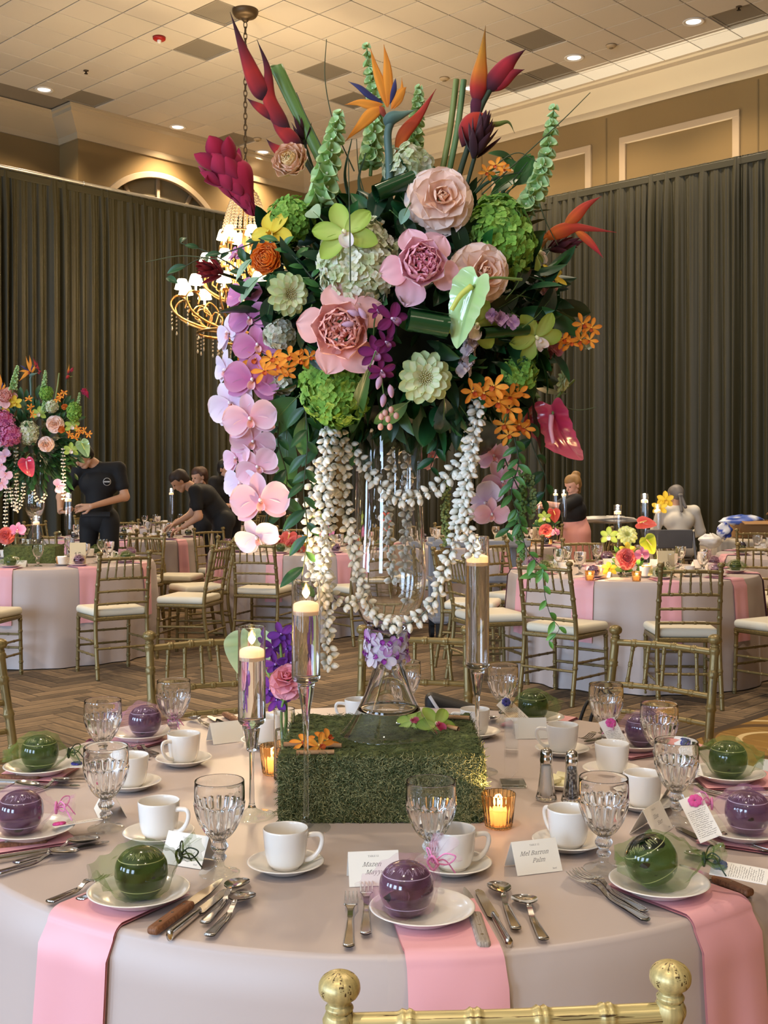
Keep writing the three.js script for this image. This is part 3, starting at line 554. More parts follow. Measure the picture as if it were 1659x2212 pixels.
flat.fork = (() => {
  const g = proto();
  const tine = []; for (let k = 0; k < 4; k++) { const x = -0.0096 + k * 0.0064; tine.push(sweep(spline([V(x * 0.95, rise(0.3) + 0.001, -0.037), V(x, 0.0055, -0.06), V(x, 0.0045, -0.078), V(x, 0.008, -0.095)], 12), t => lerp(0.0018, 0.0009, t), 6, true, 1.1)); }
  part('tines', merge(tine), steel, g);
  part('stem', merge([blade(40, t => t < 0.42 ? lerp(0.0112, 0.004, Math.pow(clamp((t - 0.3) / 0.12), 0.8)) : handleW(t), (u, t) => rise(Math.max(t, 0.3)), 0.0016)].map(q => q)), steel, g).geometry.applyMatrix4(new THREE.Matrix4());
  part('beading', beads, steel, g); return g;
})();
{ // keep the fork's shoulder from running under the tines
  const s = flat.fork.children[1], p = s.geometry.attributes.position; for (let i = 0; i < p.count; i++) if (p.getZ(i) < -0.036) p.setZ(i, -0.036); s.geometry.computeVertexNormals();
}
const spoon = (bw, bl) => { const g = proto();
  const wf = t => t < bl ? bw * Math.sqrt(Math.max(1 - ((t - bl / 2) / (bl / 2)) ** 2, 0.0005)) * (1 + 0.08 * Math.cos(t / bl * Math.PI)) : handleW(t);
  const w2 = t => Math.max(wf(t), t > bl * 0.9 ? 0.004 : 0);
  part('bowl_and_stem', blade(64, w2, (u, t) => t < bl ? rise(bl) * clamp(t / bl) * 0.8 + 0.007 - 0.0075 * Math.sqrt(Math.max(0, 1 - ((t - bl / 2) / (bl / 2)) ** 2)) * (1 - u * u) : rise(t), 0.0013, 12), steel, g);
  part('beading', beads, steel, g); return g; };
flat.spoon = spoon(0.0195, 0.38); flat.soup_spoon = spoon(0.0215, 0.36);
flat.dinner_knife = (() => { const g = proto();
  part('blade', blade(30, t => t < 0.54 ? lerp(0.007, 0.0092, t / 0.5) * Math.sqrt(clamp(t / 0.05)) : 0.004, (u, t) => 0.004, 0.0014), steel, g); { const p = g.children[0].geometry.attributes.position; for (let i = 0; i < p.count; i++) if (p.getZ(i) > 0.012) p.setZ(i, 0.012); g.children[0].geometry.computeVertexNormals(); }
  part('handle', sweep(spline([V(0, 0.0055, 0.004), V(0, 0.0058, 0.03), V(0, 0.0058, 0.07), V(0, 0.0056, 0.098)], 20), t => t < 0.08 ? 0.0062 : lerp(0.0062, 0.0092, t), 12, true, 0.62), steel, g);
  return g; })();
const steak = woodMat => { const g = proto();
  part('blade', blade(30, t => t < 0.55 ? 0.0105 * Math.pow(clamp(t / 0.3), 0.6) : 0.008, (u, t) => 0.005 + 0.0 * u, 0.0014), steel, g); { const p = g.children[0].geometry.attributes.position; for (let i = 0; i < p.count; i++) { if (p.getZ(i) > 0.004) p.setZ(i, 0.004); p.setX(i, p.getX(i) - 0.002 - 0.05 * Math.max(0, -p.getZ(i) - 0.06)); } g.children[0].geometry.computeVertexNormals(); }
  part('handle', move(box(0.021, 0.0135, 0.098, 0.006, 3), 0, 0.007, 0.052), woodMat, g);
  const rv = []; for (const z of [0.02, 0.05, 0.08]) rv.push(move(new THREE.CylinderGeometry(0.0025, 0.0025, 0.0142, 10), 0, 0.007, z)); part('rivet', merge(rv), steel, g);
  return g; };
const woodTex = (a, b) => dataTex(128, (x, y) => { const n = vnoise(x / 4, y / 40, 32, 2) * 0.7 + vnoise(x / 1.6, y / 9, 80, 4) * 0.3; return [lerp(a[0], b[0], n), lerp(a[1], b[1], n), lerp(a[2], b[2], n)]; });
flat.steak_knife = steak(std('#ffffff', 0.6, 0, { map: woodTex([96, 58, 34], [156, 106, 70]) }));
flat.grey_knife = steak(std('#ffffff', 0.6, 0, { map: woodTex([120, 108, 96], [196, 184, 170]) }));
function lay(kind, head, tail, label) {                                                    // head and tail: pixels on the table
  const a = T(...head, TY + 0.002), b = T(...tail, TY + 0.002), d = b.clone().sub(a), o = flat[kind].clone();
  put(o, kind === 'grey_knife' ? 'steak_knife' : kind, label, kind.includes('knife') ? 'knife' : kind.includes('spoon') ? 'spoon' : 'fork', a.clone().add(b).multiplyScalar(0.5).setY(TY + 0.0015), Math.atan2(d.x, d.z), 'cutlery on the front table');
  o.scale.z = clamp(d.length() / 0.19, 0.75, 1.25);
}
// candles
function flameGeo(h) { return lathe(smoothProfile([[0, 0], [h * 0.16, h * 0.16], [h * 0.2, h * 0.34], [h * 0.12, h * 0.66], [0, h]], 18), 14); }
const CANDLE = 0.3;
function candleLight(p, k = 1) { const l = new THREE.PointLight(col([1, 0.62, 0.28]), CANDLE * k, 0, 2); l.position.copy(p); l.castShadow = true; l.shadow.radius = 0.4; scene.add(l); }
function tallCandle(height, glassLen, label, pos, turn = 0) {
  const t = thing('tall_candle_holder', label, 'candle holder', pos, turn, 'tall stemmed candle holders on the front table'), r = 0.0285, cb = height - glassLen;
  const foot = smoothProfile([[0.05, 0.001], [0.049, 0.003], [0.022, 0.009], [0.008, 0.02], [0.0055, 0.05], [0.005, cb * 0.55], [0.0065, cb * 0.72], [0.009, cb - 0.06], [0.0145, cb - 0.03], [0.017, cb - 0.014]], 40);
  part('foot', lathe(foot.slice(0, 14), 48), footM, t);
  part('stem_and_cylinder', lathe([[0, foot[13][1]], ...foot.slice(13), [0.017, cb - 0.006], [r - 0.004, cb - 0.003], [r, cb + 0.004], [r, height - 0.001], [r - 0.0006, height], [r - 0.0018, height - 0.001], [r - 0.0018, cb + 0.006], [0, cb + 0.004]], 48), glassM, t);
  const wl = height - 0.062;
  part('water', lathe([[0, cb + 0.0045], [r - 0.0021, cb + 0.0065], [r - 0.0021, wl], [0, wl]], 40), waterM, t);
  const c = part('floating_candle', lathe(smoothProfile([[0, wl - 0.008], [0.0235, wl - 0.008], [0.0255, wl - 0.004], [0.0258, wl + 0.012], [0.024, wl + 0.0145], [0.012, wl + 0.019], [0, wl + 0.0205]], 24), 36), wax, t);
  part('wick', sweep([V(0, wl + 0.019, 0), V(0.0005, wl + 0.026, 0)], 0.0008, 5), wickM, c);
  part('flame', move(flameGeo(0.031), 0, wl + 0.024, 0), flameM, c);
  candleLight(pos.clone().add(V(0, wl + 0.036, 0)));
}
const amberGlass = phy('#ffd9a0', 0.02, 0, { transmission: 1, thickness: 0.004, ior: 1.45, side: THREE.FrontSide });
function votiveProto(s = 1) {
  const g = proto();
  part('ribbed_glass', fluted([[0, 0.0005, 0], [0.026, 0.0005, 0.5], [0.0275, 0.004, 1], [0.0315, 0.04, 1], [0.034, 0.066, 1], [0.0335, 0.068, 0.6], [0.032, 0.067, 0], [0.0295, 0.04, 0], [0.0255, 0.006, 0], [0, 0.0045, 0]].map(a => a), 22, 0.06, 88), amberGlass, g);
  const c = part('wax', lathe([[0, 0.005], [0.021, 0.005], [0.0215, 0.033], [0.018, 0.036], [0, 0.035]], 28), wax, g);
  part('flame', move(flameGeo(0.02), 0, 0.037, 0), flameM, c);
  g.scale.setScalar(s); return g;
}
// ---------------------------------------------------------------- the settings round the front table
const place = (o, name, label, cat, px, turn, group, y = TY + 0.0012) => put(o, name, label, cat, T(px[0], px[1], TY).setY(y), turn, group);
const MC = tableSpots.main.c;
{
  const settings = [                                                                        // plate centre, favour colour, bag turn, lift of the neck, tag, words
    [[912, 1968], 'purple', 0.85, 0.55, null, 'front middle', -0.013],
    [[300, 1931], 'green', 0.62, 0.3, null, 'front left', 0.004],
    [[1424, 1911], 'green', -0.12, 0.2, { p: [0.125, 0.03, 0.0], r: [0.15, 1.25, 0.12] }, 'front right', 0.006],
    [[67, 1794], 'purple', 0.12, 0.1, { p: [0.105, 0.012, -0.01], r: [0.1, 1.9, -0.3] }, 'left edge, nearer', -0.02],
    [[86, 1659], 'green', 0.05, -0.1, { p: [0.12, 0.012, 0.01], r: [0.1, 1.6, -0.1] }, 'left edge, farther', 0],
    [[305, 1587], 'purple', -0.1, 0.1, null, 'back left', 0.01],
    [[1155, 1553], 'green', 3.6, 0.1, { p: [0.085, 0.036, -0.03], r: [-0.9, 3.7, 0.1] }, 'back right', -0.005],
    [[1370, 1608], 'purple', 3.3, 0.2, { p: [0.085, 0.036, -0.03], r: [-0.9, 3.4, 0.1] }, 'right, behind two goblets', 0.02],
    [[1573, 1674], 'green', 2.75, 0.35, { p: [0.085, 0.036, -0.03], r: [-0.9, 3.5, 0.2] }, 'right edge, farther', 0],
    [[1604, 1795], 'purple', 2.95, 0.3, { p: [0.092, 0.036, -0.04], r: [-0.85, 3.55, 0.1] }, 'right edge, nearer', 0.01],
  ];
  settings.forEach(([px, kind, turn, up, tag, word, dx], k) => {
    const p = T(px[0], px[1], TY + 0.018), cn = kind === 'green' ? 'dark green' : 'dark purple';
    solo('bread_plate', plateGeo, china, `white plate under the ${cn} favour ball, ${word} of the front table`, 'plate', p.clone().setY(TY + 0.0085), 0, 'white plates on the front table');
    const bp = p.clone().add(V(dx - (k === 0 ? 0.012 : 0), 0, 0));
    const b = thing('favour_ball', `shiny ${cn} glass favour ball on the ${word} plate`, 'glass ball', bp.clone().setY(TY + 0.015), turn * 0.7, 'glass favour balls on the front table'); part('ball', ballGeo, ballMat[kind], b);
    if (k === 2) b.rotation.z = 0.5, b.position.y += 0.011;
    const bag = bagProto(kind === 'green' ? 'green' : 'pink', 31 + k * 7, up, tag);
    put(bag, 'organza_bag', `sheer ${kind === 'green' ? 'green' : 'pink'} organza bag round the ${cn} ball on the ${word} plate`, 'gift bag', bp.clone().setY(TY + 0.0145), turn, 'organza favour bags on the front table');
    // the napkin runs from under the plate over the table's edge
    const a = Math.atan2(p.x - MC.x, p.z - MC.z), r = Math.hypot(p.x - MC.x, p.z - MC.z);
    solo('napkin', napkinGeo(tableSpots.main.dr, a + [0.03, -0.03, 0.03][k % 3] * (k < 3), 0.145, r - 0.07, k < 3 ? 0.46 : 0.34, k === 0 ? 0.02 : k === 1 ? -0.015 : 0.012, 0.0045), pinkSatin, `pink satin napkin draped over the table edge from the ${word} plate`, 'napkin', MC, 0, 'pink napkins on the front table');
  });
  // goblets
  const gob = [[474, 1890, 'in front of the place card at left'], [229, 1793, 'second from left, before a tilted place card'], [222, 1662, 'behind another goblet at far left'], [375, 1606, 'beside the purple ball, back left'], [931, 1891, 'in front of the moss box'], [1304, 1881, 'right of the salt and pepper, near the forks'], [1461, 1777, 'beside the pink-ribboned tag at right'], [1424, 1672, 'overlapped by another goblet at right'], [1309, 1617, 'behind the cup right of the pepper shaker'], [1086, 1562, 'beside the green ball at the back'], [876, 1553, 'seen behind the glass vase foot']];
  gob.forEach(([x, y, l], k) => place(gobletProto.clone(), 'water_goblet', `clear pressed-glass goblet ${l}`, 'goblet', [x, y], k * 0.37, 'goblets on the front table'));
  // cups and saucers
  const cups = [[617, 1861, 0.05, 'at front, left of the moss box middle'], [979, 1862, 0.15, 'behind the goblet before the moss box'], [343, 1796, -0.35, 'at left, above the front-left plate'], [397, 1637, -2.3, 'at back left, beside the folded blank card'], [282, 1688, 2.5, 'half hidden behind a left goblet'], [1228, 1814, 2.2, 'in front of the salt and pepper shakers'], [1389, 1730, 2.0, 'behind the front-right goblet'], [1322, 1660, 1.6, 'right of the pepper shaker, farther back'], [1215, 1616, 3.0, 'behind the salt and pepper shakers'], [1026, 1579, 3.2, 'behind the right corner of the moss box'], [577, 1597, 2.6, 'behind the bud vase stems'], [775, 1556, 3.1, 'behind the left leg of the glass vase foot']];
  for (const [x, y, t, l] of cups) {
    const p = T(x, y, TY + 0.0165);
    solo('saucer', saucerGeo, china, `white saucer under the coffee cup ${l}`, 'saucer', p.clone().setY(TY + 0.0012), 0, 'white saucers on the front table');
    copy(cupProto, 'coffee_cup', `white coffee cup ${l}`, 'cup', p.clone().setY(TY + 0.0065), t, 'white coffee cups on the front table');
  }
  // place cards
  const card = (lines, px, turn, l, roll = 0) => { const c = placeCard(lines); place(c, 'place_card', l, 'place card', px, turn, 'folded place cards on the front table'); };
  card(['TABLE 12', 'Mazen', 'Mayyel'], [806, 1903], 0.12, 'white place card with handwriting behind the front forks');
  card(['TABLE 12', 'Mel Barron', 'Palm', 'Beef'], [1152, 1877], 0.32, 'white place card with handwriting right of the front soup spoon');
  card(['TABLE 12', 'John', 'Mayyel', 'Beef'], [408, 1862], -0.42, 'white place card with handwriting behind the front-left green ball');
  card(['TABLE 12', 'Elise', 'Hart', 'Fish'], [1407, 1796], 0.95, 'folded place card standing right of the front-right goblet');
  card(null, [487, 1601], 0.5, 'blank folded place card left of the shortest tall candle'); card(null, [238, 1757], -1.2, 'folded place card behind the second goblet from left');
  card(null, [1145, 1592], 0.05, 'blank place card behind the clear acrylic stand'); card(null, [1457, 1735], 1.1, 'folded place card behind the right cup and goblet');
  // cutlery
  const L = lay;
  L('fork', [759, 1935], [753, 2055], 'fork nearest the table edge, left of the front middle plate'); L('fork', [792, 1909], [790, 2028], 'fork lying across the front middle place card, beside another fork');
  L('grey_knife', [1006, 1918], [1047, 2055], 'steak knife with pale grey handle right of the front middle plate'); L('dinner_knife', [1032, 1926], [1099, 2043], 'dinner knife between the pale-handled knife and the front spoons');
  L('spoon', [1071, 1912], [1116, 2016], 'oval spoon right of the front middle plate'); L('soup_spoon', [1125, 1941], [1176, 2039], 'round soup spoon rightmost at the front middle setting');
  L('fork', [226, 1902], [111, 1954], 'fork left of the front-left plate, its handle at the table edge'); L('fork', [282, 1898], [178, 1948], 'fork mostly hidden under the front-left plate');
  L('steak_knife', [488, 1903], [329, 2021], 'steak knife with brown wooden handle right of the front-left plate'); L('dinner_knife', [494, 1924], [368, 2026], 'dinner knife beside the wooden-handled knife at front left');
  L('spoon', [526, 1905], [440, 2003], 'oval spoon right of the front-left dinner knife'); L('soup_spoon', [536, 1935], [450, 2031], 'round soup spoon rightmost at the front-left setting');
  L('fork', [1226, 1886], [1409, 2003], 'nearer fork left of the front-right plate'); L('fork', [1246, 1884], [1396, 1978], 'farther fork left of the front-right plate');
  L('spoon', [1482, 1846], [1643, 1902], 'spoon behind the front-right plate and its tag'); L('steak_knife', [1470, 1873], [1617, 1936], 'wooden knife under the white tag at front right');
  L('steak_knife', [213, 1812], [-5, 1836], 'brown-handled steak knife below the left-edge purple ball'); L('dinner_knife', [237, 1822], [-20, 1866], 'dinner knife below the left-edge wooden knife');
  L('spoon', [213, 1815], [30, 1872], 'oval spoon at left edge, its bowl behind another spoon'); L('soup_spoon', [168, 1841], [-10, 1895], 'round spoon at left edge, nearest the viewer');
  L('steak_knife', [190, 1689], [-10, 1685], 'red-brown steak knife below the left-edge green ball'); L('dinner_knife', [174, 1701], [-20, 1694], 'dinner knife below the red-brown steak knife at left edge');
  L('spoon', [88, 1700], [-60, 1713], 'spoon at left edge with bowl under the green ball plate'); L('soup_spoon', [142, 1690], [60, 1718], 'spoon lying right of the left-edge green ball setting');
  L('fork', [290, 1612], [338, 1634], 'fork right of the back-left plate'); L('fork', [272, 1617], [322, 1641], 'fork nearer than another, right of the back-left plate');
  L('spoon', [412, 1553], [458, 1574], 'spoon left of the knives behind the blank folded card'); L('dinner_knife', [450, 1549], [487, 1571], 'knife behind the blank folded card'); L('steak_knife', [560, 1588], [478, 1542], 'wooden-handled knife behind the shortest tall candle');
  L('fork', [1505, 1795], [1662, 1847], 'fork left of the right-edge purple ball plate'); L('dinner_knife', [1461, 1791], [1560, 1838], 'knife left of the right-edge fork and pink-ribboned tag');
  L('fork', [1478, 1699], [1560, 1722], 'fork left of the right-edge green ball plate'); L('spoon', [1600, 1716], [1680, 1727], 'spoon in front of the right-edge green ball plate');
  L('fork', [1256, 1601], [1330, 1578], 'fork behind the back-right cup and goblet'); L('dinner_knife', [1262, 1606], [1345, 1589], 'knife beside the fork behind the back-right cup'); L('spoon', [1065, 1552], [1040, 1578], 'spoon beside the back goblet, behind the moss box');
}
// salt, pepper, butter, acrylic stand, votives, tall candles
{
  const shaker = (fill, l, px) => {
    const t = place(new THREE.Group(), 'shaker', l, 'shaker', px, 0.2, 'salt and pepper pair');
    const oct = (pts) => fluted(pts.map(a => [...a, 1]), 8, 0.07, 64);
    part('faceted_glass', oct([[0, 0.0008], [0.020, 0.0008], [0.0208, 0.004], [0.0165, 0.02], [0.0125, 0.055], [0.0112, 0.074], [0.0098, 0.074], [0.011, 0.055], [0.0145, 0.02], [0.0165, 0.006], [0, 0.004]]), glassM, t);
    part('filling', lathe([[0, 0.0045], [0.0138, 0.0065], [0.0125, 0.02], [0.0098, 0.052], [0.0092, 0.066], [0, 0.067]], 24), fill, t);
    t.scale.setScalar(1.12);
    part('cap', lathe(smoothProfile([[0.0122, 0.072], [0.0128, 0.078], [0.0118, 0.084], [0.0122, 0.088], [0.0105, 0.095], [0.006, 0.099], [0, 0.1]], 24), 28), steel, t);
  };
  shaker(std('#f7f5f2', 0.9), 'faceted glass salt shaker with steel cap', [1180, 1728]);
  shaker(std('#ffffff', 0.9, 0, { map: dataTex(64, (x, y) => { const n = hash(x >> 1, y >> 1); return n > 0.55 ? [58, 50, 42] : n > 0.2 ? [128, 118, 104] : [190, 180, 164]; }) }), 'faceted glass pepper shaker with steel cap', [1235, 1733]);
  const bd = place(new THREE.Group(), 'butter_dish', 'small white dish of wrapped butter pats behind the shakers', 'butter dish', [1216, 1702], 0); part('dish', dish(0.05, 0.014, 0.03, 0.03), china, bd);
  const foil = std('#e9e2b8', 0.35); for (let k = 0; k < 5; k++) part('butter_pat', box(0.028, 0.011, 0.024, 0.003), foil, bd, [-0.022 + (k % 3) * 0.022, 0.012 + (k > 2 ? 0.011 : 0), -0.01 + (k % 2) * 0.022], [0.06 * k, k * 0.7, 0.05]);
  const ac = place(new THREE.Group(), 'acrylic_stand', 'clear acrylic card stand seen nearly edge-on right of the moss box', 'card stand', [1108, 1697], 0.0);
  const acr = phy('#f4fbf8', 0.02, 0, { transmission: 1, thickness: 0.006, ior: 1.49, side: THREE.FrontSide });
  part('upright', box(0.0035, 0.17, 0.13, 0.0008), paneM, ac, [0, 0.093, -0.03], [0, -0.34, 0]); part('base', box(0.056, 0.008, 0.052, 0.0015), acr, ac, [0.0, 0.004, 0]);
  const v1 = votiveProto(); place(v1, 'votive_candle', 'lit votive candle in ribbed glass right of the moss box', 'candle', [1077, 1787], 0, 'votive candles on the front table'); candleLight(T(1077, 1787).setY(TY + 0.05), 0.8);
  const v2 = votiveProto(); place(v2, 'votive_candle', 'lit votive candle behind the bud vase, left of the moss box', 'candle', [592, 1672], 0, 'votive candles on the front table'); candleLight(T(592, 1672).setY(TY + 0.05), 0.8);
  tallCandle(0.497, 0.199, 'tallest of the two left candle holders, lit floating candle, before the moss box', T(661, 1790));
  tallCandle(0.393, 0.198, 'shorter lit floating-candle holder left of the moss box', T(544, 1763));
  tallCandle(0.562, 0.31, 'lit tall candle holder at right, rising behind the moss box corner', T(1031, 1668));
}

// ---------------------------------------------------------------- flower prototypes: every head opens towards +z, up is +y
const petalM = phy('#ffffff', 0.9, 0, { vertexColors: true, transmission: 0.18, thickness: 0 });
const leafM = vcol(0.42), glossLeafM = vcol(0.25), stemM = std('#4d6b34', 0.6), darkStemM = std('#33402a', 0.7);
function petal(o) {
  const { L = 0.05, W = 0.04, a = 1, b = 0.6, cup = 0, curl = 0, phi = 0, ruf = 0, rn = 3, fold = 0, nx = 6, ny = 8, c0 = '#ffffff', c1 = '#ffffff', c2 = null, w0 = 0.05, veins = 0, twist = 0 } = o;
  const ys = [0], zs = [0]; for (let i = 1; i <= ny; i++) { const p = phi + curl * ((i - 0.5) / ny); ys.push(ys[i - 1] + Math.cos(p) * L / ny); zs.push(zs[i - 1] + Math.sin(p) * L / ny); }
  const A = col(c0), B = col(c1), C = c2 && col(c2);
  return gridGeo(nx, ny, (u, v) => {
    const i = Math.round(v * ny), s = u * 2 - 1, t = lerp(w0, 0.995, v), w = W / 2 * Math.pow(Math.max(Math.sin(Math.PI * Math.pow(t, a)), 0), b), p = phi + curl * v;
    const n = cup * s * s * w + fold * Math.abs(s) * w + ruf * Math.sin(rn * s * 3 + v * 5) * v + veins * Math.abs(Math.sin(v * 26 - Math.abs(s) * 5));
    const tw = twist * v, x = s * w * Math.cos(tw);
    return V(x, ys[i] - Math.sin(p) * n, zs[i] + Math.cos(p) * n + s * w * Math.sin(tw));
  }, (u, v) => { const c = A.clone().lerp(B, Math.pow(v, 0.8)); if (C) c.lerp(C, Math.pow(Math.abs(u * 2 - 1), 3) * 0.8 + 0.2 * v * v); return c; });
}
const ZQ = (ang, e) => new THREE.Quaternion().setFromAxisAngle(V(0, 0, 1), ang).multiply(new THREE.Quaternion().setFromAxisAngle(V(1, 0, 0), e));
function ring(g, n, ge, { r0 = 0, z = 0, e = 0, a0 = 0, je = 0, ja = 0, s = 1, name = 'petal', mat = petalM, r = R0 } = {}) {
  const out = [];
  for (let k = 0; k < n; k++) { const a = a0 + k / n * TAU + rr(-ja, ja, r), m = part(name, Array.isArray(ge) ? ge[k % ge.length] : ge, mat, g); m.quaternion.copy(ZQ(a, e + rr(-je, je, r))); m.position.set(-Math.sin(a) * r0, Math.cos(a) * r0, z); m.scale.setScalar(s * (1 + rr(-0.06, 0.06, r))); out.push(m); }
  return out;
}
const D2R = Math.PI / 180;
// rose: R is the radius of the open head
function rose(R, c, seed = 1, kind = 'rose') {
  const g = proto(), r = rng(seed), [ce, inn, mid, out] = c;
  const P = (l, w, e, curl, cup, c0, c1) => petal({ L: R * l, W: R * w, a: 1.25, b: 0.5, curl, cup, c0, c1, ruf: R * 0.02, nx: 8, ny: 8 });
  if (kind === 'rose') {
    const rows = [[5, 6, 0.98, 1.2], [14, 6, 0.94, 1.14], [24, 6, 0.86, 1.0], [35, 5, 0.76, 0.9], [47, 5, 0.64, 0.74], [60, 4, 0.5, 0.58], [74, 4, 0.4, 0.42], [84, 3, 0.34, 0.3]];
    rows.forEach(([e, n, l, w], k) => { const t = k / 7, c0 = mix(mid, ce, t * t), c1 = mix(out, inn, t); ring(g, n, petal({ L: R * l, W: R * w, a: 1.35, b: k < 2 ? 0.66 : 0.5, curl: lerp(-0.95, 0.5, t), cup: lerp(0.14, 0.85, t), c0, c1, ruf: R * 0.025, nx: 8 }), { r0: R * lerp(0.14, 0.05, t), z: R * lerp(-0.14, 0.26, t), e: e * D2R, a0: k * 0.75, ja: 0.16, je: 0.09, r }); });
  } else {                                                                                  // quartered garden rose in a globe of petals
    for (let k = 0; k < 44; k++) { const a = k * 2.4, q = Math.sqrt(k / 44) * R * 0.44; const [m] = ring(g, 1, petal({ L: R * 0.36, W: R * 0.30, a: 1.2, b: 0.45, curl: 0.7, cup: 1.1, c0: ce, c1: inn, ruf: R * 0.03, c2: mid }), { r0: 0, z: R * 0.24, e: (88 - 24 * (q / R)) * D2R, a0: a, je: 0.2, r }); m.position.x = Math.cos(a * 1.7) * q; m.position.y = Math.sin(a * 1.7) * q; m.name = 'inner_petal'; }
    ring(g, 8, P(0.60, 0.62, 0, 0.5, 0.7, inn, mid), { r0: R * 0.42, z: R * 0.06, e: 74 * D2R, ja: 0.12, je: 0.05, r });
    ring(g, 8, P(0.66, 0.72, 0, 0.6, 0.6, mid, mid), { r0: R * 0.45, z: -R * 0.02, e: 64 * D2R, a0: 0.4, ja: 0.12, je: 0.05, r });
    ring(g, 7, P(0.70, 0.80, 0, 0.4, 0.5, mid, out), { r0: R * 0.44, z: -R * 0.08, e: 48 * D2R, a0: 0.2, ja: 0.12, je: 0.05, r });
    ring(g, 5, petal({ L: R * 0.98, W: R * 0.98, a: 1.1, b: 0.85, curl: -0.7, cup: 0.12, c0: mid, c1: out, ruf: R * 0.03, nx: 8 }), { r0: R * 0.34, z: -R * 0.1, e: 14 * D2R, a0: 0.9, ja: 0.25, je: 0.15, r });
  }
  part('calyx', move(new THREE.SphereGeometry(R * 0.3, 12, 8), 0, 0, -R * 0.2, 0, 0, 0, [1, 1, 0.8]), stemM, g);
  return g;
}
function ranunculus(R, c, seed) {
  const g = proto(), r = rng(seed), [ce, mid, out] = c;
  part('eye', move(new THREE.SphereGeometry(R * 0.16, 12, 8), 0, 0, R * 0.42), std('#7c9a3c', 0.6), g);
  for (let k = 0; k < 7; k++) { const t = k / 6; ring(g, 6 + k, petal({ L: R * lerp(0.4, 0.92, t), W: R * lerp(0.45, 1.0, t), a: 1.25, b: 0.45, curl: lerp(0.9, 0.75, t), cup: 0.6, c0: ce, c1: t > 0.6 ? out : mid, ruf: R * 0.015, nx: 5, ny: 6 }), { r0: R * lerp(0.1, 0.2, t), z: R * lerp(0.22, -0.15, t), e: lerp(80, 20, t) * D2R, a0: k * 0.6, ja: 0.1, je: 0.1, r }); }
  return g;
}
function zinnia(R, seed, c = ['#9db564', '#e7ecc8', '#c5d79a'], eye = '#e6dfb0') {
  const g = proto(), r = rng(seed);
  for (let k = 0; k < 3; k++) ring(g, 13 - k * 2, petal({ L: R * (0.86 - 0.16 * k), W: R * (0.46 - 0.06 * k), a: 1.5, b: 0.5, curl: -0.45 + 0.2 * k, cup: 0.35, c0: c[1], c1: c[k ? 1 : 2], c2: c[2], nx: 6, veins: R * 0.015 }), { r0: R * 0.14, z: R * 0.06 * k, e: (6 + 16 * k) * D2R, a0: k * 0.3, ja: 0.08, je: 0.08, r });
  const st = []; for (let k = 0; k < 60; k++) { const q = Math.sqrt(k / 60) * R * 0.34, a = k * 2.4; st.push(sweep([V(Math.cos(a) * q * 0.6, Math.sin(a) * q * 0.6, R * 0.1), V(Math.cos(a) * q, Math.sin(a) * q, R * (0.30 - 0.1 * q / R))], [R * 0.012, R * 0.028], 4)); }
  part('stamens', merge(st), std(eye, 0.7), g);
  part('disc', move(new THREE.SphereGeometry(R * 0.2, 12, 8), 0, 0, R * 0.08, 0, 0, 0, [1, 1, 0.5]), std('#b6b26a', 0.7), g);
  return g;
}
const florets = {};
function floretGeo(c0, c1, s) { const k = [c0, c1, s].join(); return florets[k] ??= merge([0, 1, 2, 3].map(q => petal({ L: s * 0.55, W: s * 0.56, a: 1.2, b: 0.5, curl: -0.3, cup: 0.3, c0, c1, nx: 3, ny: 4 }).applyQuaternion(ZQ(q * TAU / 4, 0.25))).concat([tint(move(new THREE.SphereGeometry(s * 0.07, 6, 4), 0, 0, s * 0.05), () => col(c0))])); }
function hydrangea(rx, ry, rz, n, cs, s, seed) {
  const g = proto(), r = rng(seed);
  part('core', move(new THREE.SphereGeometry(1, 20, 14), 0, 0, 0, 0, 0, 0, [rx * 0.86, ry * 0.86, rz * 0.86]), std(cs[0][0], 0.9), g);
  for (let k = 0; k < n; k++) {
    const z = 1 - 1.45 * (k + 0.5) / n, q = Math.sqrt(Math.max(0, 1 - z * z)), a = k * 2.39996 + rr(-0.2, 0.2, r);
    const nrm = V(Math.cos(a) * q, Math.sin(a) * q, z), p = V(nrm.x * rx, nrm.y * ry, nrm.z * rz).multiplyScalar(rr(0.9, 1.06, r));
    const c = cs[Math.floor(r() * cs.length)], m = part('floret', floretGeo(c[0], c[1], s), petalM, g, p);
    m.quaternion.setFromUnitVectors(V(0, 0, 1), nrm.add(V(rr(-0.75, 0.75, r), rr(-0.75, 0.75, r), rr(-0.1, 0.3, r))).normalize()); m.rotateZ(r() * 6); m.scale.setScalar(rr(0.8, 1.15, r));
  }
  return g;
}
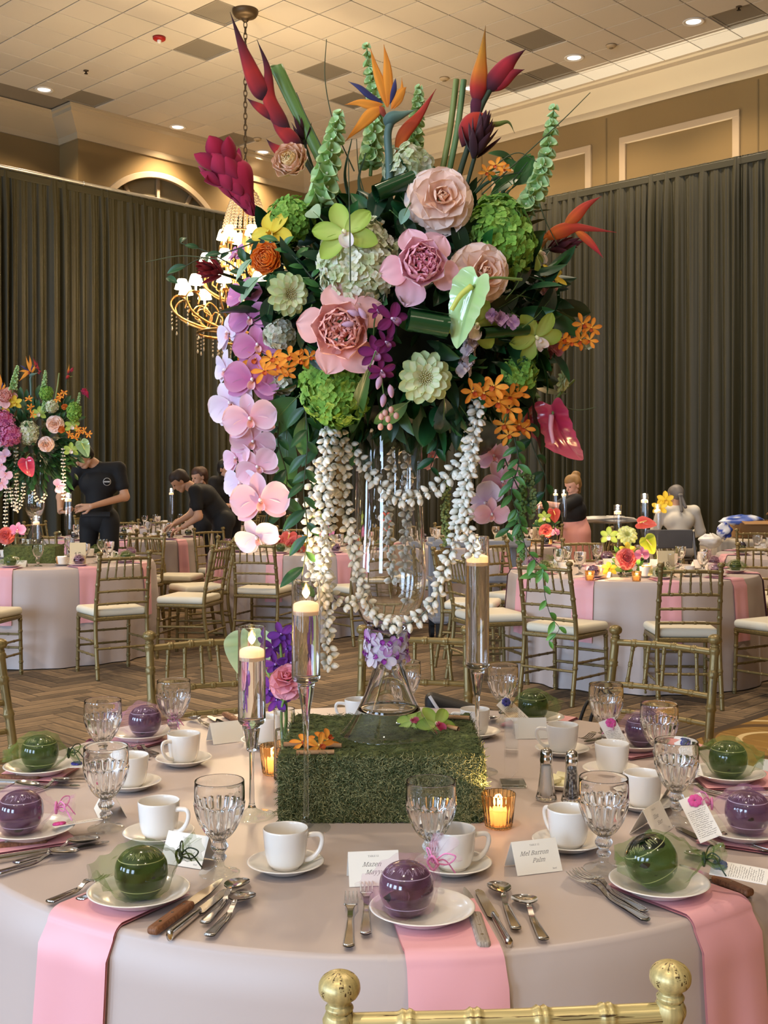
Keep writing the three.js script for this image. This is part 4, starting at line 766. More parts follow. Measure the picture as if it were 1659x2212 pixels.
// five-part orchid: sepals, petals, lip
function orchid(o, seed = 1) {
  const g = proto(), r = rng(seed), { s = 0.05, se, pe, lip, lipS = 0.4 } = o;
  const S = petal({ L: s, W: s * o.sw, a: o.a ?? 1.1, b: 0.6, curl: o.curl ?? -0.35, cup: 0.3, c0: se[0], c1: se[1], c2: se[2], nx: 6 }), Pp = petal({ L: s * (o.pl ?? 1), W: s * o.pw, a: o.pa ?? 1.2, b: 0.55, curl: -0.3, cup: o.pcup ?? 0.25, c0: pe[0], c1: pe[1], c2: pe[2], nx: 8, ruf: s * 0.02 });
  for (const a of [0, 2.15, -2.15]) { const m = part('sepal', S, petalM, g, [-Math.sin(a) * s * 0.08, Math.cos(a) * s * 0.08, -s * 0.03]); m.quaternion.copy(ZQ(a + rr(-0.1, 0.1, r), 0.12)); }
  for (const a of [o.pang ?? 1.2, -(o.pang ?? 1.2)]) { const m = part('petal', Pp, petalM, g, [-Math.sin(a) * s * 0.06, Math.cos(a) * s * 0.06, s * 0.02]); m.quaternion.copy(ZQ(a, 0.12)); }
  const l = part('lip', merge([petal({ L: s * lipS, W: s * lipS * 0.95, a: 1.3, b: 0.5, curl: -1.6, cup: 0.6, c0: lip[0], c1: lip[1], c2: lip[2], ruf: s * 0.03 }).applyQuaternion(ZQ(Math.PI, 0.9)), ...[1, -1].map(q => petal({ L: s * lipS * 0.6, W: s * lipS * 0.45, curl: 0.6, cup: 0.5, c0: lip[0], c1: lip[2] ?? lip[1] }).applyQuaternion(ZQ(Math.PI + q * 0.9, 1.0)))]), petalM, g, [0, -s * 0.04, s * 0.08]);
  part('column', move(new THREE.SphereGeometry(s * 0.1, 10, 8), 0, s * 0.03, s * 0.13, 0, 0, 0, [0.7, 0.9, 1.2]), std(lip[3] ?? '#f6eedc', 0.5), g);
  return g;
}
const phalO = (c) => ({ s: 0.044, sw: 0.62, se: c, pw: 1.25, pe: c, pl: 1.08, pa: 1.15, lip: ['#e8a03a', '#e58fae', '#f6d9e4', '#f8eef2'], lipS: 0.34, pang: 1.45 });
const cymO = { s: 0.055, sw: 0.64, se: ['#c9d87a', '#a8c24e', '#8fae3c'], pw: 0.62, pe: ['#c9d87a', '#a8c24e', '#8fae3c'], lip: ['#f4efcf', '#f7f1ea', '#e9d7e2', '#eef0c0'], lipS: 0.5, pang: 1.15 };
const mokO = { s: 0.026, sw: 0.42, a: 1.5, se: ['#f2b23c', '#ef8f22', '#e07a1a'], pw: 0.44, pa: 1.5, pe: ['#f2b23c', '#ef8f22', '#e07a1a'], lip: ['#c9481a', '#e0701e', '#b93c14', '#f3c25a'], lipS: 0.4, pang: 1.2 };
const denO = { s: 0.03, sw: 0.5, se: ['#8c1768', '#6d0d57', '#560a48'], pw: 0.62, pe: ['#8c1768', '#74105c', '#5c0b4c'], lip: ['#f0d8ea', '#98207a', '#7c1464', '#e8d0e0'], lipS: 0.5, pang: 1.25 };
// ---- the arrangement: a ball of flowers above the vase
const BALL = { c: P(868, 665, 2.5), r: 0.34, d: 2.5 };
function onBall(px, py, out = 0) {                                                           // where the sight line meets the flower ball
  const k = 2.5 / F, x = (px - 868) * k, y = (665 - py) * k, q = Math.hypot(x / 0.36, y / 0.36), z = q < 0.97 ? 0.27 * Math.sqrt(1 - q * q) : 0.066, d = 2.5 - z - out;
  const pos = P(px, py, d), n = V(x * 1.1, y * 1.0, z + 0.16).normalize();
  return { pos, n, d };
}
const quatTo = (n, roll = 0) => { const m = new THREE.Matrix4().lookAt(n, V(0, 0, 0), V(0, 1, 0)); return new THREE.Quaternion().setFromRotationMatrix(m).multiply(new THREE.Quaternion().setFromAxisAngle(V(0, 0, 1), roll)); };
const KIND = {};
function bloom(key, o, px, py, label, cat, { out = 0.02, dir, roll = 0, s = 1 } = {}) {
  const { pos, n } = onBall(px, py, out), g = o;
  put(g, key, label, cat, pos); g.quaternion.copy(quatTo(dir ? V(...dir).normalize() : n, roll)); g.scale.setScalar(s); KIND[key] ??= []; KIND[key].push(g); return g;
}
const PEACH = ['#f2a068', '#fccaa4', '#fde0ce', '#fdeee8'], PINKR = ['#d84a6e', '#ec85a0', '#f3b0be', '#f6c6d2'], CORAL = ['#e07866', '#f2a090', '#f5b6ac', '#f4c0bc'];
{
  const garden = rose(0.062, PINKR, 7, 'garden'), g2 = rose(0.072, CORAL, 9, 'garden'), peach = rose(0.066, PEACH, 3), peach2 = rose(0.060, PEACH, 5);
  bloom('rose', peach, 950, 432, 'large peach rose at the upper right of the tall arrangement', 'flower', { out: 0.05, dir: [0.12, 0.05, 1], roll: 0.3 });
  bloom('rose', peach2, 1038, 590, 'peach rose half covered by the pale green anthurium', 'flower', { out: 0.03, roll: 1.0, dir: [0.35, 0, 1] });
  bloom('garden_rose', garden, 908, 575, 'pink garden rose with ruffled crimson centre, right of the white hydrangea', 'flower', { out: 0.05, roll: 2.0, dir: [0.1, 0.1, 1] });
  bloom('garden_rose', g2, 740, 712, 'large coral-pink quartered garden rose below the white hydrangea', 'flower', { out: 0.05, roll: 0.4, dir: [-0.08, -0.12, 1] });
  bloom('ranunculus', ranunculus(0.037, ['#f4d878', '#f8d9a0', '#f6cdb4'], 2), 632, 354, 'pale peach ranunculus beneath the left red heliconia', 'flower', { out: 0.05, dir: [-0.3, 0.25, 1], s: 1.25 });
  bloom('ranunculus', ranunculus(0.031, ['#f0801c', '#fb9426', '#ffa43a'], 4), 581, 560, 'bright orange ranunculus beside a large dark leaf', 'flower', { out: 0.06, dir: [-0.3, 0, 1], s: 1.25 });
  bloom('zinnia', zinnia(0.054, 3), 918, 816, 'pale green double zinnia near the bottom centre of the arrangement', 'flower', { out: 0.04, dir: [0.1, -0.15, 1] });
  bloom('zinnia', zinnia(0.046, 5), 624, 636, 'pale green zinnia at left below the orange ranunculus', 'flower', { out: 0.05, dir: [0.55, -0.1, 1] });
  bloom('zinnia', zinnia(0.026, 8), 1214, 824, 'small pale green half-open zinnia at the lower right edge', 'flower', { out: 0, dir: [0.9, -0.2, 0.5] });
  // hydrangeas
  const GR = [['#7fae3a', '#8fbb4a'], ['#6f9e33', '#84b445'], ['#8cba48', '#a3c95e'], ['#5f8f2e', '#76a63c']], WH = [['#d6dcae', '#e3e6cc'], ['#c8d29e', '#dfe2c8'], ['#dfe0c6', '#ecebdc'], ['#b9c78c', '#d3dab0']], GY = [['#b9bda4', '#cfd0bf'], ['#aeb596', '#c9cbb6'], ['#c2c0b0', '#d8d5c9']];
  bloom('hydrangea', hydrangea(0.062, 0.088, 0.06, 230, GR, 0.023, 5), 1083, 512, 'large bright green hydrangea right of the upper peach rose', 'flower', { out: 0.0 });
  bloom('hydrangea', hydrangea(0.068, 0.072, 0.06, 230, GR, 0.022, 6), 722, 843, 'large bright green hydrangea at the lower left of the arrangement', 'flower', { out: 0.0 });
  bloom('hydrangea', hydrangea(0.050, 0.048, 0.05, 170, GR, 0.015, 7), 630, 478, 'lacy green hydrangea behind the yellow orchid', 'flower', { out: -0.02 });
  bloom('hydrangea', hydrangea(0.036, 0.036, 0.035, 90, GR, 0.018, 8), 1120, 803, 'small green hydrangea above the right orange orchids', 'flower', { out: 0 });
  bloom('hydrangea', hydrangea(0.076, 0.095, 0.065, 240, WH, 0.023, 9), 772, 572, 'large creamy white hydrangea in the middle of the arrangement', 'flower', { out: 0.0 });
  bloom('hydrangea', hydrangea(0.048, 0.05, 0.045, 80, WH, 0.024, 10), 880, 364, 'creamy white hydrangea behind the rolled dark leaf at top', 'flower', { out: -0.05 });
  bloom('hydrangea', hydrangea(0.03, 0.03, 0.03, 44, GY, 0.02, 11), 604, 722, 'small greyish hydrangea behind the left orange orchids', 'flower', { out: 0 });
  bloom('hydrangea', hydrangea(0.034, 0.026, 0.03, 44, GY, 0.02, 12), 608, 822, 'greyish white hydrangea left of the lower green one', 'flower', { out: 0 });
  // lime cymbidium orchids
  bloom('cymbidium', orchid(cymO, 1), 745, 505, 'lime green cymbidium orchid with white lip on the white hydrangea', 'orchid', { out: 0.09, dir: [-0.1, 0.1, 1], s: 1.12, roll: 0.3 });
  bloom('cymbidium', orchid(cymO, 2), 1158, 728, 'lime green cymbidium with cream lip at the right edge', 'orchid', { out: 0.05, dir: [0.3, -0.5, 1], roll: 0.7 });
  bloom('cymbidium', orchid(cymO, 3), 1028, 702, 'lime green cymbidium behind the pale green anthurium tip', 'orchid', { out: 0.015, dir: [0.2, -0.3, 1], roll: -0.3 });
  bloom('cymbidium', orchid(cymO, 4), 1160, 548, 'lime green cymbidium turned sideways at the right of the green hydrangea', 'orchid', { out: 0.0, dir: [1, 0.2, 0.4], roll: 0.3, s: 0.9 });
  const yel = { ...cymO, s: 0.05, se: ['#e6c92e', '#e8d048', '#d8b428'], pe: ['#e6c92e', '#ead654', '#d8b428'], lip: ['#e0b020', '#f0dc60', '#d8a820', '#f0e070'] };
  bloom('yellow_orchid', orchid(yel, 5), 587, 505, 'clear yellow orchid under the magenta torch ginger', 'orchid', { out: 0.05, dir: [-0.5, 0.2, 0.8], roll: 0.4, s: 1.0 });
  bloom('yellow_orchid', orchid({ ...yel, s: 0.036, sw: 0.42, pw: 0.4 }, 6), 1192, 600, 'small yellow orchid at the right edge above a dark leaf', 'orchid', { out: 0.02, dir: [0.4, 0.5, 0.8], roll: 0.2 });
  // pink phalaenopsis: spray on the left, shorter one at the lower right
  const MA = ['#c05f9c', '#d184b6', '#dba0c6'], PK = ['#e9a9c4', '#f1c8dc', '#f4d9e8'], LV = ['#dfc0dd', '#eddff0', '#f2e8f5'];
  const spray = (key, list, label, sd) => {
    const c = onBall(list[0][0], list[0][1]).pos, t = thing(key, label, 'orchid', c);
    const pts = [];
    list.forEach(([x, y, d, cl, dir, s = 1, roll = 0], k) => { const p = P(x, y, d).sub(c); pts.push(p.clone().add(V(0.012, 0, -0.02))); const b = orchid(phalO([MA, PK, LV][cl]), sd + k); b.name = 'orchid_bloom'; t.add(b); b.position.copy(p); b.quaternion.copy(quatTo(V(...dir).normalize(), roll)); b.scale.setScalar(s); });
    part('stem', sweep(spline(pts, 40), 0.0025, 6), darkStemM, t);
    return t;
  };
  spray('phalaenopsis_spray', [
    [512, 548, 2.47, 0, [-0.7, 0.4, 0.5], 0.6], [528, 640, 2.42, 0, [-0.5, 0.2, 0.8], 0.95], [540, 690, 2.38, 0, [-0.2, 0.2, 1], 0.95, 0.3], [496, 720, 2.42, 2, [-0.8, 0.1, 0.6], 1, 0.4], [490, 800, 2.42, 2, [-0.8, -0.1, 0.6], 0.95, -0.2],
    [556, 748, 2.36, 0, [0.05, 0.25, 1], 1.05, 0.2], [545, 822, 2.34, 0, [0.0, 0, 1], 1.2, -0.1], [500, 872, 2.36, 2, [-0.35, 0, 1], 1.1, 0.5], [540, 905, 2.34, 1, [0.05, -0.1, 1], 1.15, 0.2], [545, 955, 2.36, 1, [0.2, 0, 1], 1.0, -0.3],
    [512, 990, 2.37, 1, [-0.6, 0, 0.8], 0.8, 0.3], [556, 1010, 2.35, 1, [0.1, 0.1, 1], 0.95, 0.6], [522, 1045, 2.36, 2, [-0.5, 0, 0.8], 0.95, 0], [562, 1082, 2.33, 1, [0.1, -0.05, 1], 1.25, 0.1], [556, 1160, 2.36, 2, [-0.1, -0.5, 0.9], 1.0, 0.4]],
    'long cascade of mauve to pale pink moth orchids down the left side', 100);
  spray('phalaenopsis_spray', [[1066, 985, 2.48, 1, [0.2, 0, 1], 0.8, 0.2], [1084, 1040, 2.46, 1, [0.3, -0.2, 1], 1.05, 0.5], [1050, 1085, 2.45, 2, [-0.2, -0.3, 1], 1.0, 1.2], [1062, 1110, 2.44, 1, [0.1, -0.4, 1], 0.8, 0]], 'short spray of pink moth orchids behind the right white garland', 140);
  spray('phalaenopsis_spray', [[930, 985, 2.58, 1, [0.2, 0, 1], 0.7, 0.8], [905, 1000, 2.6, 1, [-0.3, 0, 1], 0.5, 0.2]], 'few pink orchids seen past the right side of the vase', 150);
  // purple dendrobium spray with buds
  {
    const c = onBall(838, 690, 0.06).pos, t = thing('dendrobium_spray', 'deep purple dendrobium orchids hanging right of the coral garden rose', 'orchid', c), pts = [];
    [[846, 690, 0.9, [0.4, 0.1, 0.9], 1.15], [815, 672, 0.4, [0.2, 0.4, 0.9], 0.6], [812, 762, 0.2, [0, 0, 1], 1.1], [832, 740, 0.5, [0.5, 0.1, 0.8], 0.8], [824, 800, 0.1, [0.2, -0.5, 0.9], 0.9]].forEach(([x, y, roll, dir, s], k) => { const q = onBall(x, y, 0.07).pos.sub(c); pts.push(q.clone().add(V(0, 0, -0.012))); const b = orchid(denO, 60 + k); b.name = 'orchid_bloom'; t.add(b); b.position.copy(q); b.quaternion.copy(quatTo(V(...dir).normalize(), roll)); b.scale.setScalar(s); });
    part('stem', sweep(spline([...pts, onBall(830, 860, 0.06).pos.sub(c)], 30), 0.0016, 6), stemM, t);
    const bud = petal({ L: 0.026, W: 0.024, a: 0.9, b: 0.8, cup: 1.6, c0: '#c9b7a8', c1: '#b887ad' });
    for (const [x, y, a] of [[778, 682, 1.2], [792, 690, 0.6], [822, 812, 2.9], [842, 830, 3.3], [830, 850, 3.0], [768, 700, 1.6]]) { const m = part('bud', lathe(smoothProfile([[0, 0], [0.005, 0.006], [0.0062, 0.014], [0.003, 0.024], [0, 0.027]], 14), 12).applyMatrix4(new THREE.Matrix4()), vcol2('#b990a8'), t, onBall(x, y, 0.085).pos.sub(c)); m.rotation.z = a; }
  }
  // orange mokara sprays
  const moka = (list, label, sd) => {
    const c = onBall(list[0][0], list[0][1], 0.05).pos, t = thing('mokara_spray', label, 'orchid', c), pts = [], r = rng(sd);
    list.forEach(([x, y, s = 1], k) => { const q = onBall(x, y, 0.055 + rr(0, 0.02, r)).pos.sub(c); pts.push(q.clone().add(V(0, 0, -0.014))); const b = orchid(mokO, sd + k); b.name = 'orchid_bloom'; t.add(b); b.position.copy(q); b.quaternion.copy(quatTo(V(rr(-0.6, 0.6, r), rr(-0.5, 0.5, r), 1).normalize(), rr(-0.6, 0.6, r))); b.scale.setScalar(s); });
    part('stem', sweep(spline(pts, 30), 0.002, 6), stemM, t);
  };
  moka([[536, 756, 1.1], [552, 778, 1.1], [572, 802, 1.1], [588, 776, 1], [606, 790, 1.05], [626, 772, 1.05], [618, 806, 0.8], [648, 778, 0.9], [668, 772, 0.7]], 'orange mokara orchid spray across the left pink cascade', 200);
  moka([[1020, 846, 1], [1044, 850, 1.1], [1068, 836, 1.1], [1076, 868, 1.1], [1102, 856, 1], [1120, 850, 0.9], [1100, 884, 1.0], [1090, 918, 1.0], [1120, 918, 1.0], [1132, 926, 0.9], [1098, 940, 0.9]], 'orange mokara orchid spray left of the pink-red anthurium', 220);
  moka([[1258, 700, 0.9], [1278, 708, 0.8], [1252, 735, 0.9], [1232, 742, 0.9], [1274, 735, 0.7], [1215, 735, 0.8]], 'orange mokara orchids at the far right edge of the arrangement', 240);
  moka([[1072, 358, 0.8], [1052, 372, 0.7], [1088, 366, 0.6]], 'orange mokara orchids behind the dark leucadendron at top right', 250);
}
function vcol2(c) { return (vcol2.m ??= {})[c] ??= std(c, 0.55); }
// a tapering pointed spindle along a curve, coloured along its length
function spindle(pts, R, cs, flat = 0.62, peak = 0.7, sides = 14) {
  const g = sweep(spline(pts, 26), t => Math.max(R * Math.pow(Math.sin(Math.PI * Math.pow(clamp(t, 0.004, 0.997), peak)), 1.15), 0.0004), sides, true, flat);
  const p = g.attributes.position, n = sides + 1, c = []; for (let i = 0; i < p.count; i++) { const t = Math.min(Math.floor(i / n) / 26, 1) * (cs.length - 1), k = Math.min(Math.floor(t), cs.length - 2), q = mix(cs[k], cs[k + 1], t - k); q.multiplyScalar(0.9 + 0.2 * ((i % n) % 3 === 0)); c.push(q.r, q.g, q.b); }
  g.setAttribute('color', new THREE.Float32BufferAttribute(c, 3)); return g;
}
const px3 = (list, d) => list.map(([x, y, dd]) => P(x, y, dd ?? d));
function stalk(name, label, cat, anchor, d) { const c = P(...anchor, d), t = thing(name, label, cat, c); t.L = l => px3(l, d).map(p => p.sub(c)); (KIND[name] ??= []).push(t); return t; }
{
  // red heliconias
  const RED = ['#2a0c1a', '#471020', '#961a22', '#b8261f', '#8c1822', '#481020', '#220a14'], RED2 = ['#2c0c1c', '#5c1024', '#9a1628', '#b82232', '#7a1426', '#2a0c18'];
  let t = stalk('heliconia', 'tall red and burgundy heliconia leaning left at the top of the arrangement', 'flower', [590, 240], 2.42);
  part('stem', sweep(spline(t.L([[585, 205], [612, 270], [650, 330], [720, 450]]), 20), 0.006, 8), darkStemM, t);
  for (const [a, R] of [[[[582, 215], [560, 190], [530, 120], [497, 26]], 0.020], [[[628, 300], [604, 260], [582, 215], [578, 150], [555, 85]], 0.017], [[[600, 262], [572, 240], [550, 225], [533, 212]], 0.011], [[[648, 330], [628, 300], [600, 270], [585, 235]], 0.017], [[[640, 345], [610, 330], [590, 316], [575, 300]], 0.012]]) part('bract', spindle(t.L(a), R, RED, 0.7, 0.62), petalM, t);
  t = stalk('heliconia', 'red and orange heliconia with open bracts at the top right', 'flower', [1050, 210], 2.42);
  part('stem', sweep(spline(t.L([[1072, 170], [1040, 230], [1010, 320], [985, 400]]), 20), 0.006, 8), darkStemM, t);
  part('bract', spindle(t.L([[1030, 225], [1034, 180], [1040, 130], [1049, 55]]), 0.019, ['#5c1028', '#b8281c', '#d97a1c', '#c9871f', '#8a5a1c'], 0.7, 0.6), petalM, t);
  part('bract', spindle(t.L([[1050, 198], [1072, 172], [1100, 135], [1136, 106]]), 0.022, RED2, 0.75, 0.7), petalM, t);
  part('bract', spindle(t.L([[1052, 195], [1078, 180], [1105, 160], [1133, 150]]), 0.016, ['#5a1226', '#b02436', '#c23040', '#9a2030', '#4a1020'], 0.75, 0.75), petalM, t);
  part('bract', spindle(t.L([[998, 318], [1015, 280], [1035, 260], [1065, 272]]), 0.026, ['#3a0f1c', '#b02420', '#c93a1e', '#8a2a1c'], 0.75, 0.8), petalM, t);
  part('bract_tip', spindle(t.L([[1050, 270], [1075, 268], [1098, 264], [1112, 288]]), 0.006, ['#8a3a1c', '#7c8a3a', '#6d7a34', '#4a4a24'], 0.8, 0.5), petalM, t);
  part('bract', spindle(t.L([[1008, 300], [1028, 240], [1030, 215], [1045, 190]]), 0.013, ['#3a1024', '#5c1430', '#4a1028'], 0.7, 0.9), petalM, t);
  // cut green stalks
  const cutM = vcol(0.4), tube = (a, r, name, label, d, c0, c1, flat = 1) => { const c = P(...a[0], d), o = thing(name, label, 'plant stem', c); const g = sweep(spline(px3(a, d).map(p => p.sub(c)), 16), r, 14, true, flat); part('stalk', tint(g, (x, y, z) => mix(c0, c1, 0.5 + 0.5 * Math.sin(Math.atan2(z, x) * 3))), cutM, o); part('cut_end', move(new THREE.SphereGeometry(Array.isArray(r) ? r[0] : r, 12, 8), 0, 0, 0, 0, 0, 0, [0.95, 0.25, 0.9 * flat]), std('#7d8a4c', 0.8), o); (KIND[name] ??= []).push(o); };
  tube([[597, 144], [640, 235], [690, 335], [730, 430]], [0.0145, 0.012], 'cut_stalk', 'thick flat green stalk with cut top beside the left heliconia', 2.46, '#4f7a33', '#6f9648', 0.55);
  tube([[986, 172], [972, 280], [955, 372], [940, 460]], 0.0066, 'cut_stalk', 'left one of two cut green canes at the top right', 2.47, '#5f7038', '#8a9454');
  tube([[1002, 173], [988, 280], [970, 372], [952, 460]], 0.0064, 'cut_stalk', 'right one of two cut green canes at the top right', 2.45, '#3f6440', '#6d8a54');
  // bells of Ireland
  const bellG = tint(move(lathe(smoothProfile([[0.001, 0], [0.005, 0.001], [0.010, 0.009], [0.0165, 0.016], [0.0175, 0.0165], [0.0155, 0.015], [0.008, 0.007], [0, 0.003]], 20), 14), 0, 0, 0, Math.PI / 2, 0, 0), (x, y, z) => mix('#86bb58', '#d3ebb2', z / 0.017)), seedM = std('#eef0d8', 0.6), seedG = move(new THREE.SphereGeometry(0.0028, 8, 6), 0, 0, 0.007);
  const bells = (a, d, label, s = 1, seed = 1) => {
    const c = P(...a[0], d), t = thing('bells_of_ireland', label, 'flower', c), path = new THREE.CatmullRomCurve3(px3(a, d).map(p => p.sub(c))), r = rng(seed), len = path.getLength(), n = Math.round(len / (0.0235 * s));
    part('stem', sweep(path.getPoints(20), [0.0016, 0.004], 8), std('#7fa05a', 0.6), t);
    for (let k = 0; k < n; k++) { const u = (k + 0.5) / n, p = path.getPoint(u * 0.94), sc = s * lerp(0.42, 1.3, Math.pow(u, 0.8)), m = u < 0.12 ? 3 : 5; for (let q = 0; q < m; q++) { const an = q / m * TAU + k * 0.63, dir = V(Math.cos(an), 0.28, Math.sin(an)).normalize(), b = part('bell', bellG, petalM, t, p.clone().addScaledVector(dir, 0.0045 * sc)); b.quaternion.setFromUnitVectors(V(0, 0, 1), dir.add(V(rr(-0.2, 0.2, r), rr(0.0, 0.7, r), rr(-0.3, 0.3, r))).normalize()); b.scale.setScalar(sc); part('seed', seedG, seedM, b); } }
    (KIND.bells_of_ireland ??= []).push(t);
  };
  bells([[733, 240], [722, 300], [703, 380], [688, 470]], 2.36, 'light green bells of Ireland spike left of the bird of paradise', 1.05, 1);
  bells([[790, 92], [802, 170], [812, 240], [805, 320], [800, 380]], 2.50, 'bells of Ireland spike directly behind the bird of paradise', 0.85, 2);
  bells([[905, 184], [903, 230], [896, 290], [888, 340]], 2.52, 'slim bells of Ireland spike between bird of paradise and red bract', 0.75, 3);
  bells([[1197, 226], [1190, 290], [1172, 370], [1150, 430], [1110, 480]], 2.44, 'bells of Ireland spike at the right against the panelled wall', 0.9, 4);
  // bird of paradise
  t = stalk('bird_of_paradise', 'orange and blue bird of paradise flower at the top centre', 'flower', [838, 262], 2.38);
  part('stem', sweep(spline(t.L([[845, 262], [838, 285], [840, 340], [842, 420]]), 24), 0.0082, 12), std('#4f6a62', 0.5), t);
  part('beak', spindle(t.L([[832, 272], [845, 256], [868, 248], [900, 236]]), 0.014, ['#4b6560', '#5b7a70', '#6f8c7c', '#8a9a80'], 0.9, 0.6), petalM, t);
  part('beak_edge', spindle(t.L([[836, 258], [826, 242], [822, 234], [815, 230]]), 0.007, ['#7a2a24', '#b04a2c', '#8a3a2c'], 0.7, 0.8), petalM, t);
  for (const [a, R] of [[[[836, 232], [825, 190], [812, 150], [800, 104]], 0.010], [[[838, 232], [838, 190], [836, 140], [829, 96]], 0.011], [[[828, 226], [800, 226], [775, 222], [745, 226]], 0.010], [[[830, 232], [805, 245], [780, 270], [745, 306]], 0.014], [[[845, 236], [860, 210], [870, 195], [878, 188]], 0.010], [[[850, 236], [864, 215], [868, 195], [868, 168]], 0.006]]) part('sepal', spindle(t.L(a), R, ['#e07a18', '#ee9526', '#f09a2c', '#e08420'], 0.35, 0.75), petalM, t);
  for (const a of [[[828, 222], [800, 208], [775, 188], [752, 176]], [[842, 225], [848, 205], [852, 185], [855, 168]]]) part('tongue', spindle(t.L(a), 0.007, ['#3a3560', '#2e2c5c', '#3d3a6c', '#54506c'], 0.6, 0.8), petalM, t);
  // single-bract parakeet flowers
  const parak = (list, label, anchor, d) => { const s = stalk('parakeet_flower', label, 'flower', anchor, d); for (const [n, a, R, c] of list) part(n, n === 'stem' ? sweep(spline(s.L(a), 14), R, 8) : spindle(s.L(a), R, c, 0.6, 0.7), n === 'stem' ? std('#9a6a3a', 0.6) : petalM, s); };
  const OR = ['#d8761e', '#d65a22', '#c9402a', '#9a2a24'];
  parak([['stem', [[860, 325], [850, 370], [845, 420]], 0.002, 0], ['bract', [[856, 335], [872, 290], [905, 250], [942, 192]], 0.014, OR], ['bract', [[866, 305], [880, 275], [895, 262], [912, 255]], 0.007, OR]], 'slender red-orange parakeet flower right of the bird of paradise', [858, 330], 2.4);
  parak([['stem', [[1165, 540], [1185, 512], [1205, 500]], 0.004, 0], ['bract', [[1172, 516], [1210, 500], [1240, 492], [1332, 502]], 0.016, OR], ['bract', [[1218, 492], [1240, 470], [1265, 445], [1299, 424]], 0.013, OR], ['bract', [[1240, 496], [1262, 512], [1285, 535], [1303, 557]], 0.009, ['#e88a24', '#e0602a', '#cf3a3a', '#b02a3a']], ['bract', [[1215, 500], [1240, 497], [1255, 490], [1262, 488]], 0.006, ['#6a3a1c', '#8a4a1c', '#6a3a1c']]], 'orange parakeet flower reaching right in front of the curtain', [1215, 500], 2.42);
  // torch ginger
  t = stalk('torch_ginger', 'deep magenta torch ginger at the upper left', 'flower', [500, 390], 2.44);
  const MG = ['#8c0a34', '#ac103c', '#c41c4a', '#a8143e'];
  part('bract_cone', spindle(t.L([[572, 500], [540, 440], [510, 388], [480, 338]]), 0.042, MG, 0.8, 2.1), petalM, t);
  const pg = [0, 1].map(k => petal({ L: 0.062, W: 0.046, a: 1.15, b: 0.7, curl: 0.5 + k * 0.5, cup: 0.5, c0: MG[0], c1: MG[2], c2: '#7c0c36' }));
  { const A = t.L([[572, 500], [478, 348]]), ax = A[1].clone().sub(A[0]).normalize(), q = new THREE.Quaternion().setFromUnitVectors(V(0, 0, 1), ax), r = rng(4);
    for (let k = 0; k < 34; k++) { const u = 0.22 + 0.76 * k / 34, a = k * 2.4, b = part('bract', pg[k % 2], petalM, t), rad = 0.034 * Math.sin(Math.PI * Math.pow(u * 0.9, 1.9)); b.position.copy(A[0]).lerp(A[1], u).add(V(-Math.sin(a) * rad, Math.cos(a) * rad, 0).applyQuaternion(q)); b.quaternion.copy(q).multiply(ZQ(a, lerp(1.4, 0.7, u) + rr(-0.15, 0.2, r))); b.scale.setScalar(lerp(0.62, 0.98, u)); }
    part('lower_bract', petal({ L: 0.06, W: 0.04, curl: 1.2, cup: 0.8, c0: MG[0], c1: '#c94a7a' }), petalM, t, t.L([[490, 385]])[0], [0, 0, 1.9]); }
  // leucadendron and protea heads
  const lance = (c0, c1, L = 0.055, W = 0.017) => petal({ L, W, a: 0.85, b: 0.8, cup: 0.5, curl: 0.4, c0, c1, nx: 4 });
  const leuca = (px, py, d, dir, n, cs, label, s = 1, seed = 1) => { const o = thing('leucadendron', label, 'flower', P(px, py, d)), r = rng(seed); o.quaternion.setFromUnitVectors(V(0, 0, 1), V(...dir).normalize()); o.scale.setScalar(s); for (let k = 0; k < n; k++) { const u = k / n, [m] = ring(o, 1, lance(...cs), { r0: 0.006, z: 0.05 * u - 0.02, e: lerp(0.7, 1.4, u) + rr(-0.12, 0.12, r), a0: k * 2.4, name: 'bract', r }); m.scale.setScalar(lerp(1.1, 0.8, u)); } part('stem', sweep([V(0, 0, -0.09), V(0, 0, 0.02)], 0.004, 8), darkStemM, o); };
  leuca(1030, 322, 2.4, [0.25, 0.9, 0.35], 24, ['#2e1018', '#4a1c24'], 'dark burgundy leucadendron below the right heliconia', 1.15, 1);
  leuca(1200, 535, 2.46, [0.9, 0.2, 0.3], 16, ['#3a141c', '#6a2a34'], 'dark burgundy leucadendron beneath the right parakeet flower', 0.85, 2);
  leuca(655, 300, 2.46, [-0.3, 0.9, 0.2], 12, ['#2e1020', '#5a2a34'], 'dark plum leucadendron beside the thick green stalk', 0.75, 3);
  leuca(470, 588, 2.46, [-0.6, 0.1, 0.7], 22, ['#6a0f1e', '#9a1c2c'], 'dark red spiky flower in front of the chandelier', 0.85, 4);
}
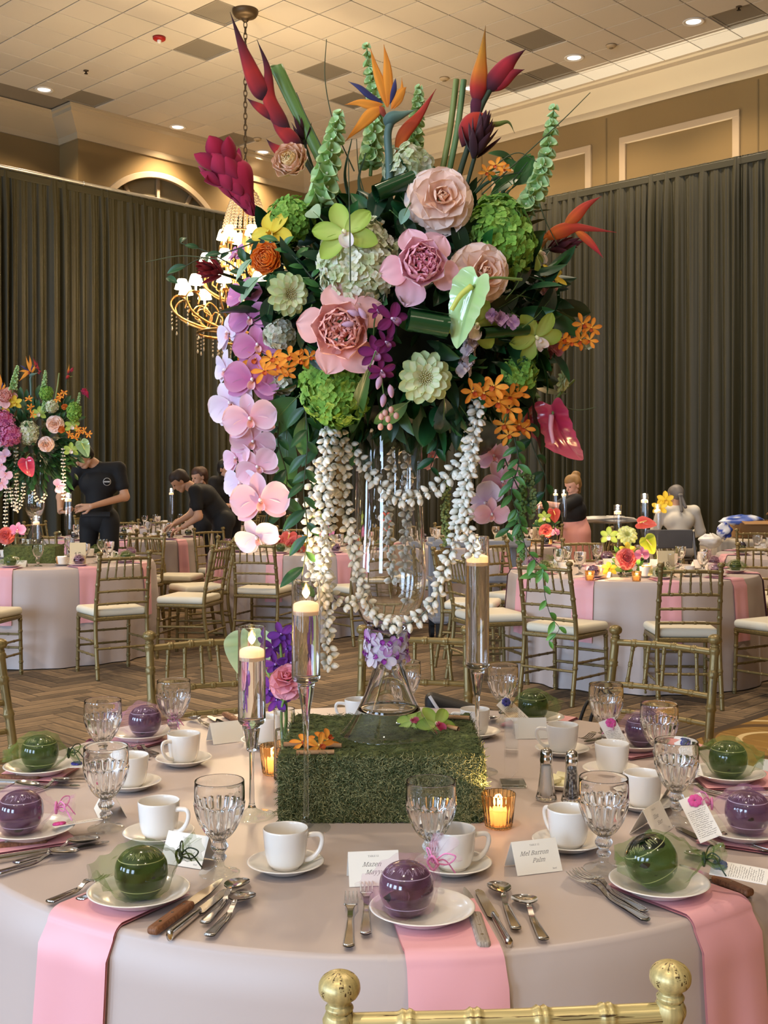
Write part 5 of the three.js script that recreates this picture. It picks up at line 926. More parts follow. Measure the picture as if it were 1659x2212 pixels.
// anthuriums: a heart-shaped spathe with a spadix
function heartGeo(L, Wd, c, quilt, bend = 0.3, nx = 28) {
  const out = a => { const s = Math.sin(a), k = Math.cos(a); return [Wd / 2 * s * Math.pow(Math.abs(s), 0.25) * (1 + 0.12 * k), k > 0 ? L * 0.32 * k * (1 - 0.45 * Math.exp(-((s / 0.35) ** 2))) : L * 0.68 * k * (0.75 + 0.25 * Math.abs(k))]; };
  const g = gridGeo(nx * 2, 12, (u, v) => { const a = u * TAU, [x, y] = out(a), X = x * v, Y = y * v; return V(X, Y, quilt * Math.sin(Y / L * 40) * Math.abs(X) / Wd * 2 + bend * (X * X) / Wd - bend * 0.6 * Y * Y / L + 0.06 * L * Math.exp(-((X / Wd / 0.06) ** 2)) * -0.3); }, (u, v) => mix(c[0], c[1], v * v));
  return g;
}
{
  const antM = phy('#ffffff', 0.16, 0, { vertexColors: true, clearcoat: 0.7, clearcoatRoughness: 0.12 });
  const ant = (px, py, d, L, Wd, cs, spad, dir, roll, label, quilt, bend, px2) => {
    const t = thing('anthurium', label, 'flower', P(px, py, d)); t.quaternion.copy(quatTo(V(...dir).normalize(), roll));
    part('spathe', heartGeo(L, Wd, cs, quilt, bend), antM, t);
    part('spadix', sweep(spline([V(0, L * 0.06, 0.004), V(0, -L * 0.08, 0.022), V(0, -L * 0.26, 0.03)], 12), t2 => lerp(0.006, 0.0042, t2), 10), std(spad, 0.6), t);
    part('stem', sweep(spline([V(0, L * 0.06, 0), V(0, L * 0.2, -0.03), V(0.01, L * 0.3, -0.1)], 12), 0.0028, 8), std('#6f8a44', 0.6), t); (KIND.anthurium ??= []).push(t); return t;
  };
  ant(1018, 630, 2.14, 0.165, 0.11, ['#9cc27a', '#b4d49a'], '#c9cf62', [-0.72, 0.1, 0.55], -0.42, 'pale green quilted anthurium seen edge-on over the peach rose', 0.0022, 0.25);
  ant(1197, 905, 2.42, 0.17, 0.12, ['#b02a4c', '#d4506c'], '#e7a0a8', [-0.55, -0.35, 0.6], 0.12, 'glossy pink-red anthurium hanging at the lower right', 0.003, 0.9);
}
// ---- leaves
function leafGeo(L, W, c0, c1, o = {}) { return petal({ L, W, a: 0.9, b: 0.85, fold: 0.28, curl: o.curl ?? -0.5, c0, c1, nx: 8, ny: 14, w0: 0.01, veins: 0.0006, ...o }); }
{
  const leaves = [                                                                             // base px, tip px, width px, depth offset, tone, words
    [[590, 528], [518, 560], 58, 0.05, 0, 'large dark blue-green leaf left of the orange ranunculus'], [[1152, 690], [1232, 608], 46, 0.07, 0, 'broad dark leaf pointing up at the right edge'],
    [[1110, 625], [1172, 525], 34, 0.05, 0, 'dark leaf between green hydrangea and sideways cymbidium'], [[800, 790], [735, 985], 34, 0.08, 1, 'long strap leaf crossing the lower green hydrangea'],
    [[830, 400], [800, 470], 44, 0.03, 0, 'dark round leaf left of the rolled leaf at top'], [[660, 690], [640, 760], 24, 0.06, 0, 'dark leaf below the left pale zinnia'], [[700, 800], [650, 745], 26, 0.05, 0, 'dark blue-green leaf left of the coral rose'],
    [[1120, 640], [1040, 690], 40, 0.02, 0, 'dark leaf below the right peach rose'], [[1130, 690], [1190, 740], 40, 0.03, 0, 'dark leaf above the right cymbidium'], [[640, 860], [560, 940], 70, 0.03, 1, 'large green leaf behind the lower pink cascade'],
    [[620, 930], [610, 1060], 80, 0.0, 1, 'broad cut green leaf hanging below the left side'], [[660, 900], [640, 1000], 40, 0.05, 1, 'green leaf beside the left white garlands'], [[960, 860], [960, 960], 50, 0.0, 0, 'dark broad leaf right of the vase rim'],
    [[1010, 900], [1075, 1000], 80, -0.02, 0, 'very dark broad leaf behind the right garland'], [[880, 870], [800, 930], 40, 0.02, 1, 'dark strap leaf above the vase rim at left'], [[860, 470], [900, 520], 40, 0.03, 0, 'dark leaf under the upper peach rose'],
    [[990, 500], [930, 480], 46, 0.0, 0, 'dark leaf behind the upper peach rose'], [[640, 600], [540, 610], 40, 0.02, 1, 'green leaf left of the pale zinnia'], [[590, 640], [560, 720], 44, 0.04, 0, 'dark leaf between mauve orchids and zinnia'],
    [[1130, 640], [1210, 660], 36, 0.02, 0, 'dark leaf right of the right peach rose'], [[1150, 860], [1190, 980], 40, 0, 0, 'dark leaf behind the pink-red anthurium'], [[980, 470], [1010, 560], 40, 0.02, 0, 'dark leaf between the two peach roses'],
    [[690, 470], [660, 440], 40, 0.08, 2, 'rounded pale green leaf left of the lime cymbidium'], [[560, 600], [500, 650], 34, 0.03, 2, 'pale sage leaf beside the dark red flower'], [[545, 560], [500, 600], 22, 0.05, 2, 'variegated sage leaf above the mauve orchids'],
    [[880, 450], [866, 480], 24, 0.06, 3, 'small silvery eucalyptus leaf left of the upper peach rose'], [[1110, 400], [1160, 330], 44, -0.02, 1, 'olive leaf behind the green hydrangea at top right'], [[1060, 420], [1140, 355], 26, 0, 1, 'long narrow leaf left of the right bells of Ireland'],
  ];
  const tones = [['#0f2416', '#1d3a22'], ['#1f4a24', '#3a6b34'], ['#7f9c72', '#a9bf9c'], ['#5d8a78', '#7fa796']];
  for (const [a, b, w, out, t, l] of leaves) {
    const A = onBall(...a, out), B = onBall(...b, out), d = B.pos.clone().sub(A.pos), L = d.length(), o = thing('leaf', l, 'leaf', A.pos);
    const y = d.clone().normalize(), z = A.n.clone().add(V(0, 0, 0.3)).sub(y.clone().multiplyScalar(A.n.clone().add(V(0, 0, 0.3)).dot(y))).normalize(), x = y.clone().cross(z);
    o.quaternion.setFromRotationMatrix(new THREE.Matrix4().makeBasis(x, y, z));
    part('leaf_blade', leafGeo(L, w * A.d / F, ...tones[t]), t === 0 ? glossLeafM : leafM, o); part('midrib', sweep(spline([V(0, -0.03, -0.01), V(0, 0, 0.0005), V(0, L * 0.5, -L * 0.05)], 8), [0.0016, 0.0006], 5), stemM, o);
  }
  // rolled aspidistra leaves
  for (const [a, b, r, out, l] of [[[812, 418], [892, 385], 0.021, 0.06, 'rolled dark green leaf left of the upper peach rose'], [[882, 690], [968, 705], 0.028, 0.07, 'wide folded dark green leaf right of the purple orchids'], [[1042, 720], [1138, 712], 0.015, 0.04, 'rolled black-green leaf behind the right cymbidium']]) {
    const A = onBall(...a, out).pos, B = onBall(...b, out).pos, d = B.clone().sub(A), o = thing('rolled_leaf', l, 'leaf', A); o.quaternion.setFromUnitVectors(V(0, 0, 1), d.clone().normalize());
    part('leaf_roll', gridGeo(60, 8, (u, v) => { const an = u * TAU * 2.3, q = r * (0.55 + 0.45 * u); return V(Math.cos(an) * q, Math.sin(an) * q * 0.85, v * d.length()); }, (u, v) => mix('#0e2a16', '#24502a', u)), glossLeafM, o);
    part('midrib', sweep([V(r, 0, 0), V(r, 0, d.length())], 0.0012, 5), stemM, o);
  }
  // dense dark greenery that fills the ball and hangs under it, and the basket it grows from
  const lg = leafGeo(0.07, 0.026, '#12301a', '#2a5430', { nx: 4, ny: 6 }), n = 1500, im = new THREE.InstancedMesh(lg, leafM, n), m4 = new THREE.Matrix4(), r = rng(77), cc = new THREE.Color();
  for (let k = 0; k < n; k++) {
    const a = r() * TAU, low = k > 1150, z = low ? rr(-1, -0.55, r) : rr(-0.75, 0.95, r), q = Math.sqrt(1 - z * z), rad = rr(0.72, 1.0, r);
    const nrm = V(Math.cos(a) * q, z, Math.sin(a) * q), p = V(nrm.x * 0.34, nrm.y * 0.27 - 0.02, nrm.z * 0.24).multiplyScalar(rad).add(BALL.c);
    const dir = nrm.clone().add(V(rr(-0.9, 0.9, r), rr(-0.9, 0.6, r) - (low ? 0.7 : 0), rr(-0.9, 0.9, r))).normalize();
    m4.compose(p, new THREE.Quaternion().setFromUnitVectors(V(0, 1, 0), dir).multiply(new THREE.Quaternion().setFromAxisAngle(V(0, 1, 0), r() * 6)), V(1, 1, 1).multiplyScalar(rr(0.6, 1.5, r))); im.setMatrixAt(k, m4); im.setColorAt(k, cc.setRGB(rr(0.5, 1.1, r), rr(0.6, 1.25, r), rr(0.5, 1, r)));
  }
  im.name = 'arrangement_greenery'; meta(im, 'dense dark green leaves filling the tall flower arrangement', 'greenery', null, 'stuff'); scene.add(im);
  const bk = thing('flower_basket', 'dark foam and mesh dome under the flowers on the vase rim', 'flower foam', P(842, 912, 2.5)); part('foam', move(new THREE.SphereGeometry(1, 24, 16), 0, 0.20, 0, 0, 0, 0, [0.25, 0.2, 0.17]), std('#14200f', 0.95), bk); part('tray', lathe([[0, 0], [0.075, 0], [0.11, 0.03], [0.115, 0.03], [0.08, -0.006], [0, -0.006]], 32), std('#1a2416', 0.6), bk);
  // ruscus and trailing vines
  const vine = (pts, d, leafL, leafW, step, tone, label, name = 'ruscus_branch', seed = 1, thick = 0.0016) => {
    const P0 = pts.map(([x, y, dd]) => P(x, y, dd ?? d)), c = P0[0].clone(), t = thing(name, label, 'foliage branch', c), path = new THREE.CatmullRomCurve3(P0.map(p => p.clone().sub(c))), n = Math.max(3, Math.round(path.getLength() / step)), rn = rng(seed);
    part('stem', sweep(path.getPoints(30), [thick, thick * 0.6], 6), darkStemM, t); const G = [leafGeo(leafL, leafW, ...tone, { nx: 4, ny: 8 }), leafGeo(leafL * 0.8, leafW * 0.9, ...tone, { nx: 4, ny: 8, curl: -0.9 })];
    for (let k = 0; k <= n; k++) { const u = k / n, p = path.getPoint(u), tg = path.getTangent(u), side = k % 2 ? 1 : -1, dir = tg.clone().multiplyScalar(0.7).add(V(side * 0.8, rr(-0.3, 0.3, rn), rr(-0.2, 0.7, rn))).normalize(), m = part('leaf', G[k % 2], leafM, t, p); const z = V(rr(-0.3, 0.3, rn), 0.5, 1).sub(dir.clone().multiplyScalar(dir.z + dir.y * 0.5)).normalize(), x = dir.clone().cross(z).normalize(); m.quaternion.setFromRotationMatrix(new THREE.Matrix4().makeBasis(x, dir, x.clone().cross(dir))); m.scale.setScalar(rr(0.75, 1.15, rn)); }
  };
  const DK = ['#153a1c', '#2a5a2c'], MD = ['#2a5a2a', '#4f8440'], BR = ['#3f7a30', '#6aa24c'];
  vine([[660, 880], [664, 960], [656, 1060], [664, 1150], [650, 1260]], 2.3, 0.055, 0.02, 0.028, DK, 'dark ruscus branch hanging left of the white garlands', 'ruscus_branch', 1);
  vine([[610, 880], [600, 950], [620, 1030], [610, 1100]], 2.38, 0.06, 0.024, 0.022, DK, 'leafy dark branch hanging behind the pink cascade', 'ruscus_branch', 2);
  vine([[700, 880], [690, 960], [672, 1040]], 2.36, 0.05, 0.02, 0.024, DK, 'short ruscus branch under the lower green hydrangea', 'ruscus_branch', 3);
  vine([[560, 520], [490, 545], [430, 560], [360, 600]], 2.44, 0.04, 0.017, 0.045, DK, 'thin twig with dark leaves reaching left towards the chandelier', 'ruscus_branch', 4);
  vine([[530, 590], [450, 545], [390, 525]], 2.45, 0.04, 0.018, 0.045, DK, 'dark leafy twig in front of the chandelier lamps', 'ruscus_branch', 14);
  vine([[1140, 880], [1150, 960], [1180, 1040], [1170, 1080]], 2.42, 0.05, 0.022, 0.03, DK, 'dark branch hanging behind the pink-red anthurium', 'ruscus_branch', 5);
  vine([[1110, 940], [1120, 1000], [1105, 1060], [1125, 1130]], 2.36, 0.04, 0.014, 0.014, MD, 'feathery green vine hanging below the right orange orchids', 'trailing_vine', 6);
  vine([[1118, 1100], [1135, 1180], [1160, 1215], [1175, 1232], [1140, 1248]], 2.36, 0.034, 0.013, 0.02, BR, 'thin trailing vine with a leafy bend in front of the chair at right', 'trailing_vine', 7, 0.0011);
  vine([[1172, 1232], [1178, 1290], [1192, 1335], [1208, 1358], [1186, 1385]], 2.36, 0.03, 0.013, 0.024, BR, 'lowest tip of the trailing vine in front of the right-hand chair seat', 'trailing_vine', 17, 0.0009);
  vine([[1090, 990], [1130, 1100], [1095, 1150]], 2.4, 0.034, 0.012, 0.016, MD, 'bushy green vine behind the right pink orchids', 'trailing_vine', 8);
  vine([[930, 900], [945, 960], [930, 1010]], 2.42, 0.04, 0.016, 0.022, DK, 'dark branch hanging right of the vase rim', 'ruscus_branch', 9);
  vine([[690, 620], [640, 560], [600, 520]], 2.28, 0.04, 0.016, 0.02, MD, 'green leafy twig left of the white hydrangea', 'ruscus_branch', 10);
  vine([[1090, 420], [1130, 380], [1105, 340]], 2.5, 0.06, 0.02, 0.03, MD, 'green leafy twig behind the right orange orchids at top', 'ruscus_branch', 11);
  // amaranthus tassels
  const tassel = (pts, d, R, label, c) => { const P0 = pts.map(([x, y]) => P(x, y, d)), o = P0[0].clone(), t = thing('amaranthus_tassel', label, 'flower', o), path = new THREE.CatmullRomCurve3(P0.map(p => p.sub(o))), L = path.getLength(), n = Math.round(L / 0.0035), list = [], rn = rng(n); for (let k = 0; k < n; k++) { const p = path.getPoint(k / n); for (let q = 0; q < 4; q++) list.push(move(new THREE.IcosahedronGeometry(0.0036, 0), p.x + rr(-R, R, rn), p.y + rr(-0.003, 0.003, rn), p.z + rr(-R, R, rn))); } part('stem', sweep(path.getPoints(12), 0.0014, 5), stemM, t); const m = part('seed_clusters', merge(list), std(c, 0.85), t); m.userData.kind = 'stuff'; };
  tassel([[966, 1040], [962, 1100], [964, 1180]], 2.5, 0.009, 'pale green amaranthus tassel hanging between vase and right garland', '#8f9a58');
  tassel([[1128, 1020], [1130, 1090], [1122, 1150], [1128, 1210]], 2.4, 0.007, 'green amaranthus tassel hanging at the lower right', '#5f7f42'); tassel([[1146, 1030], [1152, 1090], [1146, 1120]], 2.42, 0.006, 'short pale amaranthus tassel right of the longer green one', '#7c9460');
  // grass blades
  const blades = [[[705, 85], [702, 170], [722, 270], [765, 370]], [[640, 200], [665, 260], [695, 320], [720, 380]], [[752, 330], [755, 460], [757, 610]], [[1275, 200], [1220, 255], [1150, 320], [1040, 420]], [[1160, 350], [1120, 330], [1080, 350], [1020, 420]], [[315, 566], [390, 553], [470, 560]], [[1288, 880], [1250, 886], [1215, 880]], [[1205, 530], [1180, 480], [1165, 440]], [[770, 300], [775, 370], [790, 430]], [[700, 330], [715, 400], [740, 450]]];
  const bl = ['thin dark grass blade arching above the left bells of Ireland', 'thin grass blade beside the thick green stalk', 'straight grass blade hanging over the lime cymbidium', 'thin grass blade reaching up right to the ceiling edge', 'curved grass blade right of the dark leucadendron', 'thin grass blade reaching left across the curtain', 'thin curling grass blade right of the anthurium', 'fine grass blade below the right bells of Ireland', 'short grass blade left of the rear bells of Ireland', 'short grass blade left of the white hydrangea'];
  blades.forEach((a, k) => { const A = px3(a, k === 2 ? 2.12 : 2.4), c = A[0].clone(), t = thing('grass_blade', bl[k], 'grass blade', c); part('blade', sweep(spline(A.map(p => p.sub(c)), 24), [0.0009, 0.0016], 5), std('#3f4a2a', 0.6), t); });
  // lily-grass tuft behind the top roses
  for (const [k, a, l] of [[0, [[765, 460], [745, 380], [760, 300]], 'dark lily grass blade left of the bird of paradise stem'], [1, [[790, 460], [775, 390], [790, 330]], 'dark lily grass blade close to the bird of paradise stem'], [2, [[1010, 430], [1060, 390], [1130, 370]], 'dark lily grass blade over the right orange orchids'], [3, [[1015, 450], [1080, 420], [1140, 350]], 'dark lily grass blade under the right orange orchids']]) { const A = px3(a, 2.42), c = A[0].clone(), t = thing('lily_grass_blade', l, 'grass blade', c); part('blade', sweep(spline(A.map(p => p.sub(c)), 18), [0.005, 0.001], 6, true, 0.2), std('#2c4a2e', 0.5), t); }
  // lavender stocks, snapdragon, berries
  const stock = (pts, d, cs, s, label, cat = 'flower', name = 'stock_flower', seed = 3) => { const P0 = pts.map(([x, y]) => P(x, y, d)), o = P0[0].clone(), t = thing(name, label, cat, o), path = new THREE.CatmullRomCurve3(P0.map(p => p.sub(o))), rn = rng(seed), n = Math.max(4, Math.round(path.getLength() / (s * 0.7))); part('stem', sweep(path.getPoints(10), 0.0025, 6), stemM, t); for (let k = 0; k < n; k++) for (let q = 0; q < 3; q++) { const c = cs[Math.floor(rn() * cs.length)], a = q * 2.1 + k * 1.1, dir = V(Math.cos(a), rr(-0.2, 0.4, rn), Math.abs(Math.sin(a)) + 0.2).normalize(), m = part('floret', floretGeo(c[0], c[1], s), petalM, t, path.getPoint((k + 0.5) / n).addScaledVector(dir, s * 0.35)); m.quaternion.setFromUnitVectors(V(0, 0, 1), dir); } };
  const LAV = [['#8a62a8', '#c29cc9'], ['#a878b8', '#cfa9d2']], PALE = [['#a893a0', '#cdbfc6'], ['#b9a8ae', '#ddd3d6'], ['#9c8794', '#c6b4bf']];
  stock([[1062, 680], [1080, 690], [1112, 700]], 2.24, LAV, 0.026, 'lavender florets between the peach rose and the rolled black leaf', 'flower', 'stock_flower', 3);
  stock([[1022, 715], [1012, 760], [1000, 810]], 2.27, PALE, 0.026, 'pale grey-pink stock flower below the lime cymbidium', 'flower', 'stock_flower', 4);
  stock([[1172, 660], [1180, 640], [1190, 615]], 2.42, [['#d8a0a0', '#e9c3bc'], ['#c98a9c', '#deb0bd']], 0.026, 'peach-pink florets behind the upright dark leaf at right', 'flower', 'stock_flower', 5);
  stock([[1196, 700], [1200, 770]], 2.42, [['#c96a86', '#dd94a8']], 0.026, 'pink florets beneath the right cymbidium', 'flower', 'stock_flower', 6);
  stock([[1190, 690], [1235, 708], [1262, 730], [1272, 750]], 2.4, [['#a9b890', '#d5dcc0'], ['#8fa87a', '#c0cfa6']], 0.015, 'greenish white snapdragon tip reaching right', 'flower', 'snapdragon', 7);
  { const c = P(838, 890, 2.2), t = thing('berry_sprig', 'sprig of small pink hypericum berries above the vase rim', 'berries', c); for (const [x, y] of [[832, 892], [845, 885], [838, 905], [856, 898], [842, 922], [822, 922], [824, 900]]) { const q = P(x, y, 2.2).sub(c); part('berry', move(new THREE.SphereGeometry(0.0062, 12, 9), q.x, q.y, q.z, 0, 0, 0, [0.9, 1.1, 0.9]), vcol2('#d9a493'), t); part('stem', sweep([V(0, 0.02, -0.02), q], 0.0009, 5), darkStemM, t); } }
}

// ---------------------------------------------------------------- what stands in the middle of the front table
const MOSS_TOP = TY + 0.131;
const mossTexF = (a, b, s) => dataTex(256, (x, y) => { const n = 0.5 * vnoise(x / 3, y / 3, 85, s) + 0.3 * vnoise(x / 9, y / 9, 28, s + 1) + 0.35 * hash(x, y, s); return [lerp(a[0], b[0], n), lerp(a[1], b[1], n), lerp(a[2], b[2], n)]; });
const mossM = std('#ffffff', 0.98, 0, { map: mossTexF([30, 40, 16], [104, 116, 62], 3) }), strandM = std('#ffffff', 0.9);
function mossBox(w, h, d, strands, seed) {
  const g = new THREE.BoxGeometry(w, h, d, 60, 20, 60), p = g.attributes.position, n = g.attributes.normal, r = rng(seed);
  for (let i = 0; i < p.count; i++) { const x = p.getX(i), y = p.getY(i), z = p.getZ(i), q = 0.006 * (vnoise(x * 60 + 40, y * 60 + z * 47 + 40, 997, 5) - 0.5) + 0.006 * (vnoise(x * 160 + 90, y * 160 + z * 131 + 90, 997, 6) - 0.5); const bot = y < -h / 2 + 0.002; p.setXYZ(i, x + (Math.abs(x) > w / 2 - 0.001 ? Math.sign(x) * q : 0), bot ? y : y + (y > h / 2 - 0.001 ? q : 0), z + (Math.abs(z) > d / 2 - 0.001 ? Math.sign(z) * q : 0)); }
  g.computeVertexNormals();
  const o = proto(); part('moss_block', g, mossM, o, [0, h / 2, 0]);
  if (strands) {
    const sg = sweep(spline([V(0, 0, 0), V(0.004, 0.003, 0.004), V(0.009, 0.002, 0.002), V(0.014, 0.005, 0.0055)], 5), [0.0010, 0.0005], 3, false), im = new THREE.InstancedMesh(sg, strandM, strands), m4 = new THREE.Matrix4(), c = new THREE.Color();
    for (let k = 0; k < strands; k++) {
      const f = r(); let pos, nq;
      if (f < 0.5) { pos = V(rr(-w / 2, w / 2, r), rr(0.003, h, r), d / 2 + 0.001); nq = new THREE.Quaternion(); }
      else if (f < 0.76) { pos = V(rr(-w / 2, w / 2, r), h + 0.0005, rr(-d / 2, d / 2, r)); nq = new THREE.Quaternion().setFromAxisAngle(V(1, 0, 0), -Math.PI / 2); }
      else { const s = r() < 0.5 ? -1 : 1; pos = V(s * (w / 2 + 0.001), rr(0.003, h, r), rr(-d / 2, d / 2, r)); nq = new THREE.Quaternion().setFromAxisAngle(V(0, 1, 0), s * Math.PI / 2); }
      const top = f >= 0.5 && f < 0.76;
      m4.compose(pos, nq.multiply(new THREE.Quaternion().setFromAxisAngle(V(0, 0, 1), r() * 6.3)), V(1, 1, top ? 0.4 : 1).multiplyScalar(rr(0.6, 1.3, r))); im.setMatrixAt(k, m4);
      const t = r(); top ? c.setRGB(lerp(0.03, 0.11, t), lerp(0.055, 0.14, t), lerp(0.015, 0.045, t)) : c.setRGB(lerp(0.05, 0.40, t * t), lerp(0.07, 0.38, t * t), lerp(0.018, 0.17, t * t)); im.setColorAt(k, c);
    }
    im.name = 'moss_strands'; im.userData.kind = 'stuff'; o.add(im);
  }
  return o;
}
function vaseProto() {
  const o = proto();
  const footOut = smoothProfile([[0.107, 0.001], [0.1075, 0.004], [0.098, 0.014], [0.078, 0.042], [0.056, 0.085], [0.043, 0.122], [0.035, 0.148], [0.030, 0.165], [0.0285, 0.19], [0.031, 0.214]], 40);
  const bowlOut = smoothProfile([[0.031, 0.214], [0.044, 0.232], [0.066, 0.268], [0.0795, 0.315], [0.0825, 0.36], [0.079, 0.42], [0.0745, 0.50], [0.0735, 0.60], [0.0765, 0.672]], 40);
  const bowlIn = smoothProfile([[0.0745, 0.673], [0.0708, 0.60], [0.0718, 0.50], [0.0762, 0.42], [0.0796, 0.36], [0.0764, 0.317], [0.0625, 0.275], [0.038, 0.244], [0, 0.234]], 36);
  const footIn = smoothProfile([[0, 0.178], [0.018, 0.168], [0.027, 0.145], [0.038, 0.118], [0.051, 0.084], [0.073, 0.042], [0.094, 0.013], [0.1035, 0.0025], [0.107, 0.001]], 36);
  part('glass_bowl', lathe([[0, 0.19], ...footOut.slice(36), ...bowlOut.slice(1), ...bowlIn], 72), glassM, o);
  const up = footOut.filter(p => p[1] > 0.05 && p[1] <= footOut[36][1]), inn = footIn.filter(p => p[1] > 0.05);
  part('hollow_stem', lathe([...inn, ...up], 72), glassM, o);
  part('belled_foot', lathe([...footOut.filter(p => p[1] <= 0.05), up[0]], 72), footM, o);
  return o;
}
{
  const mb = mossBox(0.412, 0.131, 0.42, 15000, 5); put(mb, 'moss_box', 'square moss-covered riser box in the middle of the front table', 'riser', V(-0.004, TY + 0.001, -2.515));
  const vp = P(840, 1591, 2.5); put(vaseProto(), 'glass_vase', 'tall clear trumpet vase with belled foot standing on the moss box', 'vase', V(vp.x, MOSS_TOP + 0.003, -2.5));
  // orchid lei round the neck
  const lei = thing('orchid_lei', 'ring of white and lavender orchids round the neck of the tall vase', 'flower garland', V(vp.x - 0.005, MOSS_TOP + 0.20, -2.5)), r = rng(12);
  const leiO = [['#f6f2f6', '#efe6f2', '#e2cfe8'], ['#e6cdea', '#d8a6dc', '#b45cc0'], ['#f4eef4', '#f0e8f0', '#ead9ee']].map(c => ({ s: 0.024, sw: 0.6, se: c, pw: 0.85, pe: c, lip: ['#c25cc4', '#a83cae', '#8c2c9a', '#f0e0f0'], lipS: 0.5, pang: 1.3 }));
  for (let k = 0; k < 22; k++) { const a = k / 22 * TAU + rr(-0.1, 0.1, r), y = (k % 2 ? 0.012 : -0.016) + rr(-0.008, 0.008, r), b = orchid(leiO[k % 3], 300 + k), q = 0.043; b.name = 'orchid_bloom'; lei.add(b); b.position.set(Math.sin(a) * q, y, Math.cos(a) * q); b.quaternion.copy(quatTo(V(Math.sin(a), rr(-0.5, 0.5, r), Math.cos(a)).normalize(), rr(0, 6, r))); }
  part('string', move(new THREE.TorusGeometry(0.036, 0.003, 6, 30), 0, 0, 0, Math.PI / 2), stemM, lei);
}
// ---- garlands of ivory buds
const budG = (() => { const a = tint(lathe(smoothProfile([[0, 0], [0.0035, 0.001], [0.0058, 0.006], [0.0050, 0.0125], [0.0018, 0.0172], [0, 0.0185]], 16), 9), (x, y) => mix('#c9c9b4', '#efece0', y / 0.012)); const b = a.clone(); b.applyMatrix4(new THREE.Matrix4().makeRotationX(0.5)); b.translate(0.001, 0, 0.002); return merge([a, b]); })();
const budM = vcol(0.7), budStem = std('#6e7266', 0.8);
function garland(pts, d, label, seed, R = 0.0085, step = 0.0185) {
  const P0 = pts.map(([x, y, dd]) => P(x, y, dd ?? d)), c = P0[0].clone(), t = thing('blossom_garland', label, 'garland', c, 0, 'ivory blossom garlands under the tall arrangement'), path = new THREE.CatmullRomCurve3(P0.map(p => p.sub(c))), L = path.getLength(), n = Math.round(L / step), r = rng(seed);
  part('stem', sweep(path.getSpacedPoints(Math.max(12, n * 2)), 0.0013, 5), budStem, t);
  for (let k = 0; k < n; k++) { const u = (k + 0.5) / n, p = path.getPointAt(u), tg = path.getTangentAt(u); let a = V(0, 0, 1).cross(tg).normalize(); const b = tg.clone().cross(a);
    for (let q = 0; q < 3; q++) { const an = q / 3 * TAU + k * 1.05 + rr(-0.3, 0.3, r), o = a.clone().multiplyScalar(Math.cos(an)).addScaledVector(b, Math.sin(an)), m = part('blossom', budG, budM, t, p.clone().addScaledVector(o, R * 0.45)); m.quaternion.setFromUnitVectors(V(0, 1, 0), o.multiplyScalar(1).addScaledVector(tg, rr(0.2, 0.7, r) * (tg.y < 0 ? 1 : -1)).normalize()); m.scale.setScalar(rr(0.78, 1.08, r)); } }
  (KIND.blossom_garland ??= []).push(t);
}
garland([[704, 922], [700, 1050], [697, 1180], [698, 1260], [704, 1330], [712, 1446]], 2.30, 'long ivory blossom garland hanging straight down behind the tallest left candle', 1);
garland([[716, 918], [712, 1010], [716, 1100], [706, 1180], [700, 1300]], 2.34, 'ivory blossom garland doubled behind the long left one', 2);
garland([[686, 985], [678, 1050], [672, 1120], [672, 1190], [676, 1248]], 2.36, 'leftmost ivory blossom garland beside the dark ruscus', 3);
garland([[734, 922], [741, 1000], [746, 1090], [760, 1170], [780, 1265, 2.39], [812, 1332, 2.39], [852, 1350, 2.39], [896, 1340, 2.39], [934, 1302, 2.39], [962, 1230], [982, 1160], [1000, 1085], [1012, 1010], [1022, 920]], 2.37, 'ivory blossom garland looping in a deep U under the vase bowl', 4);
garland([[752, 952], [788, 1010], [828, 1056], [876, 1078], [926, 1064], [966, 1032], [1000, 985], [1024, 925], [1036, 870]], 2.385, 'ivory blossom garland swagged across the upper half of the vase', 5);
garland([[1040, 820], [1030, 900], [1018, 990], [1006, 1070], [1008, 1130], [1026, 1205]], 2.34, 'straight ivory blossom garland at right ending above the rear candle', 6);
garland([[1030, 850], [1022, 930], [1010, 1010], [996, 1090], [984, 1150]], 2.37, 'short ivory blossom garland beside the straight right one', 7);
garland([[706, 1235], [714, 1280], [738, 1304], [770, 1302], [792, 1288]], 2.35, 'small ivory blossom loop at the lower left of the vase', 8);
garland([[886, 945], [884, 1050], [878, 1150], [876, 1230], [884, 1312]], 2.60, 'ivory blossom garland seen through the right half of the glass vase', 9);
garland([[852, 950], [846, 1030], [834, 1100], [842, 1180], [850, 1260]], 2.62, 'ivory blossom garland seen through the middle of the glass vase', 10);
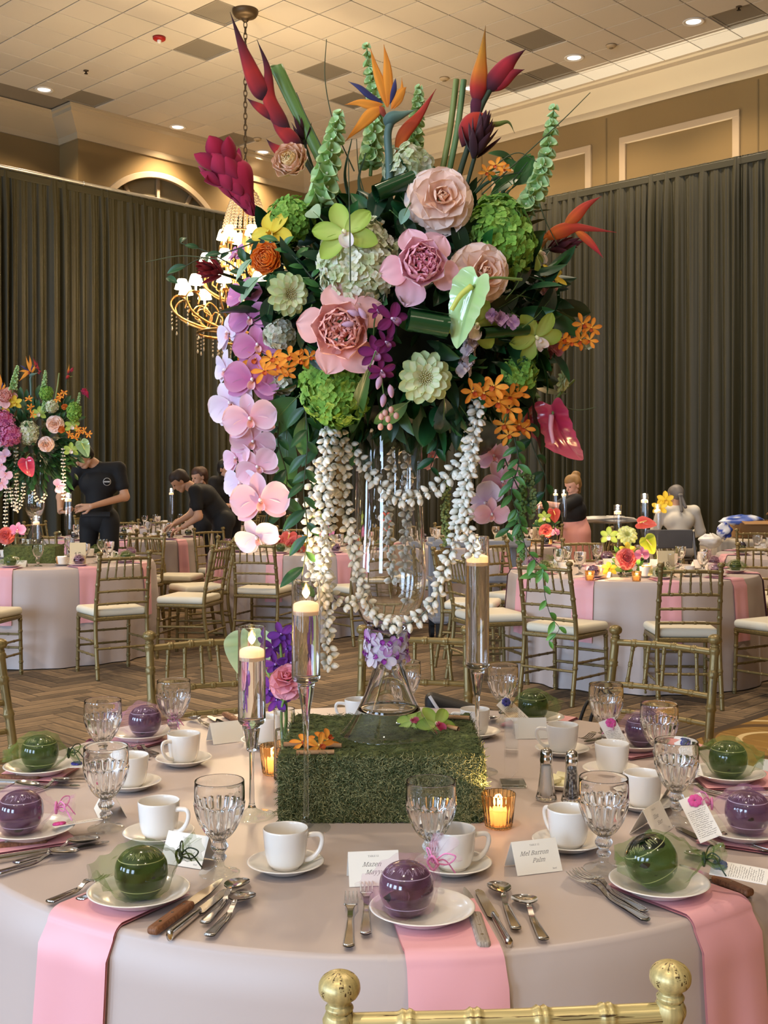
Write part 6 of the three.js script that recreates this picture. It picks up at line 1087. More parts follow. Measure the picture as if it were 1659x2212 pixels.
// ---- bits lying on the moss
{
  const barkM = std('#ffffff', 0.85, 0, { map: woodTex([150, 104, 66], [206, 160, 112]) });
  const stick = (a, b, l) => { const A = T(...a, MOSS_TOP + 0.0065), B = T(...b, MOSS_TOP + 0.0065), t = thing('cinnamon_stick', l, 'stick', A), d = B.clone().sub(A), n = d.clone().normalize(), u = n.clone().cross(V(0, 1, 0)).normalize(), w = u.clone().cross(n); part('bark_roll', gridGeo(40, 4, (s, v) => { const an = s * TAU * 1.8, q = 0.0062 * (0.45 + 0.55 * s); return d.clone().multiplyScalar(v).addScaledVector(u, Math.cos(an) * q).addScaledVector(w, Math.sin(an) * q); }), barkM, t); };
  stick([613, 1608], [738, 1611], 'cinnamon stick under orange orchids, farther on the moss box'); stick([640, 1626], [722, 1625], 'short cinnamon stick nearest the front edge of the moss box');
  stick([940, 1548], [1014, 1551], 'cinnamon stick behind the green cymbidium on the moss box'); stick([950, 1566], [990, 1575], 'small cinnamon stick right of the cymbidium on the moss box');
  const lie = (o, px, dir, roll, s, l, n) => { put(o, n, l, 'orchid', T(...px, MOSS_TOP + 0.012)); o.quaternion.copy(quatTo(V(...dir).normalize(), roll)); o.scale.setScalar(s); };
  lie(orchid(mokO, 401), [655, 1604], [0, 0.9, 0.5], 0.3, 1.1, 'orange mokara orchid at the left on the cinnamon sticks', 'mokara_orchid'); lie(orchid(mokO, 402), [690, 1612], [0.2, 0.6, 0.8], 0.9, 1.2, 'orange mokara orchid in the middle of the cinnamon sticks', 'mokara_orchid'); lie(orchid(mokO, 403), [708, 1600], [0.3, 0.7, 0.6], 2, 1.2, 'orange mokara orchid at the right on the cinnamon sticks', 'mokara_orchid');
  lie(orchid({ ...cymO, lip: ['#c22a52', '#a8184a', '#d8607c', '#e8d0a0'] }, 404), [942, 1566], [0.3, 0.7, 0.8], 0.4, 0.85, 'lime cymbidium with crimson lip lying on the moss box', 'cymbidium'); lie(orchid({ ...cymO, lip: ['#c22a52', '#a8184a', '#d8607c', '#e8d0a0'] }, 405), [890, 1560], [-0.3, 0.8, 0.6], 1.4, 0.7, 'lime cymbidium behind the right leg of the vase foot', 'cymbidium');
}
// ---- bud vase with a rose, purple orchids and a pale anthurium
{
  const bp = T(614, 1684), bv = thing('bud_vase', 'slim clear cylinder bud vase left of the moss box', 'vase', bp.clone().setY(TY + 0.001));
  part('glass_cylinder', lathe([[0, 0.0008], [0.0235, 0.0008], [0.0245, 0.003], [0.0245, 0.163], [0.024, 0.165], [0.0228, 0.164], [0.0222, 0.009], [0, 0.007]], 40), glassM, bv); part('water', lathe([[0, 0.0075], [0.0218, 0.0092], [0.0218, 0.115], [0, 0.115]], 32), waterM, bv);
  const D = -bp.z, stem = (a, h, par) => part('stem', sweep(spline([bp.clone().add(V(a, 0.012, 0)), bp.clone().add(V(-a * 0.6, 0.1, 0.004)), bp.clone().add(V(-a * 0.9, 0.165, 0.006)), h], 16).map(p => par.worldToLocal ? p.clone().sub(par.position) : p), 0.0032, 8), std('#7c9a4c', 0.5), par);
  const inv = (o, head) => { o.position.copy(head); };
  const ro = thing('rose', 'coral pink rose in the bud vase beside the tall candle', 'flower', P(622, 1470, D - 0.03)); { const h = rose(0.043, ['#dc5a6c', '#ee7f8c', '#f2a0ac', '#f4b4be'], 17); for (const c of [...h.children]) { ro.add(c); const q = quatTo(V(-0.05, 0.75, 0.75).normalize(), 0.4); c.position.applyQuaternion(q); c.quaternion.premultiply(q); } stem(0.006, ro.position.clone().add(V(0, -0.02, 0)), ro); }
  const den = { ...denO, s: 0.032, se: ['#7a2f96', '#6c2788', '#561a72'], pe: ['#8438a0', '#742c90', '#5c1e7a'], lip: ['#4a1470', '#6c2c98', '#3c0c60', '#c9a0e0'] };
  const dn = thing('dendrobium_spray', 'violet dendrobium orchids in the bud vase behind the coral rose', 'orchid', P(605, 1420, D)); [[608, 1372, 0.4], [590, 1398, 1], [622, 1400, 2], [596, 1434, 0.2], [628, 1430, 1.4], [585, 1490, 0.6], [600, 1512, 2.6]].forEach(([x, y, ro2], k) => { const b = orchid(den, 500 + k); b.name = 'orchid_bloom'; dn.add(b); b.position.copy(P(x, y, D).sub(dn.position)); b.quaternion.copy(quatTo(V(Math.sin(k * 2) * 0.6, Math.cos(k) * 0.4, 1).normalize(), ro2)); }); stem(-0.006, P(605, 1390, D), dn);
  const an = thing('anthurium', 'pale green anthurium behind the shortest tall candle', 'flower', P(538, 1392, D + 0.04)); { const s = part('spathe', heartGeo(0.135, 0.118, ['#a9c98c', '#c3d9ab'], 0.002, 0.2), phy('#ffffff', 0.2, 0, { vertexColors: true, clearcoat: 0.6 }), an); s.rotation.set(0, 0.15, 0.05); part('spadix', sweep(spline([V(0, 0.01, 0.004), V(0, 0.0, 0.02), V(-0.004, -0.045, 0.026)], 10), [0.0055, 0.004], 10), std('#c98a6a', 0.6), an); const par = an; stem(-0.002, an.position.clone().add(V(0.0, 0.01, -0.004)), par); }
}
// ---- bags on the chairs behind the table
{
  const blk = std('#0c0c10', 0.6), t = thing('black_pouch', 'black pouch with a white strap behind the moss box, at the table edge', 'bag', P(1000, 1545, 3.50));
  const body = box(0.235, 0.075, 0.09, 0.03, 4); { const p = body.attributes.position; for (let i = 0; i < p.count; i++) { const u = p.getX(i) / 0.235 + 0.5; p.setY(i, p.getY(i) * lerp(1.0, 0.35, u) + lerp(0.03, -0.015, u)); } body.computeVertexNormals(); } part('pouch_body', move(body, 0, 0.008, 0), blk, t); part('strap', sweep(spline([V(-0.105, 0.068, 0.046), V(-0.08, 0.03, 0.05), V(-0.055, 0.0, 0.05)], 10), 0.005, 6, true, 0.3), std('#d8d8da', 0.6), t);
  const s = thing('bag_strap', 'black bag strap looped over the chair behind the back-right goblet', 'strap', P(1275, 1560, 3.86)); for (const [a, b] of [[0, 0.02], [0.035, 0.05]]) part('loop', sweep(spline([V(-0.05 + a, -0.10, 0.01), V(-0.035 + a, 0.02, 0.02), V(0.0 + a, 0.075, 0.0), V(0.04 + a, 0.03, 0.02), V(0.05 + b, -0.10, 0.01)], 20), 0.006, 8), blk, s);
  const c = thing('tote_bag', 'black tote with white papers at the right edge of the picture', 'bag', V(1.10, 0.60, -2.98), -0.5); part('tote_body', box(0.26, 0.16, 0.13, 0.02, 3), blk, c); part('paper', box(0.24, 0.012, 0.13, 0.003), std('#c9d2de', 0.5), c, [0, 0.085, 0]); part('yellow_tag', box(0.10, 0.008, 0.05, 0.003), std('#d9a51e', 0.5), c, [0.0, 0.097, 0.02]);
}

// ---------------------------------------------------------------- settings and centrepieces on the other tables
{
  const farPlate = lathe([[0, 0.001], [0.048, 0.001], [0.083, 0.016], [0.0835, 0.018], [0.080, 0.0175], [0.052, 0.006], [0, 0.0055]], 28), farSaucer = lathe([[0, 0.001], [0.034, 0.001], [0.069, 0.016], [0.066, 0.0165], [0.032, 0.006], [0, 0.005]], 24);
  const farCup = (() => { const g = proto(); part('bowl', lathe([[0, 0], [0.025, 0], [0.032, 0.01], [0.0385, 0.045], [0.0405, 0.069], [0.038, 0.069], [0.034, 0.03], [0, 0.006]], 22), china, g); part('handle', sweep(spline([V(0.037, 0.056, 0), V(0.061, 0.057, 0), V(0.062, 0.034, 0), V(0.033, 0.014, 0)], 8), 0.0048, 6), china, g); return g; })();
  const farBall = lathe([[0, 0], [0.032, 0.009], [0.0425, 0.03], [0.0432, 0.044], [0.030, 0.072], [0, 0.0805]], 18), farBag = { green: move(bagGeo(77, 0.2), 0, 0, 0), pink: move(bagGeo(78, 0.3), 0, 0, 0) };
  const farCard = placeCard(null);
  for (const [key, t] of Object.entries(tableSpots)) {
    if (key === 'main') continue;
    const list = []; for (let k = 0; k < t.n; k++) list.push((t.a0 + k * 360 / t.n) * Math.PI / 180);
    const pos = (a, r, off) => t.at(a + off / r, r), pl = list.map(a => pos(a, 0.745, 0));
    const L = w => ringLabels(pl, w, key), lp = L('plate,'), lb = L('glass ball,'), lo = L('organza bag,'), lg = L('clear goblet,'), lc = L('white coffee cup,'), ls = L('white saucer,'), ln = L('pink napkin draped,'), lk = L('white place card,');
    const deep = !['left', 'eighteen', 'middle'].includes(key);
    list.forEach((a, k) => {
      if (!inView(pl[k], 60)) return;
      const green = (k + t.seed) % 2, at2 = (r, o, y) => pos(a, r, o).setY(TY + y);
      solo('napkin', napkinGeo(t.dr, a, 0.15, 0.68, 0.42, 0, 0.004), pinkSatin, ln[k], 'napkin', t.c, 0, `pink napkins on ${t.d}`);
      solo('bread_plate', farPlate, china, lp[k], 'plate', at2(0.745, 0, 0.0085), 0, `plates on ${t.d}`);
      solo('favour_ball', farBall, ballMat[green ? 'green' : 'purple'], (green ? 'green ' : 'purple ') + lb[k], 'glass ball', at2(0.745, 0, 0.014), k, `glass balls on ${t.d}`);
      if (!deep) solo('organza_bag', farBag[green ? 'green' : 'pink'], organza[green ? 'green' : 'pink'], (green ? 'green ' : 'pink ') + lo[k], 'gift bag', at2(0.745, 0, 0.0135), a + k, `organza bags on ${t.d}`);
      copy(gobletFar, 'water_goblet', lg[k], 'goblet', at2(0.55, 0.14, 0.001), k, `goblets on ${t.d}`);
      solo('saucer', farSaucer, china, ls[k], 'saucer', at2(0.56, -0.06, 0.001), 0, `saucers on ${t.d}`);
      copy(farCup, 'coffee_cup', lc[k], 'cup', at2(0.56, -0.06, 0.006), a + 1 + k, `coffee cups on ${t.d}`);
      if (!deep) copy(farCard, 'place_card', lk[k], 'place card', at2(0.60, 0.03, 0.001), a, `place cards on ${t.d}`);
    });
  }
  // floating candles on stems, small and plain at this distance
  const farCandle = (h, gl) => { const g = proto(), r = 0.029, cb = h - gl; part('glass', lathe([[0.048, 0.001], [0.02, 0.008], [0.006, 0.03], [0.006, cb - 0.05], [r - 0.004, cb], [r, cb + 0.006], [r, h], [r - 0.0015, h], [r - 0.0015, cb + 0.008], [0, cb + 0.006]], 20), paneM, g); const c = part('floating_candle', lathe([[0, h - 0.07], [0.026, h - 0.07], [0.026, h - 0.05], [0.012, h - 0.043], [0, h - 0.042]], 18), wax, g); part('flame', move(flameGeo(0.034), 0, h - 0.04, 0), flameM, c); return g; };
  const fc = { a: farCandle(0.40, 0.19), b: farCandle(0.5, 0.2), c: farCandle(0.58, 0.3) };
  const mercM = std('#ffffff', 0.22, 0.9, { map: dataTex(128, (x, y) => { const n = vnoise(x / 4, y / 4, 32, 2); return n > 0.62 ? [255, 236, 190] : [206, 170, 110]; }), emissive: col([1, 0.62, 0.25]), emissiveIntensity: 0.5 });  // candle glow put into the glass itself as pale dots and emission
  const merc = (() => { const g = proto(); part('mercury_glass', lathe([[0, 0.001], [0.03, 0.001], [0.04, 0.02], [0.042, 0.05], [0.036, 0.085], [0.034, 0.085], [0.039, 0.05], [0.028, 0.008], [0, 0.006]], 24), mercM, g); const c = part('wax', lathe([[0, 0.008], [0.024, 0.008], [0.024, 0.05], [0, 0.05]], 16), wax, g); part('flame', move(flameGeo(0.024), 0, 0.052, 0), flameM, c); return g; })();
  const vot = votiveProto();
  const C = (p, x, y, d, h, l, name = 'tall_candle_holder', cat = 'candle holder') => { const q = P(x, y, d); copy(p, name, l, cat, V(q.x, TY + 0.001, q.z), 0, 'candles on the other tables'); candleLight(V(q.x, TY + h, q.z), 1.2); };
  // number 18 table
  C(fc.b, 1334, 1140, 8.45, 0.5, 'leftmost lit floating candle on the number 18 table'); C(fc.c, 1392, 1100, 8.75, 0.58, 'tallest lit candle in a glass cylinder on the number 18 table'); C(fc.b, 1420, 1115, 8.8, 0.52, 'lit candle right of the tallest one on the number 18 table');
  C(merc, 1300, 1220, 7.95, 0.08, 'glowing gold mercury-glass votive left of the coral rose', 'votive_candle', 'candle'); C(merc, 1397, 1225, 8.0, 0.08, 'glowing gold mercury-glass votive right of the coral rose', 'votive_candle', 'candle'); C(vot, 1375, 1240, 7.7, 0.05, 'small lit votive in front of the coral rose on the number 18 table', 'votive_candle', 'candle'); C(vot, 1274, 1236, 7.75, 0.05, 'small lit votive seen through the left chair back at the number 18 table', 'votive_candle', 'candle');
  // blonde woman's table
  C(fc.b, 1163, 1105, 12.0, 0.5, 'leftmost lit candle near the blonde woman'); C(fc.c, 1218, 1087, 12.1, 0.6, 'lit candle in front of the pink skirt of the blonde woman'); C(fc.c, 1200, 1075, 12.4, 0.6, 'lit candle beside the outstretched hand of the blonde woman'); C(vot, 1143, 1150, 11.6, 0.05, 'small lit votive left on the blonde woman\'s table', 'votive_candle', 'candle'); C(vot, 1186, 1164, 11.7, 0.05, 'small lit votive in the middle of the blonde woman\'s table', 'votive_candle', 'candle');
  C(fc.b, 640, 1130, 11.2, 0.5, 'lit floating candle behind the dark ruscus branch'); C(vot, 690, 1176, 11.0, 0.05, 'small lit votive on the table behind the white garlands', 'votive_candle', 'candle'); C(vot, 130, 1190, 9.1, 0.05, 'small lit votive beside the left moss box', 'votive_candle', 'candle');
  C(fc.a, 78, 1170, 9.0, 0.4, 'low stemmed candle holder on the left flower-vase table'); C(fc.c, 147, 1110, 9.2, 0.58, 'tall stemmed candle holder in front of the standing waiter'); C(fc.c, 370, 1075, 13.0, 0.58, 'tall glass candle holder left of the bending waiter');
  // table number cards
  const numCard = (x, y, d, txt, l) => { const q = P(x, y, d), t = thing('table_number_card', l, 'sign', V(q.x, TY + 0.001, q.z), 0.1), m = std('#ffffff', 0.7, 0, { map: canvasTex(256, 340, (c, w, h) => { c.fillStyle = '#e6cfa0'; c.fillRect(0, 0, w, h); c.fillStyle = '#4a4030'; c.font = '104px serif'; c.textAlign = 'center'; c.fillText(txt, w / 2, h * 0.66); }) }), b = std('#dcc491', 0.7); part('card', new THREE.BoxGeometry(0.125, 0.175, 0.004), [b, b, b, b, m, b], t, [0, 0.10, 0]); part('card_foot', box(0.09, 0.014, 0.04), paneM, t, [0, 0.007, 0]); };
  numCard(1438, 1215, 8.0, '18', 'pale gold table card with the number 18'); numCard(1163, 1157, 11.9, '19', 'pale table card beside the far coral flowers'); numCard(1082, 1195, 10.6, '16', 'pale table card behind the right tall candle'); numCard(168, 1200, 9.0, '15', 'pale table card beside the left moss box');
  // low centrepieces made of copies of the same kinds of flowers
  const small = (p, name, l, cat, x, y, d, dir, s = 1, roll = 0) => { const o = p.clone(); put(o, name, l, cat, P(x, y, d), 0, 'flowers on the other tables'); if (dir) o.quaternion.copy(quatTo(V(...dir).normalize(), roll)); o.scale.setScalar(s); const st = mesh('stem', sweep([V(0, 0, 0), V(0, 0.001, 0)], 0.001, 4), stemM); return o; };
  const rz = rose(0.055, ['#c8323e', '#e05058', '#ea7468', '#f09080'], 31), mum = zinnia(0.06, 33, ['#b7c66a', '#e8ecb4', '#d3dc86'], '#c9cc70'), ph = orchid(phalO(['#d1689c', '#e08cb8', '#eaa4c8']), 35), lim = orchid(cymO, 36), yl = orchid({ ...cymO, se: ['#e6c92e', '#e8d048', '#d8b428'], pe: ['#e6c92e', '#ead654', '#d8b428'], lip: ['#e0b020', '#f0dc60', '#d8a820', '#f0e070'] }, 37);
  const spathe = (c) => { const g = proto(); part('spathe', heartGeo(0.16, 0.13, c, 0.002, 0.2, 18), phy('#ffffff', 0.2, 0, { vertexColors: true, clearcoat: 0.6 }), g); part('spadix', sweep([V(0, 0.01, 0.004), V(0, -0.04, 0.028)], [0.006, 0.004], 8), std('#d9b060', 0.6), g); return g; };
  const cor = spathe(['#d8483c', '#ea6a5c']), lime = spathe(['#8fa52c', '#b6c44c']);
  const tuft = (x, y, d, w, h, l, sd) => { const q = P(x, y, d), t = thing('foliage_cushion', l, 'foliage', q), r = rng(sd), lf = []; for (let k = 0; k < 70; k++) { const a = r() * TAU, ge = leafGeo(0.08, 0.03, ['#1d3a1c', '#2f5a2a', '#4f7a34'][k % 3], ['#3a6a30', '#5f8f44', '#86aa4c'][k % 3], { nx: 2, ny: 4 }); ge.applyQuaternion(new THREE.Quaternion().setFromUnitVectors(V(0, 1, 0), V(Math.cos(a), rr(-0.2, 1.4, r), Math.sin(a)).normalize())); lf.push(move(ge, rr(-w, w, r) * 0.6, rr(-h, h, r) * 0.6, rr(-w, w, r) * 0.5)); } const m = part('leaves', merge(lf), leafM, t); m.userData.kind = 'stuff'; part('bowl', lathe([[0, -h - 0.03], [w * 0.5, -h - 0.03], [w * 0.62, -h + 0.05], [w * 0.55, -h + 0.05], [0, -h]], 20), std('#3a3a30', 0.5), t); };
  tuft(1362, 1215, 8.2, 0.15, 0.13, 'leafy base of the low centrepiece on the number 18 table', 1);
  small(rz, 'rose', 'coral rose in the centrepiece of the number 18 table', 'flower', 1353, 1207, 8.0, [0, 0.3, 1], 1.3); small(mum, 'chrysanthemum', 'pale yellow-green daisy flower on the number 18 table', 'flower', 1355, 1156, 8.1, [-0.1, 0.5, 1], 1.25); small(lime, 'anthurium', 'yellow-green anthurium on the number 18 table', 'flower', 1398, 1168, 8.1, [0.2, 0.1, 1], 1.0, 0.5); small(cor, 'anthurium', 'coral anthurium in front of the candles on the number 18 table', 'flower', 1386, 1130, 8.2, [-0.3, 0.8, 0.7], 1.0, 1.5); small(ph, 'moth_orchid', 'pink moth orchid right of the coral rose on the number 18 table', 'flower', 1386, 1198, 8.0, [0.3, 0, 1], 1.2); small(lim, 'cymbidium', 'lime orchid left in the centrepiece of the number 18 table', 'flower', 1316, 1158, 8.15, [-0.4, 0.2, 1], 1.2); small(yl, 'yellow_orchid', 'yellow orchid below the daisy on the number 18 table', 'flower', 1355, 1190, 8.05, [0, 0, 1], 1.1); small(yl, 'yellow_orchid', 'yellow orchid low at left on the number 18 table', 'flower', 1316, 1229, 7.9, [0, 0.6, 1], 1.0);
  small(yl, 'yellow_orchid', 'yellow orchid beside the white-coated person', 'flower', 1437, 1080, 9.4, [0, 0, 1], 1.3); small(yl, 'yellow_orchid', 'lower yellow orchid beside the white-coated person', 'flower', 1425, 1096, 9.4, [-0.3, 0, 1], 1.2);
  tuft(1180, 1140, 11.95, 0.14, 0.12, 'leafy base of the low centrepiece at the blonde woman', 2);
  small(cor, 'anthurium', 'coral anthurium in front of the blonde woman', 'flower', 1196, 1106, 11.9, [0.2, 0.5, 1], 1.1); small(rz, 'rose', 'coral rose on the blonde woman\'s table', 'flower', 1180, 1147, 11.8, [0, 0.2, 1], 1.3); small(lim, 'cymbidium', 'lime orchid on the blonde woman\'s table', 'flower', 1176, 1118, 11.8, [-0.3, 0.3, 1], 1.3); small(ph, 'moth_orchid', 'purple-pink orchid on the blonde woman\'s table', 'flower', 1199, 1150, 11.8, [0.4, 0, 1], 1.1);
  tuft(640, 1185, 11.1, 0.18, 0.14, 'leafy centrepiece behind the hanging white garlands', 3);
  small(cor, 'anthurium', 'coral anthurium left of the white garlands, on the far table', 'flower', 625, 1158, 10.9, [-0.2, 0.5, 1], 1.2); small(rz, 'rose', 'coral red rose left of the white garlands, on the far table', 'flower', 636, 1180, 10.8, [-0.2, 0.3, 1], 1.8); small(rz, 'rose', 'red rose at the hanging orchid tip, on the far table', 'flower', 600, 1172, 10.9, [-0.4, 0.4, 1], 1.3); small(ph, 'moth_orchid', 'pink orchid seen between the white garlands', 'flower', 705, 1150, 10.9, [0.2, 0, 1], 1.6); small(lim, 'cymbidium', 'lime orchid seen between the white garlands', 'flower', 690, 1120, 10.9, [0, 0, 1], 1.5); small(yl, 'yellow_orchid', 'yellow orchid behind the white garlands', 'flower', 663, 1172, 10.8, [0, 0, 1], 1.4); small(cor, 'anthurium', 'coral anthurium seen through the glass vase', 'flower', 830, 1120, 10.9, [0, 0.4, 1], 1.4);
  // the other tall arrangement, on the left table
  const LX = 75, LD = 9.5, gl = P(LX, 1200, LD), base = V(gl.x, TY + 0.001, -LD);
  const mbx = mossBox(0.41, 0.135, 0.42, 0, 9); put(mbx, 'moss_box', 'moss-covered riser box on the left flower-vase table', 'riser', base, 0.1);
  put(vaseProto(), 'glass_vase', 'tall clear vase on the left flower-vase table', 'vase', base.clone().add(V(0, 0.136, 0)));
  const big = (key, k, x, y, l, dir, s = 1.05, roll = 0, dd = 0) => { const src = KIND[key][k % KIND[key].length], o = src.clone(); o.name = ''; put(o, key, l + ' in the left table\'s tall arrangement', src.userData.category, P(x, y, LD - 0.28 + dd), 0, 'flowers of the left table arrangement'); if (dir) o.quaternion.copy(quatTo(V(...dir).normalize(), roll)); o.scale.setScalar(s); };
  const core = new THREE.InstancedMesh(leafGeo(0.09, 0.036, '#12301a', '#2f6034', { nx: 2, ny: 4 }), leafM, 700), m4 = new THREE.Matrix4(), r = rng(91), bc = P(LX - 5, 945, LD);
  for (let k = 0; k < 700; k++) { const n = V(rr(-1, 1, r), rr(-1, 1, r), rr(-1, 1, r)).normalize(), low = k > 480; if (low) n.y = -Math.abs(n.y); const p = bc.clone().add(V(n.x * 0.42, n.y * (low ? 0.55 : 0.36), n.z * 0.3).multiplyScalar(rr(0.5, 1, r))); m4.compose(p, new THREE.Quaternion().setFromUnitVectors(V(0, 1, 0), n.clone().add(V(0, low ? -1 : 0.2, 0)).normalize()), V(1, 1, 1).multiplyScalar(rr(0.7, 1.4, r))); core.setMatrixAt(k, m4); }
  core.name = 'arrangement_greenery'; meta(core, 'dark green leaves filling the left table arrangement', 'greenery', null, 'stuff'); scene.add(core);
  big('bells_of_ireland', 0, 38, 790, 'leftmost bells of Ireland', null, 1); big('bells_of_ireland', 2, 98, 800, 'middle bells of Ireland', null, 1.1); big('bells_of_ireland', 1, 92, 825, 'lower bells of Ireland', null, 0.9); big('bells_of_ireland', 3, 172, 848, 'rightmost bells of Ireland', null, 0.8);
  big('bird_of_paradise', 0, 66, 812, 'orange bird of paradise', null, 1.05); big('bird_of_paradise', 0, 2, 850, 'edge bird of paradise', null, 1.0); big('cut_stalk', 1, 128, 806, 'cut green cane', null, 1); big('heliconia', 1, 150, 806, 'small red heliconia', null, 0.5); big('heliconia', 0, 82, 795, 'dark red heliconia', null, 0.5);
  big('garden_rose', 1, 12, 858, 'pink rose', [0, 0.3, 1]); big('rose', 0, 118, 916, 'large peach rose', [0.1, 0, 1]); big('rose', 1, 99, 960, 'lower peach rose', [0, -0.2, 1]); big('ranunculus', 1, 133, 928, 'orange ranunculus', [0.2, 0, 1], 1.1); big('ranunculus', 1, 140, 880, 'upper orange ranunculus', [0.2, 0.3, 1], 1); big('hydrangea', 4, 62, 935, 'creamy white hydrangea', [0, 0, 1], 1.0); big('hydrangea', 5, 112, 878, 'upper white hydrangea', [0, 0, 1], 1.0); big('hydrangea', 0, 160, 890, 'right green hydrangea', [0.3, 0, 1], 0.9); big('hydrangea', 1, 100, 850, 'upper green hydrangea', [0, 0.3, 1], 0.8);
  big('yellow_orchid', 0, 32, 870, 'yellow orchid', [0, 0, 1], 1.2); big('yellow_orchid', 0, 8, 880, 'edge yellow orchid', [0, 0, 1], 1.1); big('cymbidium', 0, 85, 893, 'lime cymbidium', [0, 0.2, 1], 1.1); big('cymbidium', 1, 156, 920, 'right lime cymbidium', [0.3, 0, 1], 1.1); big('cymbidium', 2, 154, 972, 'lower lime cymbidium', [0.2, 0, 1], 1.1);
  big('anthurium', 1, 58, 1000, 'hanging pink-red anthurium', [0.1, -0.2, 1], 1.1, 0.2, -0.1); big('anthurium', 0, 178, 960, 'green anthurium', [0.3, 0, 1], 1, 0.4); big('torch_ginger', 0, 185, 850, 'magenta torch ginger', null, 0.5);
  const mk = orchid(mokO, 700); [[62, 862], [66, 880], [130, 855], [138, 848], [125, 862], [150, 938], [162, 945], [172, 935], [182, 930], [168, 925], [192, 938], [70, 895]].forEach(([x, y], k) => { const o = mk.clone(); put(o, 'mokara_orchid', `orange orchid, ${ORD[k]} from the top, in the left table's tall arrangement`, 'orchid', P(x, y, LD - 0.36), 0, 'orange orchids of the left table arrangement'); o.quaternion.copy(quatTo(V(rr(-0.4, 0.4, r), rr(-0.3, 0.5, r), 1).normalize(), k)); o.scale.setScalar(1.25); });
  const hp = hydrangea(0.09, 0.09, 0.07, 80, [['#b8487c', '#d37aa6'], ['#c45c90', '#dd92b8']], 0.034, 44); put(hp, 'hydrangea', 'upper deep pink flower cluster at the left edge of the left arrangement', 'flower', P(6, 910, LD - 0.3)); const hq = hp.clone(); put(hq, 'hydrangea', 'lower deep pink flower cluster at the left edge of the left arrangement', 'flower', P(22, 940, LD - 0.33));
  const ph2 = orchid(phalO(['#e9a9c4', '#f1c8dc', '#f4d9e8']), 710); [[4, 960], [10, 985], [2, 1005], [12, 1025], [4, 1045], [126, 1050]].forEach(([x, y], k) => { const o = ph2.clone(); put(o, 'moth_orchid', k === 5 ? 'pink moth orchid right of the left table\'s glass vase' : `pale pink moth orchid, ${ORD[k]} from the top, at the left picture edge`, 'orchid', P(x, y, LD - 0.3), 0, 'pink orchids of the left table arrangement'); o.quaternion.copy(quatTo(V(0.1, 0, 1), k)); o.scale.setScalar(1.2); });
  const farGar = (pts, l, sd) => { const n0 = pts.map(([x, y]) => [x, y, LD - 0.2]); garland(n0, LD, l + ' of the left table arrangement', sd, 0.012, 0.03); };
  farGar([[36, 955], [34, 1000], [36, 1060], [34, 1105]], 'inner straight ivory garland', 31); farGar([[14, 1050], [12, 1100], [10, 1180]], 'outer straight ivory garland', 32); farGar([[22, 1050], [28, 1090], [36, 1103], [46, 1085], [52, 1040]], 'small looped ivory garland', 33); farGar([[136, 965], [137, 1010], [137, 1080]], 'right straight ivory garland', 34); farGar([[68, 1040], [76, 1075], [88, 1085], [100, 1065]], 'ivory garland swag on the vase', 35);
  small(rz, 'rose', 'pink rose in a bud vase on the left flower-vase table', 'flower', 12, 1157, 9.1, [0, 0.2, 1], 1.2); small(ph, 'moth_orchid', 'violet orchid beside the pink rose on the left flower-vase table', 'flower', 38, 1145, 9.1, [0, 0.2, 1], 1.4);
}
